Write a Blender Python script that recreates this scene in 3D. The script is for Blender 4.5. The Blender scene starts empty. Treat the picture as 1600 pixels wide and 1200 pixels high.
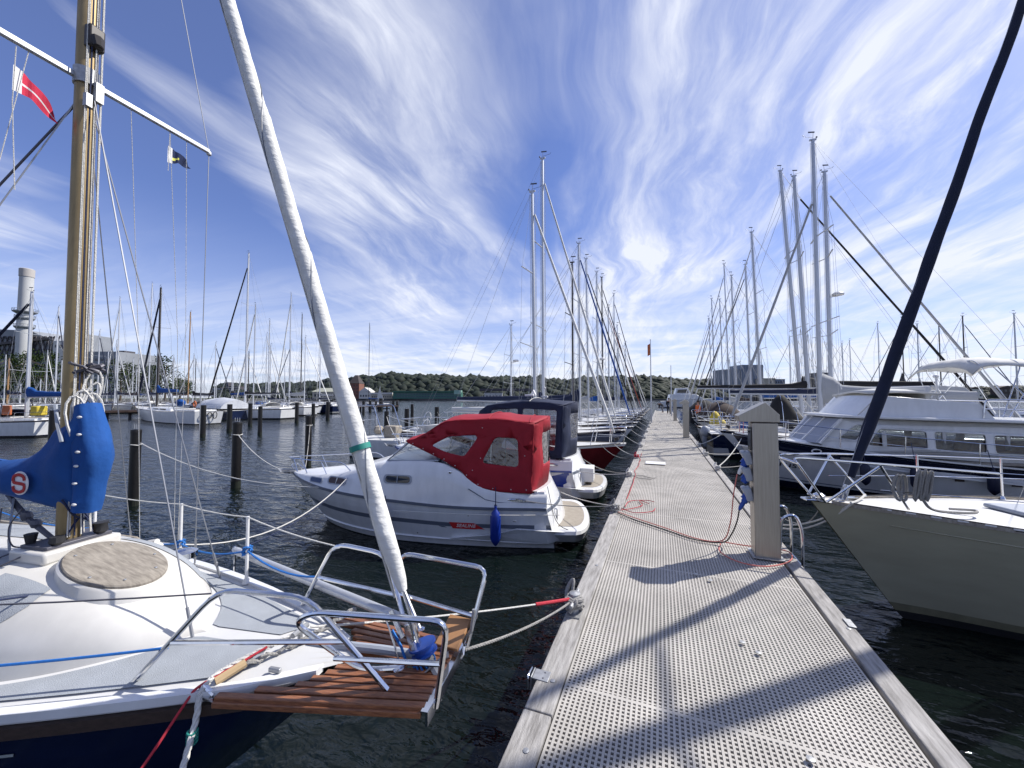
import bpy, math, random
import numpy as np
from math import sin, cos, radians, pi, sqrt, atan2, hypot
from mathutils import Vector, Matrix, noise
random.seed(7)
EXPO = 0.34
SKYOFF = 8.1
WARP = 0.6
SC = bpy.context.scene
COL = SC.collection
F_, TH, PH, EYE = 601.0, radians(21.1), radians(2.1), 2.45
CF = Vector((-sin(TH)*cos(PH), cos(TH)*cos(PH), sin(PH)))
CR = Vector((cos(TH), sin(TH), 0))
CU = CR.cross(CF)
CC = Vector((0, 0, EYE))
def D(px, zc, z):
    """ground position at a bearing and distance measured on site"""
    xc = (px-800)/F_*zc
    return Vector((xc*cos(TH)-zc*sin(TH), xc*sin(TH)+zc*cos(TH), z))

# ---------------------------------------------------------------- objects
def tag(o, label=None, cat=None, group=None, kind=None):
    if label: o['label'] = label
    if cat: o['category'] = cat
    if group: o['group'] = group
    if kind: o['kind'] = kind
    return o
def thing(name, label, cat, loc=(0,0,0), rot=0, group=None):
    o = bpy.data.objects.new(name, None)
    o.empty_display_size = .3
    COL.objects.link(o)
    o.location = loc; o.rotation_euler = (0, 0, rot)
    return tag(o, label, cat, group)
class Fr:
    def __init__(s, x, y, deg, z=0):
        s.o = Vector((x, y, z)); s.a = radians(deg)
        s.M = Matrix.Translation(s.o) @ Matrix.Rotation(s.a, 4, 'Z')
        s.I = s.M.inverted()
    def w(s, p): return s.M @ Vector(p)
    def l(s, p): return s.I @ Vector(p)
V = Vector
class MB:
    def __init__(s): s.v = []; s.f = []; s.m = []
    def add(s, vs, fs, m=0):
        b = len(s.v); s.v += [tuple(v) for v in vs]
        s.f += [tuple(b+i for i in f) for f in fs]; s.m += [m]*len(fs)
    def box(s, c, d, R=None, m=0):
        x, y, z = d[0]/2, d[1]/2, d[2]/2; c = V(c)
        vs = [V((i*x, j*y, k*z)) for k in (-1,1) for j in (-1,1) for i in (-1,1)]
        if R is not None: vs = [R @ v for v in vs]
        s.add([c+v for v in vs], [(0,2,3,1),(4,5,7,6),(0,1,5,4),(2,6,7,3),(0,4,6,2),(1,3,7,5)], m)
    def bar(s, p, q, w, h, m=0, up=(0,0,1)):
        p = V(p); q = V(q); d = (q-p).normalized()
        sd = d.cross(V(up))
        if sd.length < 1e-4: sd = d.cross(V((0,1,0)))
        sd.normalize(); u = sd.cross(d)
        vs = []
        for a in (p, q):
            for i, j in ((-1,-1),(1,-1),(1,1),(-1,1)): vs.append(a+sd*(i*w/2)+u*(j*h/2))
        s.add(vs, [(0,1,2,3),(7,6,5,4),(0,4,5,1),(1,5,6,2),(2,6,7,3),(3,7,4,0)], m)
    def tube(s, pts, r, n=6, closed=False, m=0, cap=True, mod=None, ry=None):
        pts = [V(p) for p in pts]; N = len(pts)
        rr = r if isinstance(r, (list, tuple)) else [r]*N
        t0 = (pts[1]-pts[0]).normalized()
        up = V((0,0,1)) if abs(t0.z) < .9 else V((1,0,0))
        nrm = t0.cross(up).normalized(); vs = []
        for i, p in enumerate(pts):
            if closed: t = pts[(i+1) % N]-pts[i-1]
            elif i == 0: t = pts[1]-p
            elif i == N-1: t = p-pts[i-1]
            else: t = (pts[i+1]-p).normalized()+(p-pts[i-1]).normalized()
            t = t.normalized() if t.length > 1e-9 else t0
            nrm = nrm - t*nrm.dot(t)
            nrm = nrm.normalized() if nrm.length > 1e-6 else t.orthogonal().normalized()
            b = t.cross(nrm)
            for k in range(n):
                a = 2*pi*k/n; R = rr[i]*(mod(i, a) if mod else 1)
                vs.append(p+nrm*(cos(a)*R)+b*(sin(a)*R*(ry or 1)))
        fs = []
        for i in range(N if closed else N-1):
            j = (i+1) % N
            for k in range(n):
                l = (k+1) % n
                fs.append((i*n+k, i*n+l, j*n+l, j*n+k))
        if cap and not closed:
            fs.append(tuple(range(n-1, -1, -1))); fs.append(tuple((N-1)*n+k for k in range(n)))
        s.add(vs, fs, m)
    def grid(s, rows, m=0, closed=False, flip=False):
        n = len(rows[0]); vs = [p for r in rows for p in r]; fs = []
        for i in range(len(rows)-1):
            for k in range(n if closed else n-1):
                l = (k+1) % n
                f = (i*n+k, i*n+l, (i+1)*n+l, (i+1)*n+k)
                fs.append(f[::-1] if flip else f)
        s.add(vs, fs, m)
    def poly(s, pts, m=0): s.add(pts, [tuple(range(len(pts)))], m)
    def prism(s, pts, vec, m=0):
        n = len(pts); a = [V(p) for p in pts]; b = [p+V(vec) for p in a]
        fs = [tuple(range(n))[::-1], tuple(n+i for i in range(n))]
        fs += [(i, (i+1) % n, n+(i+1) % n, n+i) for i in range(n)]
        s.add(a+b, fs, m)
    def lathe(s, prof, c=(0,0,0), n=16, m=0, sx=1, sy=1):
        c = V(c)
        rows = [[c+V((r*cos(2*pi*k/n)*sx, r*sin(2*pi*k/n)*sy, z)) for k in range(n)] for r, z in prof]
        s.grid(rows, m, closed=True)
        s.add(rows[0], [tuple(range(n))[::-1]], m); s.add(rows[-1], [tuple(range(n))], m)
    def ball(s, c, r, n=8, m=0, jit=0):
        c = V(c); r = (r, r, r) if not isinstance(r, (tuple, list)) else r
        rows = []
        for i in range(n//2+1):
            ph = pi*i/(n//2)
            rr = max(sin(ph), .02)
            rows.append([c+V((rr*cos(2*pi*k/n)*r[0], rr*sin(2*pi*k/n)*r[1], -cos(ph)*r[2]))*(1) + (noise.noise_vector(c*7+V((i, k % n, 1)))*jit if jit else V((0,0,0))) for k in range(n)])
        s.grid(rows, m, closed=True)
    def build(s, name, mat, parent=None, ang=35, label=None, bevel=0, smooth=True, loc=None):
        me = bpy.data.meshes.new(name); me.from_pydata(s.v, [], s.f)
        mats = mat if isinstance(mat, (list, tuple)) else [mat]
        for x in mats: me.materials.append(x)
        if len(mats) > 1: me.polygons.foreach_set('material_index', s.m)
        if smooth:
            me.polygons.foreach_set('use_smooth', [True]*len(me.polygons))
            me.set_sharp_from_angle(angle=radians(ang))
        me.update()
        o = bpy.data.objects.new(name, me); COL.objects.link(o)
        if parent is not None: o.parent = parent
        if loc is not None: o.location = loc
        if label: o['label'] = label
        if bevel:
            b = o.modifiers.new('b', 'BEVEL'); b.width = bevel; b.segments = 2; b.limit_method = 'ANGLE'; b.angle_limit = radians(50)
        return o
    def solo(s, name, mat, label, cat, group=None, kind=None, **k):
        # a thing made of one mesh: origin moved to its own base
        vs = np.array(s.v); c = vs.mean(0); c[2] = vs[:,2].min()
        s.v = [tuple(p) for p in (vs-c)]
        o = s.build(name, mat, None, loc=tuple(c), **k)
        return tag(o, label, cat, group, kind)

def rnd(pts, r, k=4):
    """round the corners of a polyline"""
    pts = [V(p) for p in pts]; out = [pts[0]]
    for i in range(1, len(pts)-1):
        a, p, b = pts[i-1], pts[i], pts[i+1]
        ra = min(r, (a-p).length*.45); rb = min(r, (b-p).length*.45)
        s = p+(a-p).normalized()*ra; e = p+(b-p).normalized()*rb
        for j in range(k+1):
            t = j/k; out.append(s*(1-t)**2+p*2*t*(1-t)+e*t*t)
    out.append(pts[-1]); return out
def catn(p, q, sag, n=12):
    p = V(p); q = V(q); return [p.lerp(q, i/n)-V((0,0,sag*4*(i/n)*(1-i/n))) for i in range(n+1)]
def spline(pts, k=6):
    pts = [V(p) for p in pts]; P = [pts[0]*2-pts[1]]+pts+[pts[-1]*2-pts[-2]]; out = []
    for i in range(1, len(P)-2):
        for j in range(k):
            t = j/k; a, b, c, d = P[i-1:i+3]
            out.append(.5*((2*b)+(c-a)*t+(2*a-5*b+4*c-d)*t*t+(3*b-a-3*c+d)*t**3))
    out.append(pts[-1]); return out
def lin(tab, x):
    if x <= tab[0][0]: return tab[0][1]
    for (a, b), (c, d) in zip(tab, tab[1:]):
        if x <= c: return b+(d-b)*(x-a)/(c-a)
    return tab[-1][1]
def smo(tab, x):
    """smooth interpolation (Catmull-Rom) of a table"""
    n = len(tab)
    if x <= tab[0][0]: return tab[0][1]
    if x >= tab[-1][0]: return tab[-1][1]
    for i in range(n-1):
        if x <= tab[i+1][0]:
            x0, y0 = tab[i]; x1, y1 = tab[i+1]; h = x1-x0; t = (x-x0)/h
            m0 = (y1-tab[i-1][1])/(x1-tab[i-1][0])*h if i > 0 else (y1-y0)
            m1 = (tab[i+2][1]-y0)/(tab[i+2][0]-x0)*h if i < n-2 else (y1-y0)
            return (2*t**3-3*t*t+1)*y0+(t**3-2*t*t+t)*m0+(-2*t**3+3*t*t)*y1+(t**3-t*t)*m1

# ---------------------------------------------------------------- materials
MATS = {}
def mat(name, col, rough=.5, metal=0, nz=0, ns=8, bump=0, bs=40, coat=0, col2=None, stretch=None, trans=0, ior=1.45, spec=.5, alpha=1, sub=0):
    if name in MATS: return MATS[name]
    m = bpy.data.materials.new(name); m.use_nodes = True
    N = m.node_tree.nodes; L = m.node_tree.links; b = N['Principled BSDF']
    b.inputs['Base Color'].default_value = (*col, 1); b.inputs['Roughness'].default_value = rough
    b.inputs['Metallic'].default_value = metal; b.inputs['Coat Weight'].default_value = coat
    b.inputs['IOR'].default_value = ior; b.inputs['Transmission Weight'].default_value = trans
    b.inputs['Specular IOR Level'].default_value = spec; b.inputs['Alpha'].default_value = alpha
    tc = N.new('ShaderNodeTexCoord'); mp = N.new('ShaderNodeMapping'); L.new(tc.outputs['Object'], mp.inputs[0])
    if stretch: mp.inputs['Scale'].default_value = stretch
    if nz or col2:
        n = N.new('ShaderNodeTexNoise'); n.inputs['Scale'].default_value = ns; n.inputs['Detail'].default_value = 6; n.inputs['Roughness'].default_value = .6
        L.new(mp.outputs[0], n.inputs['Vector'])
        r = N.new('ShaderNodeValToRGB'); L.new(n.outputs[0], r.inputs[0])
        c2 = col2 or tuple(c*(1-nz) for c in col)
        r.color_ramp.elements[0].position = .32; r.color_ramp.elements[1].position = .68
        r.color_ramp.elements[0].color = (*c2, 1); r.color_ramp.elements[1].color = (*col, 1)
        L.new(r.outputs[0], b.inputs['Base Color'])
    if bump:
        n2 = N.new('ShaderNodeTexNoise'); n2.inputs['Scale'].default_value = bs; n2.inputs['Detail'].default_value = 4
        L.new(mp.outputs[0], n2.inputs['Vector'])
        bp = N.new('ShaderNodeBump'); bp.inputs['Strength'].default_value = bump; bp.inputs['Distance'].default_value = .01
        L.new(n2.outputs[0], bp.inputs['Height']); L.new(bp.outputs[0], b.inputs['Normal'])
    MATS[name] = m; return m
gel = mat('gelcoat_white', (.72,.73,.735), .22, nz=.13, ns=3.2, coat=.3, stretch=(1.6,1.6,.5))
gelw = mat('gelcoat_cream', (.63,.615,.575), .34, nz=.16, ns=4, coat=.2)
deckw = mat('deck_white', (.60,.60,.59), .45, nz=.12, ns=3, bump=.05, bs=200)
nonskid = mat('nonskid_grey', (.33,.355,.385), .8, nz=.16, ns=6, bump=.5, bs=300)
navy = mat('hull_navy', (.008,.016,.055), .16, nz=.3, ns=2, coat=.4)
navy2 = mat('navy_band', (.006,.009,.028), .2, coat=.3, nz=.3, ns=3)
blueh = mat('hull_blue', (.02,.05,.30), .25, coat=.3, nz=.2, ns=3)
redh = mat('hull_dark_red', (.13,.012,.016), .25, coat=.3, nz=.3, ns=3)
oliv = mat('hull_olive_grey', (.37,.355,.26), .2, nz=.16, ns=1.6, coat=.5, stretch=(.6,1,2.2), bump=.05, bs=3)
olivd = mat('hull_olive_stained', (.20,.19,.125), .5, nz=.45, ns=5, stretch=(1,1,.3))
greyh = mat('hull_grey_blue', (.15,.17,.22), .25, coat=.3, nz=.15, ns=2)
blk = mat('black_antifoul', (.012,.013,.015), .6, nz=.4, ns=9)
algae = mat('algae', (.012,.018,.010), .8, nz=.5, ns=18)
strake = mat('brown_strake', (.055,.035,.028), .55, nz=.4, ns=12, stretch=(1,6,6), bump=.2, bs=60)
greyst = mat('grey_stripe', (.13,.15,.19), .35, nz=.1)
palest = mat('pale_stripe', (.42,.47,.47), .4, nz=.1)
teak = mat('teak_varnished', (.33,.135,.06), .38, nz=.45, ns=9, stretch=(1.2,14,14), coat=.2, col2=(.14,.052,.026), bump=.25, bs=60)
teakg = mat('teak_weathered', (.36,.33,.28), .8, ns=6, stretch=(2,16,4), col2=(.22,.19,.155), bump=.3, bs=50)
plyw = mat('ply_hatch_grey', (.31,.28,.235), .8, ns=6, stretch=(2.0,9,1), col2=(.15,.132,.11), bump=.2, bs=60)
woodb = mat('beam_grey_wood', (.43,.415,.395), .85, ns=3, stretch=(14,1.4,6), col2=(.20,.19,.178), bump=.6, bs=26)
woodm = mat('mast_wood', (.34,.20,.09), .45, nz=.3, ns=5, stretch=(8,8,.6), coat=.1)
goldm = mat('mast_anodised_gold', (.36,.27,.14), .45, metal=.65, nz=.25, ns=6, stretch=(3,3,.8))
alu = mat('mast_aluminium', (.55,.57,.60), .42, metal=.55, nz=.12, ns=5, stretch=(3,3,.3))
alud = mat('mast_dark', (.035,.03,.028), .4, metal=.1, nz=.2, ns=4)
chrome = mat('stainless_rail', (.72,.73,.75), .13, metal=1, nz=.1, ns=30)
steelb = mat('stainless_brushed', (.40,.375,.33), .38, metal=.8, ns=5, stretch=(30,30,.8), col2=(.32,.30,.262), bump=.1, bs=70)
galv = mat('galvanised', (.45,.46,.47), .5, metal=.7, nz=.3, ns=30)
wire = mat('wire', (.30,.31,.33), .4, metal=.6)
wired = mat('wire_dark', (.10,.10,.12), .5, metal=.3)
ropew = mat('rope_white', (.66,.65,.61), .9, nz=.2, ns=80, bump=.6, bs=160)
ropeg = mat('rope_grey', (.36,.35,.33), .95, nz=.35, ns=70, bump=.8, bs=140)
ropenb = mat('rope_navy', (.02,.03,.08), .85, nz=.3, ns=60)
ropeb = mat('rope_blue', (.02,.16,.50), .8, nz=.25, ns=60)
roper = mat('rope_red', (.50,.03,.05), .8, nz=.35, ns=60)
cabr = mat('cable_red', (.55,.16,.13), .55)
cabk = mat('cable_black', (.012,.012,.014), .5)
sailw = mat('sail_white', (.72,.72,.69), .75, nz=.16, ns=5, stretch=(1,1,2), bump=.9, bs=16)
sailn = mat('sail_uv_navy', (.010,.016,.042), .85, nz=.3, ns=4, bump=.5, bs=20)
sailg = mat('cover_grey', (.40,.41,.42), .85, nz=.15, ns=3, bump=.4, bs=14)
canb = mat('cover_blue', (.006,.075,.30), .85, nz=.3, ns=4, bump=.9, bs=9)
cann = mat('cover_navy', (.012,.02,.055), .8, nz=.3, ns=4, bump=.4, bs=14)
canbk = mat('cover_black', (.015,.015,.017), .8, nz=.3, ns=4, bump=.3, bs=14)
canr = mat('canvas_red', (.29,.003,.014), .72, nz=.16, ns=4, bump=.6, bs=9)
canw = mat('canvas_white', (.62,.62,.60), .85, nz=.15, ns=3, bump=.6, bs=10)
canbr = mat('cover_brown', (.05,.035,.032), .85, nz=.3)
canor = mat('canvas_orange', (.50,.14,.05), .7, nz=.2)
canye = mat('canvas_yellow', (.55,.42,.04), .7, nz=.2)
fendb = mat('fender_blue', (.006,.03,.26), .35, nz=.15)
fendn = mat('fender_navy', (.008,.012,.04), .5, nz=.2)
rubber = mat('rubber_dark', (.02,.02,.022), .6)
plasg = mat('plastic_grey', (.33,.36,.41), .45, nz=.08)
plasb = mat('plastic_blue', (.01,.055,.30), .4)
plasw = mat('plastic_white', (.70,.70,.69), .4, nz=.05)
dglass = mat('window_dark', (.02,.022,.025), .06, spec=.8)
grating = mat('grp_grating', (.49,.465,.425), .75, nz=.30, ns=1.6, bump=.2, bs=220)
floatm = mat('pontoon_concrete', (.05,.05,.05), .9, nz=.3)
pilem = mat('pile_dark', (.0045,.0043,.0045), .45, ns=5, stretch=(1,1,.4), col2=(.009,.008,.0075), bump=.4, bs=20)
skin = mat('skin', (.48,.27,.19), .6)
clothk = mat('cloth_black', (.015,.015,.02), .9); clothg = mat('cloth_grey', (.16,.16,.17), .9)
clotho = mat('cloth_orange', (.75,.16,.04), .8); hairm = mat('hair_brown', (.05,.03,.02), .8)
seatm = mat('seat_vinyl', (.22,.25,.30), .6, nz=.1); wred = mat('paint_red', (.55,.03,.03), .4); wht = mat('paint_white', (.8,.8,.8), .5)
green = mat('green_tape', (.02,.22,.18), .6)
def vinyl(name, col, a, rough=.08):
    if name in MATS: return MATS[name]
    m = bpy.data.materials.new(name); m.use_nodes = True; N = m.node_tree.nodes; L = m.node_tree.links
    N.remove(N['Principled BSDF']); o = N['Material Output']
    t = N.new('ShaderNodeBsdfTransparent'); t.inputs[0].default_value = (*col, 1)
    g = N.new('ShaderNodeBsdfGlossy'); g.inputs['Roughness'].default_value = rough
    fz = N.new('ShaderNodeFresnel'); fz.inputs[0].default_value = 1.5
    ad = N.new('ShaderNodeMath'); ad.operation = 'ADD'; ad.inputs[1].default_value = a; L.new(fz.outputs[0], ad.inputs[0])
    tc = N.new('ShaderNodeTexCoord'); n = N.new('ShaderNodeTexNoise'); n.inputs['Scale'].default_value = 9; n.inputs['Distortion'].default_value = 1.2
    L.new(tc.outputs['Object'], n.inputs[0]); bp = N.new('ShaderNodeBump'); bp.inputs['Strength'].default_value = .5; bp.inputs['Distance'].default_value = .02
    L.new(n.outputs[0], bp.inputs['Height']); L.new(bp.outputs[0], g.inputs['Normal'])
    mx = N.new('ShaderNodeMixShader'); L.new(ad.outputs[0], mx.inputs[0]); L.new(t.outputs[0], mx.inputs[1]); L.new(g.outputs[0], mx.inputs[2])
    L.new(mx.outputs[0], o.inputs[0]); MATS[name] = m; return m
vin = vinyl('clear_vinyl', (.50,.53,.56), .09, .12)
glass = vinyl('tinted_glass', (.35,.38,.40), .04, .02)

def panel(name, outline, holes, mp, mat_, parent, th=.006, res=0, label=None):
    """flat cloth or shell with openings, laid on a curved surface by mp(a, b) -> point"""
    cu = bpy.data.curves.new(name, 'CURVE'); cu.dimensions = '2D'; cu.fill_mode = 'BOTH'; cu.extrude = 0
    for pl_ in [outline]+holes:
        sp = cu.splines.new('POLY'); sp.points.add(len(pl_)-1)
        for i, (a, b) in enumerate(pl_): sp.points[i].co = (a, b, 0, 1)
        sp.use_cyclic_u = True
    ob = bpy.data.objects.new(name, cu); COL.objects.link(ob)
    dg = bpy.context.evaluated_depsgraph_get(); me = bpy.data.meshes.new_from_object(ob.evaluated_get(dg))
    bpy.data.objects.remove(ob)
    import bmesh
    bm = bmesh.new(); bm.from_mesh(me)
    bmesh.ops.remove_doubles(bm, verts=bm.verts, dist=1e-4)
    for _ in range(res): bmesh.ops.subdivide_edges(bm, edges=[e for e in bm.edges if e.calc_length() > .10], cuts=1, use_grid_fill=False)
    bmesh.ops.triangulate(bm, faces=bm.faces)
    for v in bm.verts: v.co = V(mp(v.co.x, v.co.y))
    if res:
        for f in bm.faces: f.smooth = True
    bm.to_mesh(me); bm.free(); me.materials.clear(); me.materials.append(mat_)
    o = bpy.data.objects.new(name, me); COL.objects.link(o); o.parent = parent
    if th:
        s = o.modifiers.new('s', 'SOLIDIFY'); s.thickness = th; s.offset = 0
    if label: o['label'] = label
    return o
def rpoly(pts, r=.05, k=3):
    """closed polygon with rounded corners"""
    n = len(pts); out = []
    for i in range(n):
        a, p, b = V((*pts[i-1], 0)), V((*pts[i], 0)), V((*pts[(i+1) % n], 0))
        ra = min(r, (a-p).length*.45); rb = min(r, (b-p).length*.45)
        s = p+(a-p).normalized()*ra; e = p+(b-p).normalized()*rb
        for j in range(k+1):
            t = j/k; q = s*(1-t)**2+p*2*t*(1-t)+e*t*t; out.append((q.x, q.y))
    return out
def text(body, size, M, mat_, parent, name, ext=.002, shear=0, sx=1):
    cu = bpy.data.curves.new(name, 'FONT'); cu.body = body; cu.size = size; cu.extrude = ext; cu.shear = shear; cu.align_x = 'CENTER'; cu.align_y = 'CENTER'
    ob = bpy.data.objects.new(name, cu); COL.objects.link(ob)
    dg = bpy.context.evaluated_depsgraph_get(); me = bpy.data.meshes.new_from_object(ob.evaluated_get(dg))
    bpy.data.objects.remove(ob); me.transform(M @ Matrix.Diagonal((sx, 1, 1, 1))); me.materials.clear(); me.materials.append(mat_)
    o = bpy.data.objects.new(name, me); COL.objects.link(o); o.parent = parent; return o
def basis(o, ex, ey):
    ex = V(ex).normalized(); ey = V(ey).normalized(); ez = ex.cross(ey)
    m = Matrix.Identity(4)
    for i in range(3): m[i][0] = ex[i]; m[i][1] = ey[i]; m[i][2] = ez[i]; m[i][3] = o[i]
    return m

# ---------------------------------------------------------------- hulls
class Hull:
    """beam, sheer: tables of (x, half beam) and (x, height) from stern (low x) to bow (high x)"""
    def __init__(s, beam, sheer, rake=.9, srake=0, flare=(.10,.7), nx=28, zb=-.35, full=2.2):
        s.beam, s.sheer, s.rake, s.srake, s.flare, s.nx, s.zb, s.full = beam, sheer, rake, srake, flare, nx, zb, full
        s.x0, s.x1 = beam[0][0], beam[-1][0]
    def b(s, x): return max(smo(s.beam, x), .012)
    def zs(s, x): return smo(s.sheer, x)
    def pt(s, t, k, side, off=0):
        """t 0..1 along, k 0 at the sheer .. 1 at the waterline .. above 1 below it"""
        x = s.x0+(s.x1-s.x0)*t; b = s.b(x); zs = s.zs(x)
        z = zs*(1-k) if k <= 1 else s.zb*(k-1)/.5
        fl = s.flare[0]+(s.flare[1]-s.flare[0])*t**3
        w = b*(1-fl*max(0, min(k, 1))**1.4)
        if k > 1: w *= max(0, 1-min(1, (k-1)/.5)**s.full)
        xx = x-s.rake*max(0, t)**5*min(k, 1.3)+s.srake*max(0, 1-t)**8*k
        return V((xx, side*(w+off), z))
    def deckz(s, x, y, cam=.035):
        b = s.b(x); return s.zs(x)+cam*(1-min(1, (y/b)**2))
    def shell(s, parent, mats, ks, name='hull', transom=True):
        """mats[i] fills the strip between ks[i] and ks[i+1]"""
        mb = MB(); n = s.nx
        ts = [1-(1-i/n)**1.35 for i in range(n+1)]
        kk = []; mi = []
        for i in range(len(ks)-1):
            c = max(1, int((ks[i+1]-ks[i])/.13+.5))
            for j in range(c): kk.append(ks[i]+(ks[i+1]-ks[i])*j/c); mi.append(i)
        kk.append(ks[-1])
        for sd in (1, -1):
            for a in range(len(kk)-1):
                rows = [[s.pt(t, k, sd) for t in ts] for k in (kk[a], kk[a+1])]
                mb.grid(rows, mi[a], flip=(sd == -1))
        if transom:
            L = [s.pt(0, k, 1) for k in kk]; R = [s.pt(0, k, -1) for k in kk]
            for a in range(len(kk)-1): mb.add([L[a], L[a+1], R[a+1], R[a]], [(0,1,2,3)], mi[a])
        return mb.build(name, mats, parent, ang=50)
    def deck(s, parent, m, name='deck', inset=.0, dz=0, x0=None, x1=None, cam=.035, ny=8, label=None):
        x0 = s.x0 if x0 is None else x0; x1 = s.x1 if x1 is None else x1
        rows = []
        for i in range(31):
            x = x0+(x1-x0)*i/30; b = max(s.b(x)-inset, .004)
            rows.append([V((x, b*(2*j/ny-1), s.zs(x)+dz+cam*(1-(2*j/ny-1)**2))) for j in range(ny+1)])
        mb = MB(); mb.grid(rows, flip=True); return mb.build(name, m, parent, ang=60, label=label)
    def rail(s, mb, x0, x1, off, w, h, dz=0, n=24):
        """band following the sheer, outside the hull by off"""
        for sd in (1, -1):
            pts = [V((x0+(x1-x0)*i/n, 0, 0)) for i in range(n+1)]
            rows = []
            for p in pts:
                b = s.b(p.x)+off; z = s.zs(p.x)+dz
                rows.append([V((p.x, sd*b, z)), V((p.x, sd*(b-w), z)), V((p.x, sd*(b-w), z-h)), V((p.x, sd*b, z-h))])
            mb.grid(rows, closed=True, flip=(sd == 1))
            mb.poly(rows[0]); mb.poly(rows[-1][::-1])
def loft_cabin(mb, xs, w, z0, h, ny=12, p=4, q=.5, m=0, zfun=None):
    rows = []
    for x in xs:
        r = []
        for j in range(ny+1):
            a = 2*j/ny-1; a = (abs(a)**.7)*(1 if a >= 0 else -1)
            r.append(V((x, a*w(x), z0(x)+h(x)*max(0, 1-abs(a)**p)**q)))
        rows.append(r)
    mb.grid(rows, m, flip=True)

glassc = vinyl('clear_glass', (.78,.80,.80), .05, .02)
# ================================================================ camera, light, sky
cam = bpy.data.cameras.new('camera'); co = bpy.data.objects.new('camera', cam); COL.objects.link(co); SC.camera = co
cam.sensor_fit = 'HORIZONTAL'; cam.sensor_width = 36; cam.lens = 36*F_/1600; cam.clip_start = .05; cam.clip_end = 12000
R_ = Matrix.Identity(3)
for i in range(3): R_[i][0] = CR[i]; R_[i][1] = CU[i]; R_[i][2] = -CF[i]
co.matrix_world = Matrix.Translation(CC) @ R_.to_4x4()
SUN_AZ, SUN_EL = radians(50.5), radians(47)      # azimuth from +Y towards +X
sd = V((sin(SUN_AZ)*cos(SUN_EL), cos(SUN_AZ)*cos(SUN_EL), sin(SUN_EL)))
sl = bpy.data.lights.new('sun', 'SUN'); sl.energy = 5.0; sl.angle = radians(.55); sl.color = (1, .955, .89)
so = bpy.data.objects.new('sun', sl); COL.objects.link(so); so.rotation_euler = sd.to_track_quat('Z', 'Y').to_euler(); so.location = sd*60
W = bpy.data.worlds.new('World'); SC.world = W; W.use_nodes = True
N = W.node_tree.nodes; L = W.node_tree.links; bg = N['Background']
sky = N.new('ShaderNodeTexSky'); sky.sky_type = 'NISHITA'; sky.sun_disc = False; sky.sun_elevation = SUN_EL; sky.sun_rotation = SUN_AZ
sky.altitude = 0; sky.air_density = 1.0; sky.dust_density = .35; sky.ozone_density = 2.2
tc = N.new('ShaderNodeTexCoord'); sp = N.new('ShaderNodeSeparateXYZ'); L.new(tc.outputs['Generated'], sp.inputs[0])
def math_(op, a, b=None, c=None):
    n = N.new('ShaderNodeMath'); n.operation = op
    for i, x in enumerate((a, b, c)):
        if x is None: continue
        if isinstance(x, (int, float)): n.inputs[i].default_value = x
        else: L.new(x, n.inputs[i])
    return n.outputs[0]
zc_ = math_('ADD', math_('MAXIMUM', sp.outputs[2], 0), .10)
cb = N.new('ShaderNodeCombineXYZ')
L.new(math_('DIVIDE', sp.outputs[0], zc_), cb.inputs[0]); L.new(math_('DIVIDE', sp.outputs[1], zc_), cb.inputs[1])
mp0 = N.new('ShaderNodeMapping'); mp0.inputs['Rotation'].default_value = (0, 0, radians(-6)); L.new(cb.outputs[0], mp0.inputs[0])
wn_ = N.new('ShaderNodeTexNoise'); wn_.inputs['Scale'].default_value = .9; wn_.inputs['Detail'].default_value = 3; L.new(mp0.outputs[0], wn_.inputs[0])
vs_ = N.new('ShaderNodeVectorMath'); vs_.operation = 'SUBTRACT'; L.new(wn_.outputs['Color'], vs_.inputs[0]); vs_.inputs[1].default_value = (.5,.5,.5)
vm_ = N.new('ShaderNodeVectorMath'); vm_.operation = 'MULTIPLY_ADD'; L.new(vs_.outputs[0], vm_.inputs[0]); vm_.inputs[1].default_value = (WARP,WARP,0); L.new(mp0.outputs[0], vm_.inputs[2])
def noise_(scale, sx, sy, det, dist, rough=.6, off=0, rot=0, warp=True):
    m = N.new('ShaderNodeMapping'); m.inputs['Scale'].default_value = (sx, sy, 1); m.inputs['Location'].default_value = (off, off*.7, off); m.inputs['Rotation'].default_value = (0, 0, rot); L.new((vm_ if warp else mp0).outputs[0], m.inputs[0])
    n = N.new('ShaderNodeTexNoise'); n.inputs['Scale'].default_value = scale; n.inputs['Detail'].default_value = det
    n.inputs['Distortion'].default_value = dist; n.inputs['Roughness'].default_value = rough; L.new(m.outputs[0], n.inputs[0]); return n.outputs[0]
def ramp_(x, a, b):
    n = N.new('ShaderNodeMapRange'); n.interpolation_type = 'SMOOTHSTEP'; n.inputs[1].default_value = a; n.inputs[2].default_value = b; L.new(x, n.inputs[0]); return n.outputs[0]
patch = noise_(1.1, 1.0, .5, 4, .2, .52, SKYOFF)
patch2 = noise_(2.4, 1.0, .36, 6, .5, .55, 5.2, radians(-14))
streak = noise_(4.2, 1.0, .19, 9, .3, .60, 3.1, radians(3))
fine = noise_(10, 1.2, .30, 9, .25, .66, 8.4, radians(9))
soft = math_('ADD', math_('MULTIPLY', ramp_(patch, .42, .70), .55), math_('MULTIPLY', ramp_(patch2, .42, .72), .34))
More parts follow.
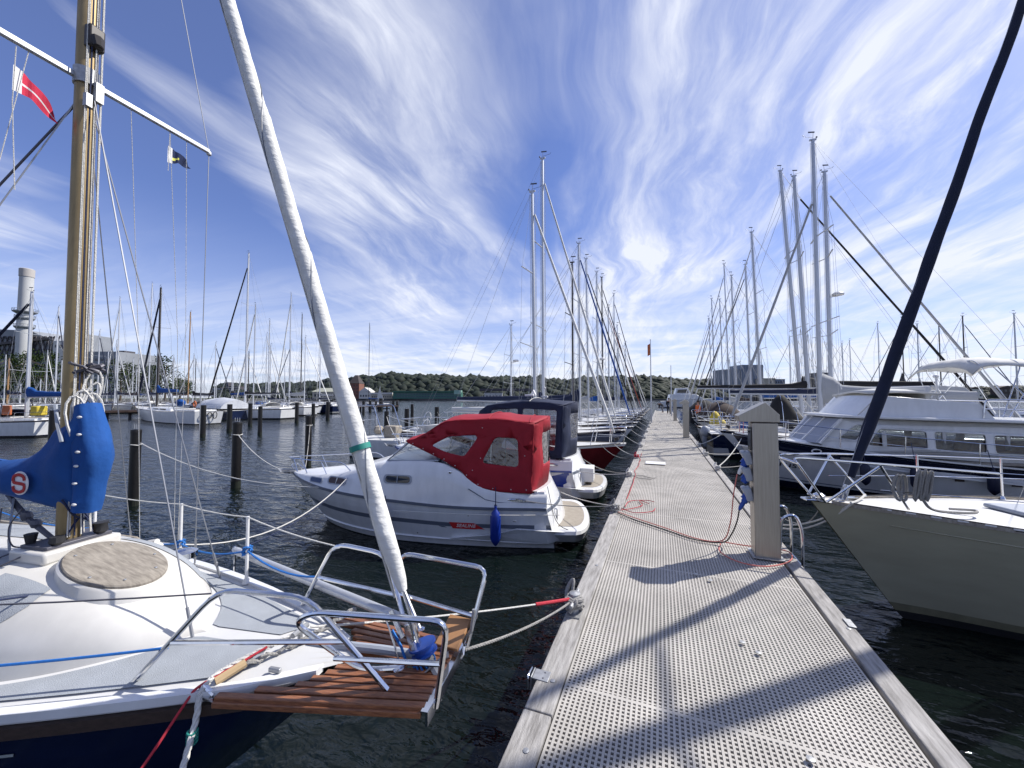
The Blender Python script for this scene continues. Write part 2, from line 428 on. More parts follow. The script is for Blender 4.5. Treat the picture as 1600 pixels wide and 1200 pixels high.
for ax, ay, rad_, wt in ((620,300,15,.34),(450,130,12,.16),(1290,90,20,.30),(1540,330,15,.28),(1000,440,13,.22),(60,190,10,.18),(200,90,13,-.40),(340,450,10,-.22),(860,330,9,-.25),(1110,290,9,-.20),(395,300,7,-.20),(60,0,12,-.2),(130,400,12,-.2)):
    dd_ = (CF*F_+CR*(ax-800)+CU*(600-ay)).normalized()
    dn_ = N.new('ShaderNodeVectorMath'); dn_.operation = 'DOT_PRODUCT'; L.new(tc.outputs['Generated'], dn_.inputs[0]); dn_.inputs[1].default_value = dd_
    soft = math_('ADD', soft, math_('MULTIPLY', ramp_(dn_.outputs['Value'], cos(radians(rad_*1.5)), cos(radians(rad_*.35))), wt))
soft = math_('MAXIMUM', soft, 0)
wisp = math_('ADD', math_('MULTIPLY', ramp_(streak, .38, .66), .72), math_('MULTIPLY', ramp_(fine, .40, .72), .34))
dens = math_('MULTIPLY', soft, math_('ADD', .34, math_('MULTIPLY', wisp, 1.15)))
low = ramp_(sp.outputs[2], .40, .0)
lown = noise_(1.6, .3, 1.7, 8, .4, .62, 1.7)
veil = math_('MULTIPLY', low, math_('ADD', .38, math_('MULTIPLY', ramp_(lown, .38, .66), .34)))
tot = math_('MINIMUM', math_('ADD', math_('ADD', math_('MULTIPLY', dens, .90), veil), .06), .95)
tint = N.new('ShaderNodeMix'); tint.data_type = 'RGBA'; tint.blend_type = 'MULTIPLY'; tint.inputs[0].default_value = 1
L.new(sky.outputs[0], tint.inputs[6]); tint.inputs[7].default_value = (.79, .93, 1.48, 1)
mx = N.new('ShaderNodeMix'); mx.data_type = 'RGBA'; L.new(tot, mx.inputs[0]); L.new(tint.outputs[2], mx.inputs[6])
mx.inputs[7].default_value = (9.0, 9.4, 10.6, 1)
L.new(mx.outputs[2], bg.inputs[0]); bg.inputs[1].default_value = .08
SC.view_settings.view_transform = 'Standard'; SC.view_settings.look = 'None'; SC.view_settings.exposure = EXPO; SC.view_settings.gamma = 1
SC.render.engine = 'CYCLES'; SC.cycles.use_denoising = True
try: SC.cycles.denoiser = 'OPENIMAGEDENOISE'
except Exception: pass
SC.cycles.max_bounces = 8; SC.cycles.transparent_max_bounces = 16; SC.cycles.glossy_bounces = 4; SC.cycles.diffuse_bounces = 3; SC.cycles.sample_clamp_indirect = 6
SC.cycles.caustics_reflective = False; SC.cycles.caustics_refractive = False

# ================================================================ water and far shore
wm = bpy.data.materials.new('sea_water'); wm.use_nodes = True; N2 = wm.node_tree.nodes; L2 = wm.node_tree.links; b = N2['Principled BSDF']
b.inputs['Base Color'].default_value = (.003, .006, .005, 1); b.inputs['Roughness'].default_value = .025; b.inputs['IOR'].default_value = 1.33
tcw = N2.new('ShaderNodeTexCoord'); prev = None
for sc_, dist, st_, sx, sy, dt in ((.55, .07, .6, 1, 2.2, 2), (2.1, .035, .8, 1, 2.0, 3), (7, .009, .7, 1.0, 1.6, 3)):
    m_ = N2.new('ShaderNodeMapping'); m_.inputs['Scale'].default_value = (sx, sy, 1); m_.inputs['Rotation'].default_value = (0, 0, radians(20+sc_*9)); L2.new(tcw.outputs['Object'], m_.inputs[0])
    n_ = N2.new('ShaderNodeTexNoise'); n_.inputs['Scale'].default_value = sc_; n_.inputs['Detail'].default_value = dt; n_.inputs['Distortion'].default_value = .5; L2.new(m_.outputs[0], n_.inputs[0])
    bp_ = N2.new('ShaderNodeBump'); bp_.inputs['Strength'].default_value = st_; bp_.inputs['Distance'].default_value = dist*2.2; L2.new(n_.outputs[0], bp_.inputs['Height'])
    if prev: L2.new(prev.outputs[0], bp_.inputs['Normal'])
    prev = bp_
L2.new(prev.outputs[0], b.inputs['Normal'])
mb = MB(); mb.poly([(-5000,-5000,0),(5000,-5000,0),(5000,5000,0),(-5000,5000,0)])
tag(mb.build('water', wm), kind='structure')
grassm = mat('ground_grass', (.06,.08,.03), .95, nz=.4, ns=.1)
quaym = mat('quay_stone', (.10,.10,.10), .9, nz=.4, ns=.3)
# shoreline: px, distance
shore = [(-2400,260),(-900,210),(-300,190),(0,185),(160,200),(330,300),(440,420),(560,400),(700,380),(900,400),(1040,420),(1200,520),(1400,640),(1700,620),(2300,500)]
mb = MB(); rows = []
for px, zc in shore:
    p = D(px, zc, 0); dr = V((p.x, p.y, 0)).normalized()
    rows.append([p+V((0,0,-1)), p+V((0,0,1.6)), p+dr*25+V((0,0,2.2)), p+dr*2600+V((0,0,3))])
mb.grid(rows); tag(mb.build('ground', [grassm], smooth=False), kind='structure')
mb = MB()
for (a, za), (c, zc) in zip(shore, shore[1:]):
    p, q = D(a, za-1, .6), D(c, zc-1, .6); mb.bar(p, q, 1.6, 2.6)
tag(mb.build('quay', quaym, smooth=False), kind='structure')
# wooded hill: terrain + far-off wood
ridge = [(360,597),(420,598),(466,597),(495,595),(520,588),(540,592),(552,587),(585,583),(616,580),(650,583),(700,584),(750,587),(800,586),(830,586),(880,592),(905,589),(955,585),(1000,585),(1040,587),(1075,591),(1120,592),(1200,596),(1300,603),(1400,604),(1500,603),(1620,600),(1800,602),(2100,606)]
def hdist(px): return lin([(360,640),(500,560),(560,520),(900,500),(1060,560),(1250,820),(1500,860),(2100,900)], px)
def hz(px): return max(3, (622-lin(ridge, px))/F_*hdist(px)*1.0-4)
rows = []
for i in range(90):
    px = 330+i*21; d = hdist(px); h = hz(px)
    rows.append([D(px, d*.80, 1), D(px, d*.86, 3+h*.25), D(px, d*.93, 3+h*.7), D(px, d, h), D(px, d*1.2, h*.9), D(px, d*1.6, 2)])
hillm = mat('hill_ground', (.035,.05,.02), .95, nz=.4, ns=.05)
mb = MB(); mb.grid(rows); tag(mb.build('hill', hillm, ang=180), kind='structure')
def leafmat(name, c1, c2):
    m = bpy.data.materials.new(name); m.use_nodes = True; n = m.node_tree.nodes; l = m.node_tree.links; b_ = n['Principled BSDF']; b_.inputs['Roughness'].default_value = .75
    g = n.new('ShaderNodeNewGeometry'); r = n.new('ShaderNodeValToRGB'); r.color_ramp.elements[0].color = (*c1, 1); r.color_ramp.elements[1].color = (*c2, 1)
    l.new(g.outputs['Random Per Island'], r.inputs[0]); l.new(r.outputs[0], b_.inputs['Base Color']); b_.inputs['Specular IOR Level'].default_value = .25; return m
woodl = leafmat('far_foliage', (.010,.016,.012), (.020,.029,.018))
leafl = leafmat('leaf_green', (.02,.04,.010), (.075,.11,.028))
# icosphere template
import bmesh
bm = bmesh.new(); bmesh.ops.create_icosphere(bm, subdivisions=1, radius=1); icoV = np.array([v.co[:] for v in bm.verts]); icoF = np.array([[v.index for v in f.verts] for f in bm.faces]); bm.free()
def blobs(centers, name, m, kind):
    rs = np.random.RandomState(3); VV = []; FF = []; b0 = 0
    for c, r in centers:
        k = rs.normal(0, 1, (5, 3)); ph = rs.rand(5)*6
        v = icoV.copy(); amp = 1+.13*sum(np.sin(v @ (k[j]*2.6)+ph[j]) for j in range(5))/1.6+rs.normal(0, .13, len(v))
        v = v*amp[:,None]*np.array(r)+np.array(c); VV.append(v); FF.append(icoF+b0); b0 += len(v)
    VV = np.concatenate(VV); FF = np.concatenate(FF)
    me = bpy.data.meshes.new(name); me.from_pydata(VV.tolist(), [], FF.tolist()); me.materials.append(m); me.polygons.foreach_set('use_smooth', [True]*len(me.polygons))
    o = bpy.data.objects.new(name, me); COL.objects.link(o); return tag(o, kind=kind)
cs = []; rr = random.Random(11)
for i in range(9000):
    px = rr.uniform(340, 1750); d0 = hdist(px); k = rr.random(); d = d0*(.80+.22*k)
    h = hz(px); z = [1, 3+h*.25, 3+h*.7, h, h][min(4, int(k*4))]; z = lin([(0,1),(.27,3+h*.25),(.6,3+h*.7),(.95,h),(1,h)], k)
    r = rr.choice((rr.uniform(1.6, 3.0), rr.uniform(3, 6), rr.uniform(5, 9)))*(1 if px < 1200 else .8); r2 = r*rr.uniform(.6, .85)
    cs.append((tuple(D(px, d, z+r2*.1)), (r, r, r2)))
wo = blobs(cs, 'wood', woodl, 'stuff'); tag(wo, 'dark green wooded ridge across the far side of the harbour', 'woods')

# ---------------------------------------------------------------- far buildings
brick = mat('brick_far', (.22,.10,.075), .9, nz=.2, ns=.4); roofd = mat('roof_dark', (.06,.05,.05), .8, nz=.2, ns=.5)
wallw = mat('wall_white', (.62,.61,.58), .8, nz=.1, ns=.5); wallb = mat('wall_beige', (.42,.39,.32), .85, nz=.1, ns=.5)
shedg = mat('shed_green', (.05,.16,.13), .6, nz=.3, ns=.2, stretch=(1,1,.2)); winb = mat('window_far', (.02,.03,.05), .2)
cladb = mat('cladding_blue_grey', (.17,.21,.28), .6, nz=.15, ns=.15); cladg = mat('cladding_grey', (.25,.27,.30), .7, nz=.15, ns=.1); cladd = mat('cladding_dark', (.075,.07,.08), .7, nz=.2, ns=.1)
chim = mat('chimney_concrete', (.50,.51,.51), .8, nz=.12, ns=.08)
class Bld:
    def __init__(s, px0, px1, zc, label, cat='building', name='building', group=None, z0=1.8):
        s.p, s.q = D(px0, zc, z0), D(px1, zc, z0); s.ex = (s.q-s.p).normalized(); s.w = (s.q-s.p).length
        s.ey = V((-s.ex.y, s.ex.x, 0)); s.zc = zc; c = (s.p+s.q)/2
        s.t = thing(name, label, cat, c, atan2(s.ex.y, s.ex.x), group)
    def z(s, py): return EYE+(622-py)/F_*s.zc-1.8
    def box(s, name, m, x0, x1, y0, y1, z0, z1):
        mb = MB(); mb.box(((x0+x1)/2*s.w/2, (y0+y1)/2, (z0+z1)/2), ((x1-x0)*s.w/2, y1-y0, z1-z0)); return mb.build(name, m, s.t, smooth=False)
    def wins(s, rows, cols, z0, z1, m=winb, x0=-.9, x1=.9, fw=.55, fh=.5, y=-.06):
        for i in range(rows):
            for j in range(cols):
                cx = x0+(x1-x0)*(j+.5)/cols; hw = (x1-x0)/cols*fw/2; cz = z0+(z1-z0)*(i+.5)/rows; hh = (z1-z0)/rows*fh/2
                s.box('window', m, cx-hw, cx+hw, y, y+.2, cz-hh, cz+hh)
    def gable(s, m, z, hgt, d, ov=.04):
        mb = MB(); w = s.w/2*(1+ov)
        mb.prism([(-w,-.4,z),(w,-.4,z),(0,-.4,z+hgt)], (0, d, 0)); return mb.build('roof', m, s.t, smooth=False)
    def hip(s, m, z, hgt, d, top=.5):
        w = s.w/2*1.05; mb = MB()
        mb.add([(-w,-.6,z),(w,-.6,z),(w,d+.6,z),(-w,d+.6,z),(-w*top,d*.4,z+hgt),(w*top,d*.4,z+hgt),(w*top,d*.6,z+hgt),(-w*top,d*.6,z+hgt)],
               [(0,1,5,4),(1,2,6,5),(2,3,7,6),(3,0,4,7),(4,5,6,7),(3,2,1,0)]); return mb.build('roof', m, s.t, smooth=False)
B_ = Bld(488, 532, 400, 'low beige waterfront shed with a pale hipped roof behind the far marina'); B_.box('wall', wallb, -1, 1, 0, 20, 0, B_.z(612)); B_.hip(mat('roof_pale', (.36,.37,.30), .8, nz=.1), B_.z(612), 4, 20, .7); B_.wins(1, 8, 1, B_.z(614))
B_ = Bld(545, 561, 405, 'tall red brick warehouse with a dark hipped roof on the far shore'); B_.box('wall', brick, -1, 1, 0, 14, 0, B_.z(599)); B_.hip(roofd, B_.z(599), 9, 14, .25); B_.wins(4, 3, 2, B_.z(600), fw=.3, fh=.45)
B_ = Bld(561, 579, 396, 'small white gabled shed beside the brick warehouse'); B_.box('wall', wallw, -1, 1, 0, 12, 0, B_.z(612)); B_.gable(wallw, B_.z(612), 4.4, 14); B_.wins(1, 4, 1, 5)
B_ = Bld(579, 613, 396, 'long low cream shed left of the green quay shed'); B_.box('wall', wallb, -1, 1, 0, 10, 0, B_.z(616)); B_.box('roof', wallw, -1.02, 1.02, -.5, 11, B_.z(616), B_.z(613.4)); B_.wins(1, 9, .6, 3.4)
B_ = Bld(614, 720, 385, 'long green glass-fronted ferry shed on the far quay'); B_.box('wall', shedg, -1, 1, 0, 16, 0, B_.z(613)); B_.box('roof', mat('roof_green', (.03,.13,.09), .5, nz=.2, ns=.2), -1.01, .78, -1, 17, B_.z(613), B_.z(611)); B_.box('glass_gable', mat('glass_pale', (.25,.42,.36), .3, nz=.2, ns=.3), .80, 1.0, -.5, 12, B_.z(616), B_.z(609.6)); B_.wins(2, 22, 1, B_.z(614), m=mat('glass_blue', (.03,.07,.10), .2), fw=.8, fh=.55)
B_ = Bld(749, 838, 300, 'long dark flat canopy roof standing over the water on posts', 'canopy', 'canopy_roof'); B_.box('roof', cladd, -1, 1, 0, 10, B_.z(611), B_.z(607))
for k in range(12): B_.box('post', cladg, -.95+k*.17, -.94+k*.17, 1, 1.4, -2, B_.z(611))
B_ = Bld(757, 785, 330, 'low white boathouse with a flat roof under the dark canopy'); B_.box('wall', wallw, -1, 1, 0, 8, 0, B_.z(613.5)); B_.box('roof', roofd, -1.03, 1.03, -.4, 8.4, B_.z(613.5), B_.z(613)); B_.wins(1, 5, 1, 3.5)
B_ = Bld(1131, 1192, 560, 'large blue-grey silo block with a taller right half behind the masts'); B_.box('wall', cladg, -1, -.1, 0, 30, 0, B_.z(577)); B_.box('tower', cladb, -.1, 1, -2, 30, 0, B_.z(570)); B_.wins(5, 5, 2, B_.z(578), x0=-.95, x1=-.15, fw=.2, fh=.7, m=cladb)
for k in range(9): B_.box('panel_strip', cladg, -.04+k*.12, .0+k*.12, -2.2, -1.9, 2, B_.z(572))
B_ = Bld(1193, 1212, 540, 'beige windowless store beside the blue-grey silo'); B_.box('wall', wallb, -1, 1, 0, 20, 0, B_.z(592)); B_.box('roof', roofd, -1.02, 1.02, -.3, 20.3, B_.z(592), B_.z(591)); B_.box('door', roofd, -.3, .3, -.2, .1, 0, 5)
B_ = Bld(1211, 1227, 540, 'blue office block with rooftop aerials right of the beige store'); B_.box('wall', cladb, -1, 1, 0, 16, 0, B_.z(593)); B_.wins(4, 4, 3, B_.z(594)); B_.box('roof', cladd, -1.02, 1.02, -.2, 16, B_.z(593), B_.z(592.3))
for k in (-.5, 0, .45): B_.box('aerial', cladd, k-.02, k+.02, 6, 6.3, B_.z(593), B_.z(588))
B_ = Bld(1281, 1299, 600, 'dark brown tower block with a blue-grey wing beyond the right-hand masts'); B_.box('wall', cladd, -1, 1, 0, 20, 0, B_.z(582)); B_.box('wing', cladb, 1.0, 2.0, 2, 18, 0, B_.z(592)); B_.wins(8, 5, 4, B_.z(583), m=cladb, fw=.5, fh=.4)
for k in range(6): B_.box('aerial', cladd, -.9+k*.35, -.86+k*.35, 6, 6.4, B_.z(582), B_.z(577+k % 2))
B_ = Bld(1411, 1417, 820, 'dark church tower with a pointed spire on the right-hand skyline', 'church', 'church'); B_.box('wall', brick, -1, 1, 0, 9, 0, B_.z(599))
mb = MB(); mb.add([(-4.3,-.2,B_.z(599)),(4.3,-.2,B_.z(599)),(4.3,9.2,B_.z(599)),(-4.3,9.2,B_.z(599)),(0,4.5,B_.z(581))], [(0,1,4),(1,2,4),(2,3,4),(3,0,4),(3,2,1,0)]); mb.build('spire', roofd, B_.t, smooth=False)
# power station on the left
B_ = Bld(-26, 88, 260, 'grey power station boiler house with a sloping conveyor roof at the left edge', 'power station', 'power_station')
B_.box('wall', cladg, -1, .95, 0, 40, 0, B_.z(548)); mb = MB(); w = B_.w/2
mb.prism([(-w,0,B_.z(548)),(w*.95,0,B_.z(548)),(w*.95,0,B_.z(534)),(w*.2,0,B_.z(516)),(-w,0,B_.z(513))], (0, 34, 0)); mb.build('upper_hall', cladg, B_.t, smooth=False)
mb = MB()
for k in range(14):
    a = -w+k*w*.14; mb.bar((a,-.6,B_.z(560)), (a+6,-.6,B_.z(525)), .5, .5); mb.bar((a+6,-.6,B_.z(560)), (a,-.6,B_.z(525)), .5, .5)
mb.bar((-w,-1,B_.z(540)), (w*.9,-1,B_.z(528)), 1.2, 1.6); mb.build('steel_frame', cladd, B_.t, smooth=False); B_.wins(3, 8, 4, B_.z(565))
B_ = Bld(80, 122, 250, 'pale metal-clad hall with a dark window band beside the power station'); B_.box('wall', wallw, -1, .45, 0, 24, 0, B_.z(532)); B_.box('stair_tower', cladg, .2, 1, -3, 20, 0, B_.z(520)); B_.wins(1, 3, B_.z(545), B_.z(536), x0=-.95, x1=.1)
B_ = Bld(124, 182, 235, 'low grey industrial hall behind the wooden-masted boat'); B_.box('wall', cladg, -1, 1, 0, 30, 0, B_.z(549)); B_.box('roof_plant', cladd, .5, .9, 5, 12, B_.z(549), B_.z(546)); B_.wins(1, 6, B_.z(566), B_.z(558))
B_ = Bld(22, 45, 255, 'tall pale concrete chimney with a ring gallery above the power station', 'chimney', 'chimney'); r = B_.w/2*.74
mb = MB(); mb.lathe([(r*1.03,0),(r*.98,B_.z(500)),(r*.9,B_.z(431))], n=24); mb.build('shaft', chim, B_.t)
mb = MB(); mb.lathe([(r*.97,B_.z(431)),(r*.99,B_.z(419)),(r*.8,B_.z(418))], n=24); mb.build('cap', mat('chimney_band', (.42,.40,.38), .8), B_.t)
for zz, kk in ((487, 1.55), (497, 1.25), (511, 1.3)):
    mb = MB(); z = B_.z(zz); mb.lathe([(r*.95,z-1.5),(r*kk,z),(r*kk,z+.5),(r*.9,z+.5)], n=20)
    for a in range(16): mb.tube([(r*kk*cos(a*pi/8), r*kk*sin(a*pi/8), z+.5), (r*kk*cos(a*pi/8), r*kk*sin(a*pi/8), z+2)], .12, 4)
    mb.tube([(r*kk*cos(a*pi/8), r*kk*sin(a*pi/8), z+2) for a in range(17)], .12, 4); mb.build('gallery', cladg, B_.t)
# far town low on the left horizon
for i, (a, c, zc, y, lb) in enumerate([(330,344,560,606,'small grey block of flats on the left horizon'),(352,356,560,598,'slim tower on the left horizon above the tarpaulin boat'),(358,372,540,604,'dark slab block on the left horizon beside the slim tower'),(402,432,600,606,'low pale terrace on the horizon left of the hill'),(436,458,580,603,'brown waterfront block where the hill begins')]):
    B_ = Bld(a, c, zc, lb); B_.box('wall', [cladg, cladd, cladd, wallb, brick][i], -1, 1, 0, 12, 0, B_.z(y)); B_.box('roof', roofd, -1.03, 1.03, -.3, 12.3, B_.z(y), B_.z(y)+.8); B_.wins(2, 5, 2, B_.z(y)-1)
for i, (a, c, y, m_, lb) in enumerate([(1330,1345,606,wallb,'pale house group low on the right horizon left of the church'),(1424,1446,607,brick,'red brick terrace right of the church on the horizon'),(1470,1486,606,cladg,'grey flats under the white awning on the skyline'),(1512,1536,608,wallw,'white waterfront houses on the skyline at the right'),(1560,1590,606,roofd,'dark roofed hall at the right end of the skyline')]):
    B_ = Bld(a, c, 690, lb); B_.box('wall', m_, -1, 1, 0, 12, 0, B_.z(y)); B_.gable(roofd, B_.z(y), 4, 12); B_.wins(2, 4, 2, B_.z(y)-1)

# ---------------------------------------------------------------- trees by the left shore
def tree(px, zc, h, r, label, seed, n=1500):
    rs = random.Random(seed); t = thing('tree', label, 'tree', D(px, zc, 1.6), 0, 'trees in front of the power station')
    mb = MB(); mb.tube([(0,0,0),(.1,.1,h*.25),(.2,-.1,h*.6),(.1,.1,h*.9)], [.35,.27,.16,.05], 7)
    limbs = []
    for i in range(9):
        a = rs.uniform(0, 6.28); z = h*rs.uniform(.25,.75); e = V((cos(a)*r*.75, sin(a)*r*.75, z+h*.17)); limbs.append(e)
        mb.tube([(0.1,0,z), (e*.5+V((0,0,z*.5))), e], [.12,.08,.03], 5)
    mb.build('trunk', mat('bark', (.12,.09,.06), .9, nz=.3), t)
    mb = MB(); cl = []
    for i in range(26):
        a = rs.uniform(0, 6.28); z = rs.uniform(.22, .98); w = r*max(.05, sin(pi*min(1, max(.05, (z-.1)/.95))))**.6*sqrt(rs.random())
        cl.append((V((cos(a)*w, sin(a)*w, z*h)), rs.uniform(.16,.30)*r*1.3))
    for i in range(n):
        c, k = cl[rs.randrange(len(cl))]
        p = c+V((rs.gauss(0,.5), rs.gauss(0,.5), rs.gauss(0,.45)))*k; s_ = rs.uniform(.16,.34)
        a = V((rs.gauss(0,1), rs.gauss(0,1), rs.gauss(0,1))).normalized(); b = a.orthogonal().normalized()
        mb.add([p-a*s_, p+b*s_*.7, p+a*s_, p-b*s_*.7], [(0,1,2,3)])
    mb.build('crown', leafl, t, smooth=False)
for i, (px, zc, y, r, lb) in enumerate([(-12,118,548,5.5,'tall bushy tree cut by the left edge of the picture'),(14,112,556,5,'broad green tree under the pale chimney'),(44,116,552,4.6,'green tree right of the pale chimney'),(70,112,553,5,'round green tree in front of the power station wall'),(96,118,566,4,'lower green tree between the power station and the wooden mast'),(126,120,578,3.6,'small tree hidden behind the blue sail cover mast'),(188,125,565,4.6,'pair-topped tree right of the low grey hall'),(214,130,582,3.6,'short green tree between the two masts left of the black mast'),(236,122,572,4,'dark green tree behind the black mast'),(258,120,560,5,'tallest green tree beside the varnished wooden mast'),(281,126,590,3.6,'low tree at the right end of the tree line')]):
    tree(px, zc, (622-y)/F_*zc+.8, r, lb, i*7+1)

# ================================================================ jetty
XL, XR, IL, IR, YE = -.74, 1.35, -.575, 1.19, 56.0
J = thing('jetty', 'long pale grating jetty with weathered timber edge beams', 'jetty', (0, 0, 0))
mb = MB(); pit = .0277; n = int((IR-IL)/pit)
for i in range(n+1):
    x = IL+.012+i*(IR-IL-.024)/n; mb.box((x, YE/2-2, .682), (.0125, YE+4-.02, .036))
mb.build('grating_bars', grating, J, smooth=False)
mb = MB(); y = -1.8; k = 0
while y < YE:
    seam = abs(((y-2.38) % .955)) < pit*.55
    mb.box(((IL+IR)/2, y, .6805 if not seam else .6812), (IR-IL-.012, .021 if seam else .0115, .034 if not seam else .0364)); y += pit
mb.build('grating_cross_bars', grating, J, smooth=False)
sy = -2.0; k = 0; rb = random.Random(5)
while sy < YE:
    ln = 4.0 if k else 4.1
    for sx, off in ((-1, 0), (1, -.42)):
        a = sy+off; x0, x1 = (XL, IL-.004) if sx < 0 else (IR+.022, XR)
        mb = MB(); zt = .715+rb.uniform(-.003,.003); mb.box(((x0+x1)/2+rb.uniform(-.003,.003), a+ln/2, zt-.08), (x1-x0, ln-.008, .16)); mb.build('edge_beam', woodb, J, bevel=.008, smooth=False)
        for yy in (a+.25, a+ln/2, a+ln-.25):
            if yy < 14: mb = MB(); mb.lathe([(.016,zt),(.016,zt+.004),(.008,zt+.006)], ((x0+x1)/2+.02, yy, 0), 8); mb.build('bolt', galv, J)
    sy += ln; k += 1
mb = MB()
for x in (IL+.02, .0, .6, IR+.01): mb.box((x, YE/2-2, .60), (.05, YE+4, .12))
for k in range(58): mb.box((.3, -1.6+k*.955, .57), (1.72, .06, .10))
mb.build('frame', galv, J, smooth=False)
mb = MB()
for k in range(15): mb.box((.3, -1+k*4.0, .18), (1.7, 3.2, .60))
mb.build('float', floatm, J, bevel=.03, smooth=False)
mb = MB()
mb.box((XL-.01, YE/2-2, .53), (.03, YE+4, .10)); mb.box((XR-.01, YE/2-2, .53), (.03, YE+4, .10)); mb.build('rubbing_strip', rubber, J, smooth=False)

# power pedestals
def pedestal(x, y, label, sock):
    t = thing('power_pedestal', label, 'power pedestal', (x, y, .718), 0, 'steel power pedestals along the jetty')
    mb = MB(); mb.box((0,0,.73), (.24,.22,1.46)); mb.build('post', steelb, t, bevel=.006)
    mb = MB(); mb.prism([(-.245,-.125,1.47),(.135,-.125,1.47),(.135,-.125,1.55),(.005,-.125,1.685),(-.26,-.125,1.535)], (0,.25,0)); mb.build('cap', steelb, t, bevel=.004, smooth=False)
    mb = MB(); mb.box((0,0,.006), (.30,.28,.012)); mb.build('base_plate', galv, t)
    mb = MB(); mb.box((-.128,0,1.28), (.012,.15,.26)); mb.build('meter_window', dglass, t, bevel=.003)
    for i, z in enumerate((1.06, .88, .66)[:sock]):
        mb = MB(); mb.box((-.155,.0,z), (.075,.13,.15), Matrix.Rotation(radians(-14),3,'Y')); mb.box((-.185,0,z+.03), (.05,.12,.10), Matrix.Rotation(radians(-26),3,'Y'))
        s_ = mb.build('socket', plasg, t, bevel=.012)
        mb = MB(); mb.tube([(-.16,-.0,z-.04),(-.20,0,z-.10)], [.038,.034], 12); mb.tube([(-.155,.02,z-.03),(-.185,.02,z-.075)], .05, 12); mb.build('plug_ring', plasb, s_)
        if i != 1:
            mb = MB(); mb.tube([(-.20,0,z-.10),(-.232,0,z-.16),(-.245,0,z-.19)], [.024,.022,.014], 10); mb.build('plug', plasw if i == 0 else plasb, s_)
    return t
pedestal(1.06, 5.03, 'tall brushed steel power pedestal with three blue sockets, nearest the camera', 3)
for y, lb in ((18.6, 'second power pedestal along the jetty, its foot in the open'), (32.2, 'third power pedestal along the jetty, small and narrow'), (45.5, 'farthest power pedestal near the end of the jetty')): pedestal(1.03, y, lb, 2)

# ---------------------------------------------------------------- piles
def pile(x, y, top, r, label, collar=False, lean=(0,0)):
    t = thing('mooring_pile', label, 'mooring pile', (x, y, 0), 0, 'dark mooring piles standing in the water')
    mb = MB(); mb.tube([(0,0,-1.2),(lean[0]*.1,lean[1]*.1,.2),(lean[0],lean[1],top)], [r,r,r*.97], 14); mb.build('post', pilem, t)
    mb = MB(); mb.lathe([(r*1.02,-.02),(r*1.02,.18)], n=14); mb.build('weed_band', algae, t)
    if collar:
        mb = MB(); mb.lathe([(r*1.03,top-.07),(r*1.05,top-.02),(r*.98,top+.012)], (lean[0],lean[1],0), n=14); mb.build('cap', pilem, t)
        mb = MB()
        for a in (-1, 0, 1): mb.tube([(lean[0]+a*r*.8,lean[1],top), (lean[0]+a*r*.8,lean[1],top+.13)], .009, 5)
        mb.tube([(lean[0]-r*.8,lean[1],top+.02),(lean[0]+r*.8,lean[1],top+.02)], .009, 5); mb.build('rope_hooks', galv, t)
        mb = MB(); mb.tube([(lean[0]+(r+.012)*cos(k*pi/5),lean[1]+(r+.012)*sin(k*pi/5),top-.34+.015*sin(k)) for k in range(11)], .011, 5); mb.build('rope_loop', ropew, t)
pile(-11.25, 5.16, 1.72, .10, 'dark mooring pile with wire hooks at the start of the long white mooring line', True, (.02,.0))
pile(-10.88, 7.19, 1.78, .115, 'thickest dark mooring pile with wire hooks, standing between two mooring lines', True)
pile(-11.93, 10.41, 1.8, .11, 'dark mooring pile behind the bow rail of the red-canopied motorboat', True)
for x, y, tp, r, lb in [(-13.1,16.1,1.78,.12,'dark pile just behind the foredeck of the red-canopied boat'),(-13.4,18.2,1.85,.13,'dark pile standing behind the windscreen peak of the red-canopied boat'),(-14.2,22.6,1.85,.15,'dark pile left of the grey outboard engine'),
    (-27.9,9.6,1.85,.17,'dark pile in front of the boat with the yellow box'),(-27.3,15.9,2.0,.15,'dark pile at the stern of the white sailing boat with lettering'),(-29.7,19.05,2.0,.17,'dark pile in front of the silver tarpaulin boat'),(-34.2,23.7,2.0,.17,'dark pile in front of the long white hull'),
    (-34.3,28.5,2.0,.18,'dark pile left of the white double sterns'),(-32.75,29.1,1.9,.17,'dark pile right of the white double sterns'),(-35.6,33.6,2.0,.2,'dark pile before the dark-decked boat'),(-39,40,1.9,.2,'dark pile just left of the white furled sail'),
    (-42.6,47,2.0,.2,'left pile of the far row beyond the furled sail'),(-47.3,53.8,2.0,.22,'second pile of the far row beyond the furled sail'),(-51,59.6,2.0,.22,'third pile of the far row beyond the furled sail'),(-55.7,66.6,2.4,.42,'thick clustered pile in front of the distant white sail'),(-47.9,60.8,2.0,.22,'left of the two lone piles right of the clustered pile'),(-49.7,64.3,2.1,.24,'right of the two lone piles right of the clustered pile'),
    (-25,18,1.9,.13,'pile half hidden behind the tall near pile with hooks'),(-21.5,30,1.9,.14,'lone dark pile over open water beyond the windscreen')]:
    pile(x, y, tp, r, lb)
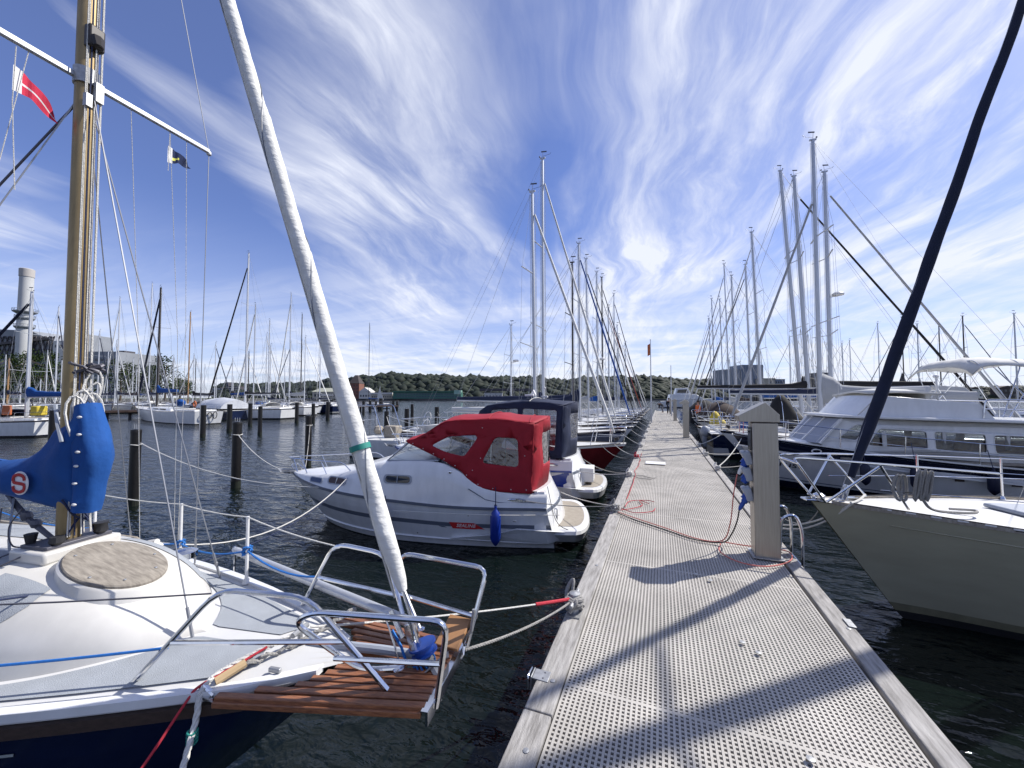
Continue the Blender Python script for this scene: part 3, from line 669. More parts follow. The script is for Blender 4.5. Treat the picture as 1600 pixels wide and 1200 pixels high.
# ================================================================ near sailing boat on the left
fA = Fr(-.936, 1.605, 9)
A = thing('sailing_boat', 'nearest boat on the left: wooden slatted bow platform, blue sail cover, white furled foresail', 'sailing boat', fA.o, fA.a)
hA = Hull([(-7.6,.72),(-6.5,.98),(-5,1.14),(-3.7,1.06),(-2.4,.79),(-1.65,.575),(-1.0,.335),(-.72,.205),(-.48,.02)], [(-7.6,1.08),(-5,1.05),(-3,1.10),(-1.6,1.14),(-.5,1.158)], rake=1.35, srake=.5, flare=(.12,.9), nx=40)
hA.shell(A, [gel, strake, palest, navy, palest, navy, blk], [0, .018, .064, .088, .82, .86, .93, 1.5])
mb = MB(); hA.rail(mb, -7.5, -.6, .012, .05, .035, dz=.03); mb.build('toe_rail', gel, A)
mb = MB(); hA.rail(mb, -7.5, -.56, .020, .03, .046, dz=-.022); mb.build('rubbing_strake', strake, A)
mb = MB()
for sd in (1, -1):       # broken cove line on the topsides
    for a, b in ((-5.6,-2.05),(-1.95,-1.62)):
        rows = []
        for i in range(13):
            t = ((a+(b-a)*i/12)-hA.x0)/(hA.x1-hA.x0); rows.append([hA.pt(t, .150, sd, .004), hA.pt(t, .164, sd, .004)])
        mb.grid(rows, flip=(sd == -1))
mb.build('cove_line', palest, A)
hA.deck(A, deckw, inset=.035, dz=.012)
# turtle-back cabin
NS = -1.36
cw = [(-7,.70),(-4.5,.78),(-3.6,.74),(-2.7,.63),(-2.2,.535),(-1.9,.43),(-1.68,.30),(-1.52,.17),(-1.40,.015)]
ch = [(-7,.34),(-3.5,.40),(-2.6,.39),(-2.2,.365),(-1.9,.29),(-1.68,.18),(-1.5,.06),(-1.36,0)]
def cab(x, y):
    w = max(smo(cw, x), .01); a = min(1, abs(y)/w); return hA.zs(x)+.01+smo(ch, x)*max(0, 1-a**3.2)**.62+.03*(1-a*a)
rows = []
for i in range(61):
    x = NS-(i/60)**1.5*5.6; w = max(smo(cw, x), .01); r = []
    for j in range(25):
        a = 2*j/24-1; a = (abs(a)**.75)*(1 if a >= 0 else -1); r.append(V((x, a*w, cab(x, a*w*.9999))))
    rows.append(r)
mb = MB(); mb.grid(rows); mb.build('cabin', gelw, A, ang=80)
def patch(name, m, xs, lo, hi, zf, dz=.004, nn=10):
    mb = MB(); rows = []
    for x in xs:
        a, b = lo(x), hi(x); rows.append([V((x, a+(b-a)*j/nn, zf(x, a+(b-a)*j/nn)+dz)) for j in range(nn+1)])
    mb.grid(rows, flip=True); return mb.build(name, m, A, ang=60)
def xsr(a, b, n=22): return [a+(b-a)*i/n for i in range(n+1)]
def endr(x, a, b, r):   # rounds the ends of a patch
    d = min(x-a, b-x); return 1 if d >= r else sqrt(max(0, 1-((r-max(d,0))/r)**2))
dz_ = lambda x, y: hA.deckz(x, y)+.012
for sd in (1, -1):
    def lo(x, sd=sd):
        ins = max(smo(cw, x)+.03, .03)
        m_ = (ins+hA.b(x)-.09)/2; return sd*(m_+(ins-m_)*endr(x, -2.6, -.90, .07))
    def hi(x, sd=sd):
        ins = max(smo(cw, x)+.03, .03)
        m_ = (ins+hA.b(x)-.09)/2; return sd*(m_+(hA.b(x)-.09-m_)*endr(x, -2.6, -.90, .07))
    f = (lambda x: min(lo(x), hi(x))); g = (lambda x: max(lo(x), hi(x)))
    patch('non_skid_panel', nonskid, xsr(-2.6, -.90, 30), f, g, dz_)
    def lo2(x, sd=sd): return sd*((smo(cw, x)+.06+hA.b(x)-.09)/2-(hA.b(x)-.15-smo(cw, x))/2*endr(x, -6.9, -2.72, .07))
    def hi2(x, sd=sd): return sd*((smo(cw, x)+.06+hA.b(x)-.09)/2+(hA.b(x)-.15-smo(cw, x))/2*endr(x, -6.9, -2.72, .07))
    patch('non_skid_panel', nonskid, xsr(-6.9, -2.72, 30), (lambda x: min(lo2(x), hi2(x))), (lambda x: max(lo2(x), hi2(x))), dz_)
# cabin-top grey areas either side of the mast foot and round the hatch
ct = lambda x, y: cab(x, y)
patch('non_skid_panel', nonskid, xsr(-5.2, -2.42, 26), lambda x: -.05-.50*endr(x,-5.2,-2.42,.12), lambda x: -.05-.06*endr(x,-5.2,-2.42,.05)*0-.04, ct)
patch('non_skid_panel', nonskid, xsr(-5.2, -2.42, 26), lambda x: .09, lambda x: .09+.43*endr(x,-5.2,-2.42,.12), ct)
patch('non_skid_panel', nonskid, xsr(-2.40, -1.76, 18), lambda x: .245+.03*(x+2.4), lambda x: .27+.21*endr(x,-2.9,-1.70,.35), ct)
patch('non_skid_panel', nonskid, xsr(-2.40, -2.06, 12), lambda x: -.24-.25*endr(x,-2.9,-2.04,.25), lambda x: -.26, ct)
# forehatch: oval weathered plywood lid
hx, hy, hz_ = -1.98, -.035, cab(-1.98, 0)
mb = MB(); c = []
tilt = (cab(-1.75,0)-cab(-2.2,0))/.45
def oval(r, dz, n=40): return [V((hx+.25*r*cos(2*pi*k/n), hy+.19*r*sin(2*pi*k/n), hz_+dz+tilt*.25*r*cos(2*pi*k/n))) for k in range(n)]
mb.grid([oval(1.16,-.07), oval(1.10,.012), oval(1.05,.022), oval(1.0,.020)], closed=True); mb.build('hatch_coaming', gelw, A)
mb = MB(); mb.grid([oval(1.02,.005), oval(1.02,.032), oval(.995,.038), oval(.6,.040), oval(.2,.040)], closed=True); mb.poly(oval(.2,.040)); mb.build('fore_hatch', plyw, A)
mb = MB()
for a in (.5, 1.3, 2.6, 3.7, 5.0, 5.8): mb.lathe([(.008,hz_+.040),(.006,hz_+.044)], (hx+.2*cos(a), hy+.16*sin(a), tilt*.2*cos(a)), 8)
mb.build('hatch_screw', galv, A)
# mast step box, mast, fittings
zt = cab(-2.42, 0)
mb = MB(); mb.box((-2.42,0,zt+.02), (.28,.36,.07)); mb.build('mast_plinth', gelw, A, bevel=.015)
mb = MB(); mb.box((-2.42,0,zt+.065), (.21,.30,.02)); mb.build('mast_step', wired, A, bevel=.004)
mb = MB(); mm = [(-2.42,0,zt+.06),(-2.425,0,3),(-2.44,0,6),(-2.45,0,9.2)]
mb.tube(mm, [.056,.052,.050,.045], 18, ry=.9); MA = mb.build('mast', goldm, A)
mb = MB(); mb.box((-2.375,0,4.70), (.055,.08,.14)); mb.tube([(-2.36,0,4.70),(-2.34,0,4.63)], [.04,.025], 8); mb.build('steaming_light', alud, MA, bevel=.01)
mb = MB(); mb.bar((-2.45,-.86,4.40),(-2.45,.0,4.45),.03,.035); mb.bar((-2.45,.0,4.45),(-2.45,.80,4.50),.03,.035); mb.tube([(-2.45,.80,4.50),(-2.45,.80,4.47)], .02, 6); mb.build('spreader', alu, MA, bevel=.006)
mb = MB(); mb.tube([(-2.43,0,4.40),(-2.43,0,4.50)], [.060,.060], 16); mb.box((-2.36,.02,4.36),(.03,.04,.12)); mb.box((-2.36,-.03,4.28),(.03,.03,.08)); mb.build('mast_band', galv, MA)
mb = MB(); mb.lathe([(.02,zt+.075),(.035,zt+.09),(.03,zt+.12),(.038,zt+.14)], (-2.33,.10,0), 10); mb.build('turning_block', rubber, A); mb = MB(); mb.lathe([(.02,zt+.075),(.035,zt+.09),(.03,zt+.12)], (-2.33,-.10,0), 10); mb.lathe([(.02,zt+.075),(.03,zt+.13)], (-2.5,-.12,0), 8); mb.build('turning_block', rubber, A)
mb = MB()
rq = random.Random(2)
for k, (dx, dy) in enumerate([(.056,.02),(.062,-.03),(.070,.035),(.076,.0),(-.058,.02),(.067,-.04)]):
    tops = 9 if k % 2 else 7.2
    mb.tube([(-2.42+dx*1.3,dy*1.4,zt+.1),(-2.42+dx,dy,zt+.5),(-2.425+dx,dy,3),(-2.445+dx*.9,dy,tops)], .0036 if k != 2 else .006, 5)
mb.build('halyard', ropew, MA)
mb = MB()
for k, (dx, dy) in enumerate([(.066,.01),(.073,-.02)]):
    mb.tube([(-2.42+dx*1.3,dy*1.4,zt+.1),(-2.42+dx,dy,zt+.5),(-2.425+dx,dy,3),(-2.445+dx*.9,dy,8.6)], .004, 5)
mb.build('halyard', ropenb, MA)
mb = MB()      # coiled halyards and knot bundle hung on the mast at cleat height
for k in range(9):
    a = rq.uniform(0,6.28); c = V((-2.33+rq.uniform(-.02,.03), rq.uniform(-.06,.06), 2.50+rq.uniform(-.05,.12)))
    mb.tube([c+V((.015*sin(t*2.1+a), .045*sin(t+a), -.15+.15*cos(t))) for t in [i*6.4/14 for i in range(15)]], .0065, 5)
mb.build('rope_coil', ropew, MA)
mb = MB()
for k in range(6):
    c = V((-2.36+rq.uniform(-.02,.03), rq.uniform(-.07,.07), 2.66)); mb.tube([c+V((.02*sin(t*2+k), .035*cos(t+k), -.015*t)) for t in [i*.5 for i in range(9)]], .009, 5)
mb.build('rope_knot', wired, MA)
mb = MB(); mb.tube(spline([(-2.5,.03,1.85),(-2.47,.09,1.75),(-2.40,.09,1.68),(-2.36,.02,1.74),(-2.34,-.05,1.66),(-2.38,-.08,1.58)]), .006, 5); mb.tube(spline([(-2.36,-.07,1.86),(-2.33,-.03,1.76),(-2.36,.06,1.70),(-2.34,.08,1.62)]), .006, 5); mb.build('lashing', ropenb, MA)
# boom, cover
bz = 1.98
mb = MB(); mb.tube([(-2.48,0,bz-.02),(-5.6,0,bz+.18)], .05, 12); mb.build('boom', goldm, A)
rows = []       # cover: sections down the boom, then climbing round the mast
prof = [(-2.27,.02,1.80,2.39),(-2.275,.08,1.785,2.40),(-2.33,.102,1.78,2.40),(-2.41,.105,1.775,2.38),(-2.50,.10,1.785,2.27),(-2.60,.105,1.80,2.17),(-2.76,.115,1.83,2.08),(-3.0,.12,1.86,2.06),(-3.5,.13,1.89,2.12),(-4.2,.12,1.94,2.15),(-5.0,.10,2.00,2.16),(-5.6,.05,2.08,2.16)]
rq = random.Random(4)
for x, w, z0, z1 in prof:
    r = []
    for k in range(24):
        a = 2*pi*k/24; ww = w*(1-.35*max(0, sin(a))) if x < -2.4 else w
        bulge = 1+.06*sin(3*a+x*9)
        r.append(V((x+(.05*cos(a)*0)+(.03*(sin(a)) if x > -2.5 else 0), ww*cos(a)*bulge, (z0+z1)/2+(z1-z0)/2*sin(a)*(1+.01*sin(x*30)))))
    rows.append(r)
mb = MB(); rr_ = []
for i in range(len(rows)-1):
    for j in range(3): rr_.append([a.lerp(b, j/3) for a, b in zip(rows[i], rows[i+1])])
rr_.append(rows[-1])
for i, r in enumerate(rr_):
    for k, p in enumerate(r): d = noise.noise(p*7)*.022+noise.noise(V((p.x*4,p.y*2,p.z*16)))*.012; r[k] = p+V((0, d*(1 if p.y > 0 else -1), d*.5))
mb.grid(rr_, closed=True, flip=True); mb.poly(rr_[0]); mb.poly(rr_[-1][::-1])
q_ = spline([(-2.285,.0,1.785),(-2.265,0,1.95),(-2.245,.0,2.10),(-2.27,0,2.25),(-2.31,0,2.41)], 6); mb.tube(q_, [smo([(0,.062),(8,.078),(13,.086),(19,.072),(24,.055)], i) for i in range(len(q_))], 22, mod=lambda i, a: 1+.05*sin(a*6+i*.22)+.025*sin(a*3-i*.9))
SCV = mb.build('sail_cover', canb, A, ang=70)
mb = MB()
for z in (1.84, 1.96, 2.06, 2.14, 2.24, 2.34): mb.ball((-2.235+.010*sin(z*9),-.083,z), (.018,.008,.008), 8)
mb.build('toggle', plasw, SCV)
mb = MB(); mb.tube([(-2.39,-.10,2.41),(-2.34,-.115,2.30),(-2.31,-.11,2.20)], .009, 5); mb.build('strap', plasg, SCV)
# round badge with the letter-like emblem
lc = V((-2.60, -.122, 1.955))
mb = MB(); n = 28; mb.prism([lc+V((.068*cos(2*pi*k/n), 0, .068*sin(2*pi*k/n))) for k in range(n)], (0,-.004,0)); BD = mb.build('badge', wht, SCV, smooth=False)
mb = MB()
pts = [(.045,.018),(.036,.040),(.0,.050),(-.038,.040),(-.046,.020),(-.036,.004),(.036,-.004),(.046,-.020),(.038,-.040),(0,-.050),(-.036,-.040),(-.045,-.018)]
sp_ = spline([lc+V((a,-.008,b)) for a, b in pts], 4)
for p, q in zip(sp_, sp_[1:]): mb.bar(p, q+(q-p)*.15, .003, .017)
mb.build('letter_s', mat('badge_red', (.42,.03,.03), .7), BD)
# vang tackle under the boom, grey strap
mb = MB(); mb.tube([(-2.95,0,1.84),(-2.72,-.03,1.72),(-2.50,-.02,1.60)], [.014,.018,.014], 6); mb.tube([(-3.0,.02,1.84),(-2.75,.0,1.70),(-2.48,.0,1.56)], .008, 5)
mb.ball((-2.72,-.03,1.73), (.04,.025,.035), 8); mb.ball((-2.64,-.03,1.69), (.035,.025,.03), 8); mb.ball((-2.50,-.03,1.585), (.045,.035,.04), 8); mb.build('vang_tackle', wired, A)
mb = MB(); mb.bar((-2.86,-.02,1.82),(-2.72,-.10,1.62),.008,.035); mb.bar((-2.72,-.10,1.62),(-2.66,-.12,1.505),.008,.035); mb.build('webbing_strap', plasg, A)
mb = MB()
for p in ([(-2.95,-.12,1.84),(-2.93,-.14,1.74),(-2.90,-.13,1.68)],[(-2.75,-.12,1.80),(-2.77,-.12,1.70),(-2.80,-.12,1.63)],[(-2.62,-.1,1.80),(-2.66,-.13,1.70),(-2.60,-.14,1.60),(-2.50,-.10,1.60)],[(-2.45,.02,1.62),(-2.6,-.16,1.56),(-2.7,-.2,1.515),(-2.95,-.24,1.50)],[(-2.36,-.1,1.62),(-2.7,-.32,1.48),(-3.6,-.46,1.47)]): mb.tube(spline(p), .004, 4)
mb.build('loose_line', wired, A)
# deck eye housings, vent, light
for (x, y) in ((-2.86,-.30),(-2.45,.47)):
    z = cab(x, y); mb = MB(); mb.ball((x,y,z), (.09,.05,.022), 12); mb.tube([(x-.03,y,z+.005),(x+.05,y,z+.03)], [.028,.020], 10); mb.build('eye_moulding', gelw, A)
z = cab(-2.12,.42); mb = MB(); mb.lathe([(.075,z-.02),(.078,z+.02),(.05,z+.035),(.01,z+.038)], (-2.12,.44,0), 20); mb.build('ventilator', chrome, A)
mb = MB(); z = cab(-2.9,.55); mb.tube([(-4.3,.56,z+.035),(-4.2,.56,z+.055),(-2.65,.50,z+.055),(-2.55,.49,z+.02)], .016, 8)
mb.tube([(-4.3,-.56,z+.035),(-4.2,-.56,z+.055),(-2.95,-.52,z+.055),(-2.85,-.51,z+.02)], .016, 8); mb.build('handrail', teakg, A)
# bow platform
PT = thing; zp = 1.165
P = MB()
for sd in (1, -1):
    for k in range(6):
        yf = (.205-.037*k)*sd; xa = -(.93,.79,.64,.60,.56,.54)[k]; ya = yf+sd*(.125-.008*k)*(abs(xa)/.93)
        z = zp+.012-(0 if k else .004); sl_ = MB(); a = V((-.02,yf,z)); b_ = V((xa,ya,z-.012)); w = .031
        dn = (b_-a).normalized(); s2 = dn.cross(V((0,0,1)))
        sl_.bar(a, b_, w, .026); sl_.build('platform_slat', teak, A, bevel=.004, smooth=False)
mb = MB(); mb.bar((-.03,-.222,zp-.008),(-.93,-.345,zp-.02),.022,.026); mb.bar((-.03,.222,zp-.008),(-.93,.345,zp-.02),.022,.026)
mb.bar((-.25,-.24,zp-.025),(-.25,.24,zp-.025),.03,.02); mb.bar((-.5,-.25,zp-.03),(-.5,.25,zp-.03),.03,.02); mb.build('platform_frame', teak, A, bevel=.004, smooth=False)
mb = MB(); mb.bar((.0,-.24,zp-.012),(.0,.25,zp-.012),.012,.055); mb.bar((-.01,-.24,zp+.015),(-.01,.25,zp+.015),.03,.006); mb.tube([(.02,.12,zp),(.03,.12,zp+.02),(.02,.16,zp+.03)],.006,5); mb.build('platform_end_plate', chrome, A, smooth=False)
mb = MB(); mb.bar((-.06,.12,zp+.04),(-.035,.27,zp+.11),.13,.02); mb.build('anchor_chafe_board', mat('board_light', (.42,.22,.10), .5, nz=.3, ns=9), A, bevel=.004, smooth=False)
mb = MB(); mb.tube([(-.75,.02,zp+.04),(-.35,.02,zp+.055),(-.12,.03,zp+.05)], [.022,.022,.02], 10); mb.build('anchor_shank', plasg, A)
mb = MB(); mb.tube([(-.12,.03,zp+.05),(-.05,.10,zp-.06),(-.10,.17,zp-.15)], [.02,.015,.01], 6); mb.tube([(-.12,.03,zp+.05),(-.04,-.03,zp+.02),(-.02,-.05,zp-.08)], [.02,.02,.01], 6)
mb.prism([(-.10,-.05,zp+.03),(-.02,.02,zp+.09),(-.04,.08,zp+.02)], (.012,0,.004)); mb.tube([(-.02,.24,zp),(.05,.19,zp+.10),(.06,.2,zp+.2)], .010, 6); mb.build('anchor', galv, A)
# pulpit: four stainless hoops
r_ = .0125
def hoop(pts, r=.09, bars=()):
    mb = MB(); mb.tube(rnd(pts, r), r_, 10)
    for a, b_ in bars: mb.tube([a, b_], r_*.9, 8)
    mb.ball(pts[0], (.028,.028,.008), 10); return mb.build('pulpit_hoop', chrome, A)
hoop([(-1.40,-.36,1.13),(-1.045,-.235,1.56),(-.56,-.235,1.575),(-.22,-.16,1.18)], .10, [((-1.22,-.30,1.335),(-.405,-.20,1.385))])
hoop([(-.20,-.10,1.235),(-.36,-.15,1.235),(-.64,-.23,1.455),(-.54,-.235,1.515),(.085,-.23,1.545),(.02,-.19,1.17)], .07, [((-.46,-.19,1.30),(.055,-.21,1.36))])
hoop([(-1.12,.36,1.13),(-.84,.31,1.59),(-.50,.31,1.555),(-.27,.16,1.17)], .09, [((-.97,.335,1.37),(-.415,.26,1.36))])
hoop([(-.24,.20,1.23),(-.44,.31,1.46),(-.40,.31,1.57),(.10,.31,1.53),(.02,.2,1.17)], .07, [((-.40,.29,1.35),(.06,.25,1.30))])
# stanchions, guard wires
stn = [(-1.72,.56),(-2.62,.80),(-3.95,1.04)]
for sd in (1, -1):
    tops = []
    for x, y in stn if sd > 0 else [(-2.9,.86),(-4.4,1.08)]:
        z = hA.zs(x)+.02; mb = MB(); mb.tube([(x,sd*y,z),(x,sd*y,z+.46)], [.011,.010], 8); mb.lathe([(.03,z),(.014,z+.03)], (x,sd*y,0), 8); mb.build('stanchion', plasw if sd > 0 else chrome, A); tops.append((x,sd*y,z+.455))
    mb = MB(); st_ = (-.84,.31,1.575) if sd > 0 else (-1.08,-.24,1.54)
    pts = [st_]+tops+[(-7.2,sd*.8,1.50)]
    for a, b_ in zip(pts, pts[1:]): mb.tube(catn(a, b_, .015, 6), .0045 if sd > 0 else .004, 5)
    mb.build('guard_wire', ropew if sd > 0 else wired, A)
# tackle line and blue cords along the far rail
mb = MB(); pp = [(-.97,.335,1.37),(-1.72,.56,1.38),(-2.62,.80,1.27),(-3.95,1.04,1.22),(-5.5,1.1,1.3)]
for a, b_ in zip(pp, pp[1:]): mb.tube(catn(a, b_, .05, 8), .0065, 5)
for p in pp[1:4]:
    for k in range(4): mb.tube([V(p)+V((.025*cos(t+k),.02*sin(t*1.3+k),.03*sin(t+k*2))) for t in [i*.7 for i in range(8)]], .006, 4)
mb.build('blue_cord', ropeb, A)
# spinnaker pole lying along the far side deck
mb = MB(); mb.tube([(-1.95,.70,1.30),(-.25,.17,1.27)], .026, 12); mb.tube([(-1.95,.70,1.30),(-2.0,.715,1.31)], [.03,.018], 8); mb.build('spinnaker_pole', alu, A)
mb = MB(); mb.tube([(-1.99,.71,1.12),(-1.99,.71,1.33)], .008, 6); mb.build('pole_chock', chrome, A)
# forestay with furled sail
fs0, fs1 = V((-.155,0,1.30)), V((-2.43,0,7.75))
dv = (fs1-fs0); n = 150; pts = []; rad = []
for i in range(n+1):
    t = .035+.955*i/n; pts.append(fs0+dv*t); s_ = (t-.035)/.955
    base = .020+.026*min(1, s_/.05)**.6; base = min(base, .0425-.013*s_); base *= 1 if s_ < .93 else 1-.5*(s_-.93)/.07
    rad.append(base*(1+.05*noise.noise(V((i*.31, 0, 3)))+.02*sin(i*1.7)))
def helix(i, a):
    ph = (a+i*.33) % (2*pi); return 1+.17*(ph/(2*pi))-.08
mb = MB(); mb.tube(pts, rad, 22, mod=helix); FS = mb.build('furled_foresail', sailw, A, ang=60)
mb = MB(); mb.tube([fs0+dv*.140+dv.normalized()*(.028*(k/8-.5)) for k in range(9)], [.0505]*9, 20, cap=False); mb.build('green_tape', green, FS)
mb = MB(); hx_ = []; dn3 = dv.normalized(); ua = V((0,1,0)); ub = dn3.cross(ua)
for i in range(500):
    t = .04+.94*i/500; k_ = min(n, int(i*n/500)); a_ = i*.082; hx_.append(fs0+dv*t+(ua*cos(a_)+ub*sin(a_))*rad[k_]*1.02)
mb.tube(hx_, .0028, 4); mb.build('leech_tape', greyst, FS)
mb = MB(); side_ = V((0,-1,0)); mb.tube([fs0+dv*(.03+.93*i/30)+V((-.047+.012*i/30,-.012,0)) for i in range(31)], .0045, 5); mb.build('jib_halyard', ropew, FS)
mb = MB(); mb.tube([fs0-dv*.012, fs0+dv*.04], .007, 6); mb.bar((-.16,-.025,1.26),(-.20,-.02,1.38),.012,.03); mb.bar((-.16,.025,1.26),(-.20,.02,1.38),.012,.03); mb.tube([(-.14,0,1.18),(-.16,0,1.30)],.012,6); mb.build('forestay_fitting', chrome, A)
mb = MB(); dd = dv.normalized(); c = V((-.135,.02,1.255)); u1 = V((0,1,0)); u2 = dd.cross(u1)
for a, b_, r in ((-.022,-.015,.062),(-.015,.015,.045),(.015,.024,.065)):
    mb.tube([c+dd*a, c+dd*b_], r, 22)
mb.build('furler_drum', plasb, A)
mb = MB()
for k in range(7):
    c2 = V((-.13,.02,1.255)); mb.tube([c2+V((.05*cos(t+k),.05*sin(t+k),-.08-.05*sin(t*2+k))) for t in [i*.6 for i in range(7)]], .005, 4)
mb.tube([(-.30,.02,1.32),(-.24,.0,1.26),(-.2,-.02,1.20)], .007, 5); mb.build('furling_line', ropeb, A)
mb = MB(); mb.tube([(-.33,.0,1.40),(-.28,.0,1.28),(-.25,.0,1.19)], .005, 5); mb.tube([(-.30,.01,1.42),(-.24,.01,1.30)], .012, 6); mb.ball((-.19,.01,1.30), .02, 8); mb.build('shackle', chrome, A)
# shrouds
top = V((-2.44,0,7.8)); tm_ = V((-2.43,0,4.4))
for (a, pth, r) in (('l', [(-2.42,.76,1.12),(-2.45,.80,4.5),top], .0035), ('r', [(-3.4,-.98,1.08),(-2.45,-.86,4.4),top], .0035),
                    ('m', [(-1.98,.60,1.12),tm_], .0042), ('n', [(-1.385,-.06,1.13),(-2.37,0,4.35)], .0042), ('b', [(-3.3,.92,1.1),tm_], .0035), ('c', [(-3.2,-.93,1.1),tm_], .0038)):
    mb = MB(); mb.tube(pth, r, 5); p = V(pth[0]); d_ = (V(pth[1])-p).normalized()
    mb.tube([p+d_*.06, p+d_*.22], .0085, 6); mb.tube([p-d_*.02, p+d_*.06], .007, 6); mb.ball(p+d_*.14, (.012,.012,.02), 6); mb.build('shroud', wire, A)
mb = MB(); mb.tube([(-7.3,0,1.1),top+V((0,0,1.3))], .004, 5); mb.tube([(-2.45,-.02,4.3),(-3.9,-1.0,1.06)], .006, 5); mb.tube([(-2.46,-.02,8.2),(-4.1,-1.02,1.06)], .0045, 5); mb.build('backstay', wired, A)
mb = MB()
for x0, z0, x1, y1 in ((.62,4.48,-2.62,.78),(.5,4.47,-2.66,.78),(.25,4.45,-2.6,.5),(-.24,4.43,-2.7,-.6),(-.40,4.42,-2.6,-.7)): mb.tube([(-2.45,x0,z0),(-2.5,(x0+y1)/2,(z0+1.3)/2),(x1,y1,1.3)], .0022, 4)
mb.build('flag_halyard', ropew, A)
# flags flown from the spreader: things hanging from the boat
fl = thing('flag', 'red and white pennant with a white cross, wind-worn, hanging under the left spreader', 'flag', fA.w((-2.45,-.29,4.40)), fA.a)
def flagmesh(cols, L_, h0, h1, drop, x0=0, nn=14, dirx=1):
    mb = MB(); rows = []; mi = []
    for i in range(nn+1):
        t = i/nn; hh = h0+(h1-h0)*t; cy = dirx*L_*t*.55; cz = -.10-drop*t**1.5; r = []
        for j in range(11):
            r.append(V((-.03*sin(t*8+j*.15)*t-.015, cy+.012*sin(t*9), cz-hh*j/10)))
        rows.append(r)
    for i in range(nn):
        for j in range(10):
            mb.add([rows[i][j], rows[i][j+1], rows[i+1][j+1], rows[i+1][j]], [(0,1,2,3)], cols(i/nn, j/10))
    return mb
fwt, frd = mat('flag_white', (.7,.7,.7), .9), mat('flag_red', (.55,.03,.07), .9)
flagmesh(lambda t, u: 0 if (t < .14 or .4 < u < .55) else 1, .33, .145, .055, .15).build('pennant', [fwt, frd], fl)
mb = MB(); mb.tube([(0,0,0),(0,-.004,-.32),(.0,.02,-.8)], .0025, 4); mb.build('toggle_line', ropew, fl)
fl = thing('flag', 'small dark blue pennant with a pale yellow stripe under the right spreader', 'flag', fA.w((-2.45,.50,4.46)), fA.a)
flagmesh(lambda t, u: 0 if t < .10 else (1 if .62 < u+.3*t < .78 and t < .5 else 2), .30, .13, .03, .05).build('pennant', [fwt, mat('flag_yellow', (.6,.6,.12), .9), mat('flag_navy', (.01,.02,.07), .9)], fl)
mb = MB(); mb.tube([(0,0,0),(0,-.004,-.3)], .0025, 4); mb.build('toggle_line', ropew, fl)
# bow cleats and fairleads
mb = MB(); mb.tube([(-.80,.0,1.20),(-.80,.0,1.27)], .012, 8); mb.tube([(-.80,-.05,1.27),(-.80,.05,1.27)], .013, 8); mb.build('bow_cleat', galv, A)
mb = MB(); mb.box((-1.0,-.325,1.155), (.13,.035,.015)); mb.tube([(-1.05,-.325,1.165),(-1.0,-.325,1.195),(-.95,-.325,1.165)], .010, 6); mb.build('fairlead', chrome, A)
for x in (-.98, -.80):
    mb = MB(); mb.box((x+.02,-.185+.04*(x+1),1.195), (.06,.018,.02)); mb.build('deck_hinge', galv, A, bevel=.004)
# companionway area, further aft
mb = MB(); mb.box((-4.6,0,1.50), (.8,.6,.08)); mb.build('sliding_hatch', gelw, A, bevel=.02)
mb = MB(); loft_cabin(mb, [-3.55,-3.5,-3.4,-3.2,-2.96,-2.93], lambda x: .42, lambda x: 1.42, lambda x: .02 if x in (-3.55,-2.93) else .10, 12); mb.build('deck_locker', gelw, A)
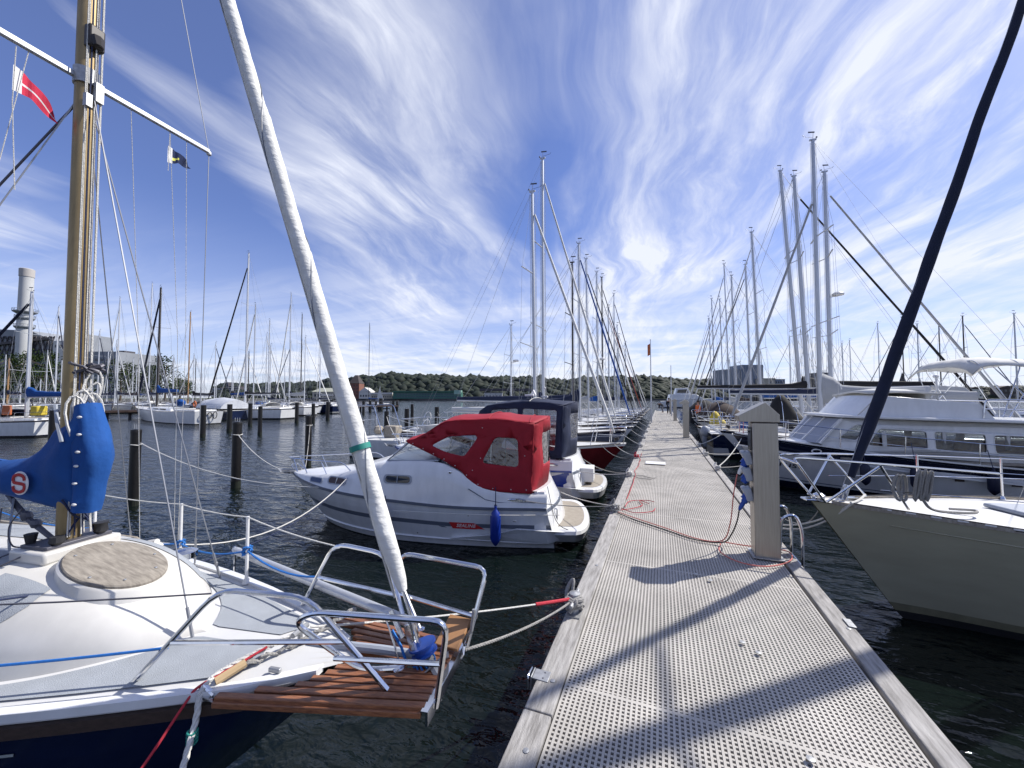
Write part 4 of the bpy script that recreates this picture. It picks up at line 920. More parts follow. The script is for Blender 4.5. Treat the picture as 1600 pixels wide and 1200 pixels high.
# ================================================================ motor cruisers with canopies, stern to the jetty
def cruiser(fr, label, k, can, hullm, band, zsc=1.0, detail=True, name='motor_cruiser', swoosh=None):
    """k scales the plan; x forward from the stern, +y faces the camera side"""
    C = thing(name, label, 'motor boat', fr.o, fr.a)
    S = lambda p: V((p[0]*k, p[1]*k, p[2]*zsc))
    h = Hull([(.42*k,1.06*k),(1.2*k,1.12*k),(2.4*k,1.13*k),(3.4*k,1.06*k),(4.3*k,.82*k),(5.0*k,.50*k),(5.45*k,.19*k),(5.62*k,.02)],
             [(.42*k,.66*zsc),(2*k,.67*zsc),(3*k,.73*zsc),(4.5*k,.81*zsc),(5.62*k,.93*zsc)], rake=.75, srake=-.12, flare=(.10,.75), nx=34)
    h.shell(C, [gel, band, gel, greyst, gel, blk], [0, .36 if swoosh else .40, .50 if swoosh else .40, .56 if swoosh else .52, .62 if swoosh else .52, 1.0, 1.5] if swoosh else [0, .001, .002, .40, .50, .985, 1.5])
    mb = MB(); h.rail(mb, .43*k, 5.6*k, .022, .045, .045, dz=.02); mb.build('rub_rail', greyst if not swoosh else hullm, C)
    # chine step and spray rail
    mb = MB(); rows = []
    for i in range(25):
        t = i/24*.93; rows.append([h.pt(t,.80,1,.002), h.pt(t,.83,1,.03), h.pt(t,.86,1,.002)])
    mb.grid(rows); rows2 = [[V((p.x,-p.y,p.z)) for p in r] for r in rows]; mb.grid(rows2, flip=True); mb.build('spray_rail', gel, C)
    # deck moulding: side walls then cabin roof
    zt = [(.42,.90),(.9,.90),(1.5,1.0),(1.9,1.24),(2.25,1.36),(3.2,1.34),(3.5,1.27),(4.2,1.08),(5.0,.985),(5.6,.955)]
    def zt_(x): return smo(zt, x/k)*zsc
    ins = [(.42,.06),(1.5,.07),(2.3,.12),(3.5,.18),(4.3,.16),(5.0,.08),(5.6,.0)]
    rows = []; xs = [(.42+(5.60-.42)*i/46)*k for i in range(47)]
    def sec(x, sd):
        b = h.b(x)+.004; i_ = smo(ins, x/k)*k; z0 = h.zs(x)+.02; z1 = zt_(x)
        return [V((x, sd*b, z0)), V((x, sd*(b-.015), z0+(z1-z0)*.12)), V((x, sd*max(.004, b-i_*.45), z0+(z1-z0)*.6)), V((x, sd*max(.003, b-i_*.8), z0+(z1-z0)*.92)), V((x, sd*max(.002, b-i_-.05*min(1,b)), z1))]
    mb = MB()
    for sd in (1, -1): mb.grid([sec(x, sd) for x in xs], flip=(sd == -1))
    mb.build('topside_moulding', gel, C, ang=60)
    mb = MB(); rows = []
    for x in [x for x in xs if x >= 2.25*k]:
        e = sec(x, 1)[-1]; y = e.y; r = []
        for j in range(11):
            a = 1-2*j/10; r.append(V((x, y*a, e.z+.05*zsc*(1-a*a)*min(1, y*3))))
        rows.append(r)
    mb.grid(rows); mb.build('foredeck', gel, C, ang=60)
    mb = MB()          # cockpit: floor, bulkhead, seats
    mb.box(S((1.35,0,.42)), (1.85*k,1.9*k,.04)); mb.build('cockpit_floor', teakg, C, smooth=False)
    mb = MB(); mb.box(S((2.3,0,.86)), (.04,1.95*k,.92*zsc)); mb.box(S((.5,0,.66)), (.06,1.9*k,.48*zsc)); mb.build('bulkhead', gel, C, smooth=False)
    for x, y, w in ((1.0,0,1.5),(1.75,.5,.55)):
        mb = MB(); mb.box(S((x,y,.62)), (.42,w*k,.30)); mb.box(S((x-.2,y,.90)), (.10,w*k,.42)); mb.build('seat', seatm, C, bevel=.03)
    mb = MB(); mb.box(S((2.12,.45,1.22)), (.28,.7,.42)); mb.build('helm_console', plasg, C, bevel=.03)
    mb = MB(); c = S((1.92,.45,1.38)); mb.tube([c+V((.05*sin(t),.17*cos(t),.17*sin(t))) for t in [i*2*pi/16 for i in range(16)]], .012, 6, closed=True); mb.tube([c, c+V((.14,0,-.03))], .02, 6)
    for a in (0, 2.1, 4.2): mb.tube([c, c+V((.05*sin(a),.17*cos(a),.17*sin(a)))], .008, 5)
    mb.build('steering_wheel', rubber, C)
    # transom and bathing platform
    for sd in (1, -1):
        mb = MB(); mb.prism([S((.43,sd*1.06,.30)), S((.43,sd*1.06,.66)), S((.46,sd*1.0,.92)), S((.62,sd*1.0,.92)), S((.62,sd*1.06,.30))], (0,-sd*.10*k,0)); mb.build('transom_corner', gel, C, smooth=False)
    mb = MB()
    bl_ = lambda a: .22*(1-a*a)
    aa = [1-j/6 for j in range(13)]
    mb.grid([[S((.66-bl_(a),a*1.0,.93)) for a in aa],[S((.58-bl_(a),a*1.01,.93)) for a in aa],[S((.52-bl_(a),a*1.02,.80)) for a in aa],[S((.42-bl_(a),a*1.04,.60)) for a in aa],[S((.36-bl_(a),a*1.05,.40)) for a in aa],[S((.33-bl_(a),a*1.05,.28)) for a in aa]], flip=True); mb.build('transom', gel, C, ang=50)
    mb = MB(); mb.grid([[S((.50-bl_(a),a*1.035,.645)) for a in aa],[S((.425-bl_(a),a*1.045,.645)) for a in aa],[S((.415-bl_(a),a*1.045,.60)) for a in aa]], flip=True); mb.build('transom_rail', greyst, C)
    def plan(r, z, x0=.46):
        return [S((x0,1.02*r,z))]+[S((.12-.44*r*max(0,sin(pi/2-abs(a)))**.6, 1.0*r*sin(a)/sin(pi*.5), z)) for a in [pi*.5-i*pi/16 for i in range(17)]]+[S((x0,-1.02*r,z))]
    mb = MB(); a, b_, c = plan(1, .30), plan(1.02, .25), plan(.9, .10); n = len(a)
    mb.grid([plan(.97,.315), a, b_, c]); mb.poly(plan(.97,.315)[::-1]); mb.poly(c); mb.build('bathing_platform', gel, C, smooth=False)
    mb = MB(); mb.poly(plan(.80,.320,.36)[::-1]); mb.build('platform_decking', teakg, C, smooth=False)
    for sd in (1, -1):
        mb = MB(); pts = [(2.0,1.10,.15),(1.3,1.14,.24),(.9,1.18,.36),(.45,1.15,.34),(.0,.95,.27),(-.22,.62,.25),(-.2,.6,.15),(.4,1.08,.12),(1.2,1.10,.12)]
        mb.prism([S((x,sd*y,z)) for x, y, z in pts], (0,-sd*.06,0)); mb.build('quarter_moulding', gel, C, smooth=False)
    mb = MB()
    for y in (.25, -.25): mb.tube(rnd([S((.34,y,.62)),S((.22,y,.66)),S((.22,y,.34))], .05), .012, 6)
    mb.tube([S((.22,.25,.45)),S((.22,-.25,.45))], .01, 6); mb.tube(rnd([S((.36,.75,.55)),S((.26,.75,.6)),S((.26,.75,.34))],.04), .012, 6); mb.build('stern_rail', chrome, C)
    mb = MB(); mb.box(S((.36,.62,.52)), (.03,.07,.30), Matrix.Rotation(.3,3,'Y')); mb.box(S((.34,-.3,.60)), (.02,.1,.05)); mb.build('trim_fitting', rubber, C, bevel=.008)
    # windscreen
    def scr(y0, y1, m=1):
        return [S((3.25,y0,1.345)), S((2.80,y1,1.66)), S((2.22,y1*1.06,1.44)), S((2.25,y0*1.02,1.37))]
    for sd in (1, -1):
        q = [S((3.22,sd*.84,1.355)), S((2.83,sd*.80,1.68)), S((2.20,sd*.93,1.44)), S((2.26,sd*.95,1.385))]
        mb = MB(); mb.poly(q if sd > 0 else q[::-1]); mb.build('side_screen', glassc, C, smooth=False)
        mb = MB(); mb.tube(q, .014, 6, closed=True); mb.build('screen_frame', plasg if detail else alud, C)
    q = [S((3.22,.84,1.355)), S((3.34,.35,1.38)), S((3.34,-.35,1.38)), S((3.22,-.84,1.355))]; q2 = [S((2.83,.80,1.68)), S((2.93,.33,1.72)), S((2.93,-.33,1.72)), S((2.83,-.80,1.68))]
    for i in range(3):
        mb = MB(); mb.poly([q[i], q[i+1], q2[i+1], q2[i]]); mb.build('front_screen', glassc, C, smooth=False)
        mb = MB(); mb.tube([q[i], q[i+1], q2[i+1], q2[i]], .012, 6, closed=True); mb.build('screen_frame', alu, C)
    # canopy
    yb = lambda x, z: (1.06-.13*max(0, (z-.9)/1.2))*(1 if x < 2 else 1-.16*(x-2))
    def msd(sd): return lambda a, b: S((a, sd*(yb(a, b)+.020*noise.noise(V((a*2.5, b*2.5, sd*3+k)))+.016*noise.noise(V((a*7+b*2.5, b*1.6, sd+k))) ), b))
    outl = [(.66,.90),(1.2,.915),(1.62,1.0),(1.86,1.24),(2.19,1.41),(2.84,1.66),(2.90,1.70),(2.72,1.735),(2.52,1.84),(2.32,1.97),(2.15,2.05),(1.9,2.075),(1.6,2.09),(1.2,2.10),(.95,2.07),(.62,2.03),(.64,1.5)]
    w1 = rpoly([(2.40,1.635),(2.08,1.80),(1.62,1.83),(1.58,1.78),(1.80,1.47),(2.10,1.53)], .06)
    w2 = rpoly([(1.50,1.37),(1.28,1.80),(.90,1.78),(.88,1.31)], .08)
    if not detail:
        outl = [(.66,.92),(1.62,.98),(1.86,1.22),(2.19,1.39),(2.84,1.66),(2.72,1.9),(2.52,2.02),(1.6,2.12),(.95,2.09),(.62,2.03)]
        w1 = rpoly([(2.5,1.66),(2.4,1.92),(1.72,1.96),(1.72,1.3),(2.1,1.45)], .05); w2 = rpoly([(1.6,1.12),(1.6,1.96),(.78,1.93),(.82,1.08)], .06)
    for sd in (1, -1):
        sdp = panel('canopy_side', outl, [w1, w2], msd(sd), can, C, res=3, th=.01)
        for w in (w1, w2):
            mw = msd(sd); mb = MB(); mb.poly([mw(a, b) for a, b in w]); mb.build('vinyl_window', vin, sdp, smooth=False)
        if detail:
            mb = MB(); mw = msd(sd)
            for a, b in [(.75,.96),(1.0,.96),(1.3,.97),(1.55,1.03),(1.75,1.17),(1.95,1.32),(2.15,1.42),(2.35,1.50),(2.55,1.58),(2.75,1.66),(1.5,1.95),(1.65,1.25),(.78,1.5),(1.52,1.45)]:
                p = mw(a, b); mb.ball(p+V((0,sd*.008,0)), .009, 6)
            mb.build('press_stud', plasw, sdp)
    # roof cloth
    top = outl[6:16] if detail else outl[4:]
    rows = []
    tp = []
    for (a, b), (c, d) in zip(top, top[1:]):
        for j in range(4): tp.append((a+(c-a)*j/4, b+(d-b)*j/4))
    tp.append(top[-1]); l_ = None
    for a, b in tp:
        y = yb(a, b); r = []
        for j in range(21):
            u = 1-2*j/20; crown = (.07 if a < 2.4 else .05)*(1-abs(u)**2.6)
            sag = -.012*(1-u*u)*(1-cos((a-.65)*2*pi/.72))
            r.append(S((a-.22*(1-u*u)*max(0, 1-(a-.62)/.45), u*(y+.004), b+crown+sag+.012*noise.noise(V((a*4,u*3,k*5))))))
        rows.append(r)
    mb = MB(); mb.grid(rows, flip=True); rf = mb.build('canopy_roof', can, C, ang=70); s_ = rf.modifiers.new('s', 'SOLIDIFY'); s_.thickness = .01
    mb = MB(); 
    for a in ((1.35, .62) if detail else (1.4,)):
        b = [q for q in tp if abs(q[0]-a) < .12][0]; y = yb(a, b[1]); mb.tube([S((b[0], (1-2*j/20)*(y+.006), b[1]+.075*(1-abs(1-2*j/20)**2.6)+.008)) for j in range(21)], .009, 5)
    mb.build('canopy_seam', can if detail else ropew, C)
    # aft panel with window
    zt2, zb2 = 2.03, .90
    def maf(a, b): return S((.65-.22*(1-a*a)-.03*(b-.9)+.030*noise.noise(V((a*3,b*2,7+k)))+.022*noise.noise(V((a*9,b*1.5,2+k))), a*(1-.11*(b-.9)/1.13), b+(.07*(1-abs(a)**2.6) if b > 1.9 else 0)))
    ol = [(-1.06,zb2),(1.06,zb2),(1.06,1.5),(1.06,zt2),(.5,zt2+.005),(0,zt2+.01),(-.5,zt2+.005),(-1.06,zt2)]
    wa = rpoly([(-.62,1.30),(.62,1.30),(.66,1.85),(-.66,1.85)], .06)
    ap = panel('canopy_aft_panel', ol, [wa], maf, can, C, res=3, th=.01)
    mb = MB(); mb.grid([[maf(-.66+1.32*i/14, 1.30+.55*j/4) for i in range(15)] for j in range(5)]); mb.build('vinyl_window', vin, ap)
    mb = MB()
    for a, b in ((.66,.62),(1.38,1.35),(2.2,2.0)):
        zz = lin(sorted([(q[0], q[1]) for q in tp]), b); mb.tube(rnd([S((a,.93,.95)), S((b,.88,zz-.03)), S((b,.0,zz+.03)), S((b,-.88,zz-.03)), S((a,-.93,.95))], .12), .012, 6)
    mb.build('canopy_hoop', chrome, C)
    # hull windows
    def hwin(x0, x1, kk0, kk1, nm, glm):
        fz = lambda x, q: q
        pts = rpoly([(x0,kk0),(x1,kk0),(x1,kk1),(x0,kk1)], min(abs(kk1-kk0)*.49, .09), 5)
        for sd in (1, -1):
            def at(x, z, off):
                s2 = sec(x*k, sd); z *= zsc
                for p, q in zip(s2, s2[1:]):
                    if z <= q.z or q is s2[-1]:
                        t = (z-p.z)/(q.z-p.z); r = p.lerp(q, t); return V((r.x, r.y+sd*off, z))
            mb = MB(); o = pts if sd > 0 else pts[::-1]; mb.prism([at(x, z, .004) for x, z in o], (0, sd*.006, 0)); f = mb.build(nm, plasg, C, smooth=False)
            cx = (x0+x1)/2; cz = (kk0+kk1)/2; p2 = [(cx+(x-cx)*.86, cz+(z-cz)*.72) for x, z in o]
            mb = MB(); mb.prism([at(x, z, .009) for x, z in p2], (0, sd*.004, 0)); g_ = mb.build('pane', glm, f, smooth=False)
            if x1-x0 > .4:
                mb = MB(); a, b_ = at(cx, kk0+.02, .015), at(cx, kk1-.02, .015); mb.bar(a, b_, .012, .02); mb.build('glazing_bar', plasg, f, smooth=False)
    hwin(2.68, 3.20, 1.00, 1.15, 'hull_window', dglass)
    hwin(3.98, 4.42, .90, 1.03, 'hull_window', mat('window_brown', (.06,.03,.02), .15)); hwin(4.55, 4.90, .88, .975, 'hull_window', mat('window_blue', (.03,.05,.12), .15))
    # bow rail
    z0 = .97
    for sd in (1, -1):
        rl = [S((3.95,sd*.72,1.10)), S((4.15,sd*.68,1.27)), S((4.9,sd*.42,1.25)), S((5.6,sd*.13,1.24))]
        mb = MB(); mb.tube(rnd(rl, .1), .010, 8)
        for x, y in ((4.55,.56),(5.1,.33),(5.45,.12)): mb.tube([S((x,sd*y,zt_(x*k)/zsc+.0)), S((x+.12,sd*(y-.02),1.245))], .009, 6)
        mb.build('bow_rail', chrome, C)
    mb = MB(); mb.tube(rnd([S((5.6,.13,1.24)), S((5.75,0,1.24)), S((5.6,-.13,1.24))], .08), .010, 8); mb.tube(rnd([S((5.45,.12,.97)), S((5.62,.1,1.10)), S((5.62,-.1,1.10)), S((5.45,-.12,.97))], .05), .009, 8); mb.build('bow_rail', chrome, C)
    mb = MB(); mb.box(S((5.70,0,.955)), (.30,.14,.02)); mb.tube([S((5.45,0,1.0)), S((5.95,0,.97))], .016, 8); mb.prism([S((5.83,-.12,.93)), S((6.0,0,.99)), S((5.83,.12,.93)), S((5.7,0,.90))], (0,0,.02)); mb.build('anchor', galv, C, smooth=False)
    mb = MB(); mb.tube([S((.75,1.075,.79)), S((.85,1.085,.81)), S((.98,1.085,.81)), S((1.08,1.075,.79))], .016, 8); mb.box(S((.915,1.08,.785)), (.2,.02,.03)); mb.tube([S((3.3,1.02,.80)), S((3.35,1.04,.83)), S((3.5,1.0,.84)), S((3.55,.98,.82))], .012, 6); mb.build('cleat', chrome, C)
    return C, h, S, sec
fB = Fr(-1.58, 7.17, 194)
CB, hB, SB, secB = cruiser(fB, 'white motor cruiser with a bright red canopy lying stern to the jetty', 1.0, canr, gel, gel)
# crease line in the moulding and small hull fittings
mb = MB()
mb.tube([secB(x, 1)[2]+V((0,.004,dz)) for x, dz in ((1.7,.02),(1.55,-.01),(1.42,-.06),(1.2,-.075),(.6,-.05))], .008, 6)
mb.build('moulding_crease', greyst, CB)
mb = MB()
for x, kk in ((2.6,.74),(1.7,.20),(.95,.30)):
    t = (x-hB.x0)/(hB.x1-hB.x0); p = hB.pt(1-(1-t)**1, kk, 1, .002); mb.ball(p, (.035 if kk == .30 else .012,.008,.012), 8)
for x, z in ((2.02,1.22),(1.62,.93),(1.9,.92)):
    mb.ball(V((x,1.075,z)), (.025,.01,.025), 10)
mb.build('skin_fitting', chrome, CB)
# red arrow flash with the maker's lettering
t0 = (1.55-hB.x0)/(hB.x1-hB.x0); def_ = lambda x, kk, off: hB.pt((x-hB.x0)/(hB.x1-hB.x0), kk, 1, off)
mb = MB()
xs_ = [(2.02,.40),(1.93,.47),(2.0,.47),(1.93,.545)]
rows = []
for i in range(9):
    x = 2.0-.42*i/8; rows.append([def_(x+.03*(1-.0), .385, .004), def_(x-.03, .545 if i < 8 else .53, .004)])
mb.grid(rows); mb.add([rows[-1][0], rows[-1][1], def_(1.44,.54,.004)], [(0,1,2)]); FLS = mb.build('name_flash', wred, CB, smooth=False)
mb = MB(); 
for i in range(2):
    a = 2.16+i*.06; mb.add([def_(a,.42+.08*i,.004), def_(a-.1,.42+.08*i,.004), def_(a-.16,.50+.03*i,.004), def_(a-.06,.50+.03*i,.004)], [(0,1,2,3)])
mb.build('name_flash_tail', greyst, CB, smooth=False)
p0 = def_(1.95,.465,.008); p1 = def_(1.55,.465,.008); up_ = (def_(1.75,.40,.008)-def_(1.75,.55,.008)).normalized()
text('SEALINE', .078, basis((p0+p1)/2, (p1-p0), up_), wht, FLS, 'lettering', shear=.25, sx=1.12)
# fenders hanging on the red-canopied boat are things of their own
def fender(p, top, ln, r, m, label, group, fr=None, lm=None):
    t = thing('fender', label, 'fender', fr.w(p) if fr else p, fr.a if fr else 0, group)
    mb = MB(); mb.lathe([(.008,-.02),(r*.35,.0),(r*.8,ln*.10),(r,ln*.2),(r*1.02,ln*.5),(r,ln*.8),(r*.75,ln*.9),(r*.35,ln*.97),(.022,ln),(.022,ln*1.08)], n=16); mb.build('body', m, t)
    pt = (fr.w(top)-fr.w(p)) if fr else (V(top)-V(p)); 
    if fr: pt = Matrix.Rotation(-fr.a, 3, 'Z') @ pt
    mb = MB(); mb.tube([(0,0,ln*1.04), pt], .007, 5); mb.tube([V((0,0,ln*1.05))+V((.018*cos(a),0,.02*sin(a)+.02)) for a in [i*.7 for i in range(9)]], .006, 5); mb.build('lanyard', lm or ropenb, t); return t
gf = 'fenders on the red-canopied boat'
fender((1.22,1.27,.14), (1.25,1.09,1.0), .56, .085, fendb, 'bright blue fender hanging below the red canopy', gf, fB)
fender((3.12,1.20,.30), (3.15,.99,.92), .34, .062, fendb, 'blue fender half hidden behind the white furled sail', gf, fB)
# soft brown bundle behind the windscreen
fC = Fr(-1.62, 10.0, 186)
CC2, hC, SC2, secC = cruiser(fC, 'white and blue motor cruiser with a tall navy canopy, behind the red-canopied one', 1.02, cann, blueh, gel, zsc=1.12, detail=False, swoosh=True)
mb = MB()
rows = []
for i in range(15):
    t = i/14; x = .5+1.5*t; z1 = .75-.36*t**.8; z0 = .32+.02*t; tt = (x*1.02-hC.x0)/(hC.x1-hC.x0)
    rows.append([hC.pt(tt, 1-z1/(.66*1.12), 1, .006), hC.pt(tt, 1-z0/(.66*1.12), 1, .006)])
mb.grid(rows); mb.build('blue_swoosh', blueh, CC2)
mb = MB(); mb.box(SC2((.18,.30,.52)), (.42,.55,.34)); mb.build('stern_locker', plasw, CC2, bevel=.02)
mb = MB(); mb.box(SC2((1.2,.2,2.22)), (.16,.10,.05)); mb.tube([SC2((1.2,.2,2.2)), SC2((1.2,.2,2.42))], .012, 6); mb.ball(SC2((1.2,.2,2.42)), .03, 8); mb.build('radar_mount', plasw, CC2, bevel=.01); mb = MB(); mb.box(SC2((1.5,.55,2.25)), (.22,.30,.05)); mb.prism([SC2((1.5,.45,2.26)),SC2((1.42,.45,2.38)),SC2((1.36,.45,2.26))],(0,.14,0)); mb.build('horn_bracket', plasw, CC2, bevel=.01)
# its grey outboard and small tender frame seen beyond, at the far end: dark inflatable with engine
fT = Fr(-5.2, 10.6, 186)

# ================================================================ sailing boats
def sailboat(fr, label, L=9, B=2.9, fb=1.15, hullm=None, band=None, mx=None, mz=11, mr=.075, mlean=0, mcol=None, cover=None, boomz=2.2, bl=3.6, stay=None, stay_r=.045, stay_top=.93,
             lod=1, name='sailing_boat', group=None, sp=2, radar=None, deckm=None, canvas=None, cat='sailing boat', pulpit=True, coverh=.24, backs=True, flag=None):
    hullm = hullm or gel; band = band or navy2; mcol = mcol or alu; t = thing(name, label, cat, fr.o, fr.a, group)
    mx = L*.58 if mx is None else mx
    h = Hull([(0,B*.33),(L*.15,B*.43),(L*.42,B*.5),(L*.65,B*.42),(L*.82,B*.26),(L*.94,B*.09),(L,.02)], [(0,fb*.80),(L*.35,fb*.76),(L*.7,fb*.86),(L,fb)], rake=L*.10, srake=.25, nx=(26, 18, 12)[lod], flare=(.10,.72))
    h.shell(t, [band, hullm, olivd if hullm is oliv else band, blk], [0, .07, .86, .93, 1.5])
    h.deck(t, deckm or deckw, dz=.01)
    mb = MB(); h.rail(mb, .05, L*.98, .01, .04, .04, dz=.035, n=16); mb.build('toe_rail', teakg if lod < 2 else gel, t)
    # coachroof
    x0, x1 = L*.30, L*.74
    wf = lambda x: h.b(x)*(.62 if x < x1-L*.1 else .62-.25*(x-(x1-L*.1))/(L*.1)); ch_ = .30
    xs = [x0+(x1-x0)*i/12 for i in range(13)]
    def hf(x):
        d = min(1, (x1-x)/(L*.16)); return (ch_*max(0, d)**.7 if x > x0 else ch_)
    mb = MB(); loft_cabin(mb, xs, wf, lambda x: h.zs(x)+.02, lambda x: hf(x)+.001, ny=12, p=5, q=.55); loft = mb
    mb.poly([V((x0, 1*wf(x0)*s, h.zs(x0)+.02)) for s in (1,)]+[V((x0, wf(x0)*s, h.zs(x0)+ch_*.9)) for s in (1, .8)]+[V((x0, wf(x0)*s, h.zs(x0)+ch_*.9)) for s in (-.8, -1)]+[V((x0, -wf(x0), h.zs(x0)+.02))])
    cb_ = mb.build('coachroof', gel, t, ang=60)
    if lod < 2:
        for sd in (1, -1):
            for a, b in ((.36,.44),(.46,.54),(.57,.62)):
                xa, xb = L*a, L*b; pts = [(xa,.10),(xb,.10),(xb,.21),(xa,.22)]
                mb = MB(); mb.prism([V((x, sd*(wf(x)*.985-.0), h.zs(x)+.02+z)) for x, z in pts], (0, sd*.012, 0)); mb.build('window', dglass, cb_, smooth=False)
    # cockpit
    mb = MB(); mb.box((L*.16, 0, h.zs(L*.16)+.10), (L*.24, B*.52, .16)); cp = mb.build('cockpit_coaming', gel, t, bevel=.03)
    mb = MB(); mb.box((L*.16, 0, h.zs(L*.16)+.185), (L*.22, B*.30, .012)); mb.build('cockpit_well', teakg, t, smooth=False)
    if lod < 2:
        mb = MB(); c = V((L*.08, 0, h.zs(0)+.55)); mb.tube([c+V((.05*sin(a), .28*cos(a), .28*sin(a))) for a in [i*pi/8 for i in range(16)]], .012, 5, closed=True); mb.tube([c, c-V((0,0,.4))], .03, 6); mb.build('steering_wheel', chrome, t)
    # mast
    zd = h.zs(mx)+ch_*.9; mt = V((mx+mlean, 0, mz))
    mb = MB(); mb.tube([(mx,0,zd-.1),(mx+mlean*.5,0,(zd+mz)/2),mt], [mr*1.05,mr,mr*.8], (12,10,8)[lod], ry=.72)
    mb.box(mt+V((0,0,.02)), (.22,.06,.05)); ma = mb.build('mast', mcol, t)
    mb = MB(); mb.tube([mt, mt+V((0,.05,.30))], .006, 4); mb.tube([mt+V((0,0,.1)), mt+V((.3,.05,.16)), mt+V((.34,.05,.22))], .007, 4); mb.bar(mt+V((-.06,0,.3)), mt+V((.16,.05,.3)), .01, .05); mb.ball(mt+V((-.12,0,.1)), .035, 6); mb.build('wind_vane', wired, ma)
    spz = [zd+(mz-zd)*f for f in ((.36,.66) if sp == 2 else (.5,))]
    hw = [B*.33, B*.27]
    for z, w in zip(spz, hw):
        for sd in (1, -1):
            x = mx+mlean*(z-zd)/(mz-zd); mb = MB(); mb.bar((x,0,z),(x-.18,sd*w,z+.06),.05,.02); mb.build('spreader', mcol if mcol is not woodm else alu, ma)
    rr = .004+.0035*lod
    for sd in (1, -1):
        cpt = V((mx-.25, sd*h.b(mx)*.94, h.zs(mx)+.02)); pts = [cpt]+[V((mx-.18+mlean*.5, sd*w, z+.06)) for z, w in zip(spz, hw)]+[mt-V((0,0,.15))]
        mb = MB(); mb.tube(pts, rr, 4); mb.build('shroud', wire, t)
        mb = MB(); mb.tube([cpt+V((-.35,0,0)), V((mx, 0, spz[0]))], rr, 4); mb.tube([cpt+V((.45,0,0)), V((mx, 0, spz[0]))], rr, 4); mb.build('lower_shroud', wire, t)
    if backs: mb = MB(); mb.tube([V((.1,0,h.zs(0)+.05)), mt], rr, 4); mb.build('backstay', wire, t)
    if lod < 2: mb = MB(); mb.tube([V((mx+mr*1.3,.03,zd)), V((mx+mlean+mr,.03,mz-.1))], .007, 4); mb.tube([V((mx-mr*1.4,-.03,zd)), V((mx+mlean-mr,-.02,mz-.1))], .007, 4); mb.tube([V((mx-.15,B*.3,h.zs(mx)+.3)), V((mx-.15,B*.27,spz[0]))], .004, 4); mb.build('halyard', ropew, ma)
    # forestay
    s0 = V((L-.28, 0, h.zs(L-.28)+.12)); s1 = V((mx+mlean*stay_top, 0, zd+(mz-zd)*stay_top))
    if stay:
        n = 26 if lod else 50; pts = [s0.lerp(s1, .03+.94*i/n) for i in range(n+1)]; rad = [stay_r*(min(1, .45+i*.14))*(1-.35*i/n)*(1+.07*noise.noise(V((i*.8,mz,0)))) for i in range(n+1)]
        mb = MB(); mb.tube(pts, rad, 8); mb.build('furled_foresail', stay, t, ang=80)
        mb = MB(); d = (s1-s0).normalized(); mb.tube([s0, s0+d*.10], stay_r*1.5, 10); mb.build('furler_drum', alud, t)
    mb = MB(); mb.tube([s0-V((0,0,.1)), s1], rr, 4); mb.build('forestay', wire, t)
    # boom and sail cover
    if bl:
        b0, b1 = V((mx-.12,0,boomz)), V((mx-.12-bl,0,boomz+.05))
        mb = MB(); mb.tube([b0, b1], .055, 8, ry=.8); mb.build('boom', mcol, t)
        if cover:
            rows = []; N_ = 16
            for i in range(N_+1):
                s_ = i/N_; c = b0.lerp(b1, s_); hh = coverh*(1-.55*s_**.7)+.04; w = .11*(1-.4*s_)
                if i == 0: c = c+V((.10,0,0)); hh *= 1.5
                if i == 1: hh *= 1.35
                rows.append([c+V((0, w*cos(2*pi*j/10)*(1+.15*noise.noise(V((i*.9,j,mz)))), .02+hh*(.45+.5*sin(2*pi*j/10))*(1+.06*noise.noise(V((i*.7,3,mz)))) )) for j in range(10)])
            mb = MB(); mb.grid(rows, closed=True); mb.poly(rows[0][::-1]); mb.poly(rows[-1]); mb.build('sail_cover', cover, t, ang=80)
        mb = MB(); mb.tube([b1+V((.2,0,0)), (.5,0,h.zs(0)+.2)], rr, 4); mb.tube([b1, mt], rr*.8, 4); mb.tube([b0+V((-1.0,0,0)), V((mx-.1,0,zd))], .02, 5); mb.build('mainsheet', ropew, t)
    if radar:
        z = radar; x = mx+mlean*(z-zd)/(mz-zd); mb = MB(); mb.bar((x,0,z-.05),(x+.32,0,z-.02),.05,.03); mb.lathe([(.02,z-.01),(.20,z+.01),(.21,z+.08),(.14,z+.14),(.01,z+.15)], (x+.34,0,0), 14); mb.build('radar_dome', plasw, ma)
    # rails
    if pulpit and lod < 2:
        zb_ = h.zs(L-.1)
        for sd in (1, -1):
            mb = MB(); mb.tube(rnd([V((L*.87,sd*h.b(L*.87)*.9,h.zs(L*.87)+.02)), V((L*.885,sd*h.b(L*.885)*.9,zb_+.5)), V((L+.02,sd*.13,zb_+.55)), V((L-.08,sd*.05,zb_+.03))], .1), .012, 6); mb.tube([V((L*.94,sd*h.b(L*.94),zb_+.02)), V((L*.945,sd*h.b(L*.94),zb_+.52))], .011, 5); mb.tube([V((L*.875,sd*h.b(L*.875)*.9,zb_+.25)), V((L-.02,sd*.1,zb_+.27))], .008, 5); mb.build('pulpit', chrome, t)
            pts = []
            for f in (.06,.24,.42,.60,.75):
                x = L*f; y = sd*(h.b(x)-.04); z = h.zs(x)+.02; mb = MB(); mb.tube([(x,y,z),(x,y,z+.52)], .011, 5); mb.build('stanchion', chrome, t); pts.append(V((x,y,z+.51)))
            pts.append(V((L*.885,sd*h.b(L*.885)*.9,zb_+.49))); mb = MB(); mb.tube(pts, .0045+.002*lod, 4); mb.tube([p-V((0,0,.24)) for p in pts], .004+.002*lod, 4); mb.build('guard_wire', wire, t)
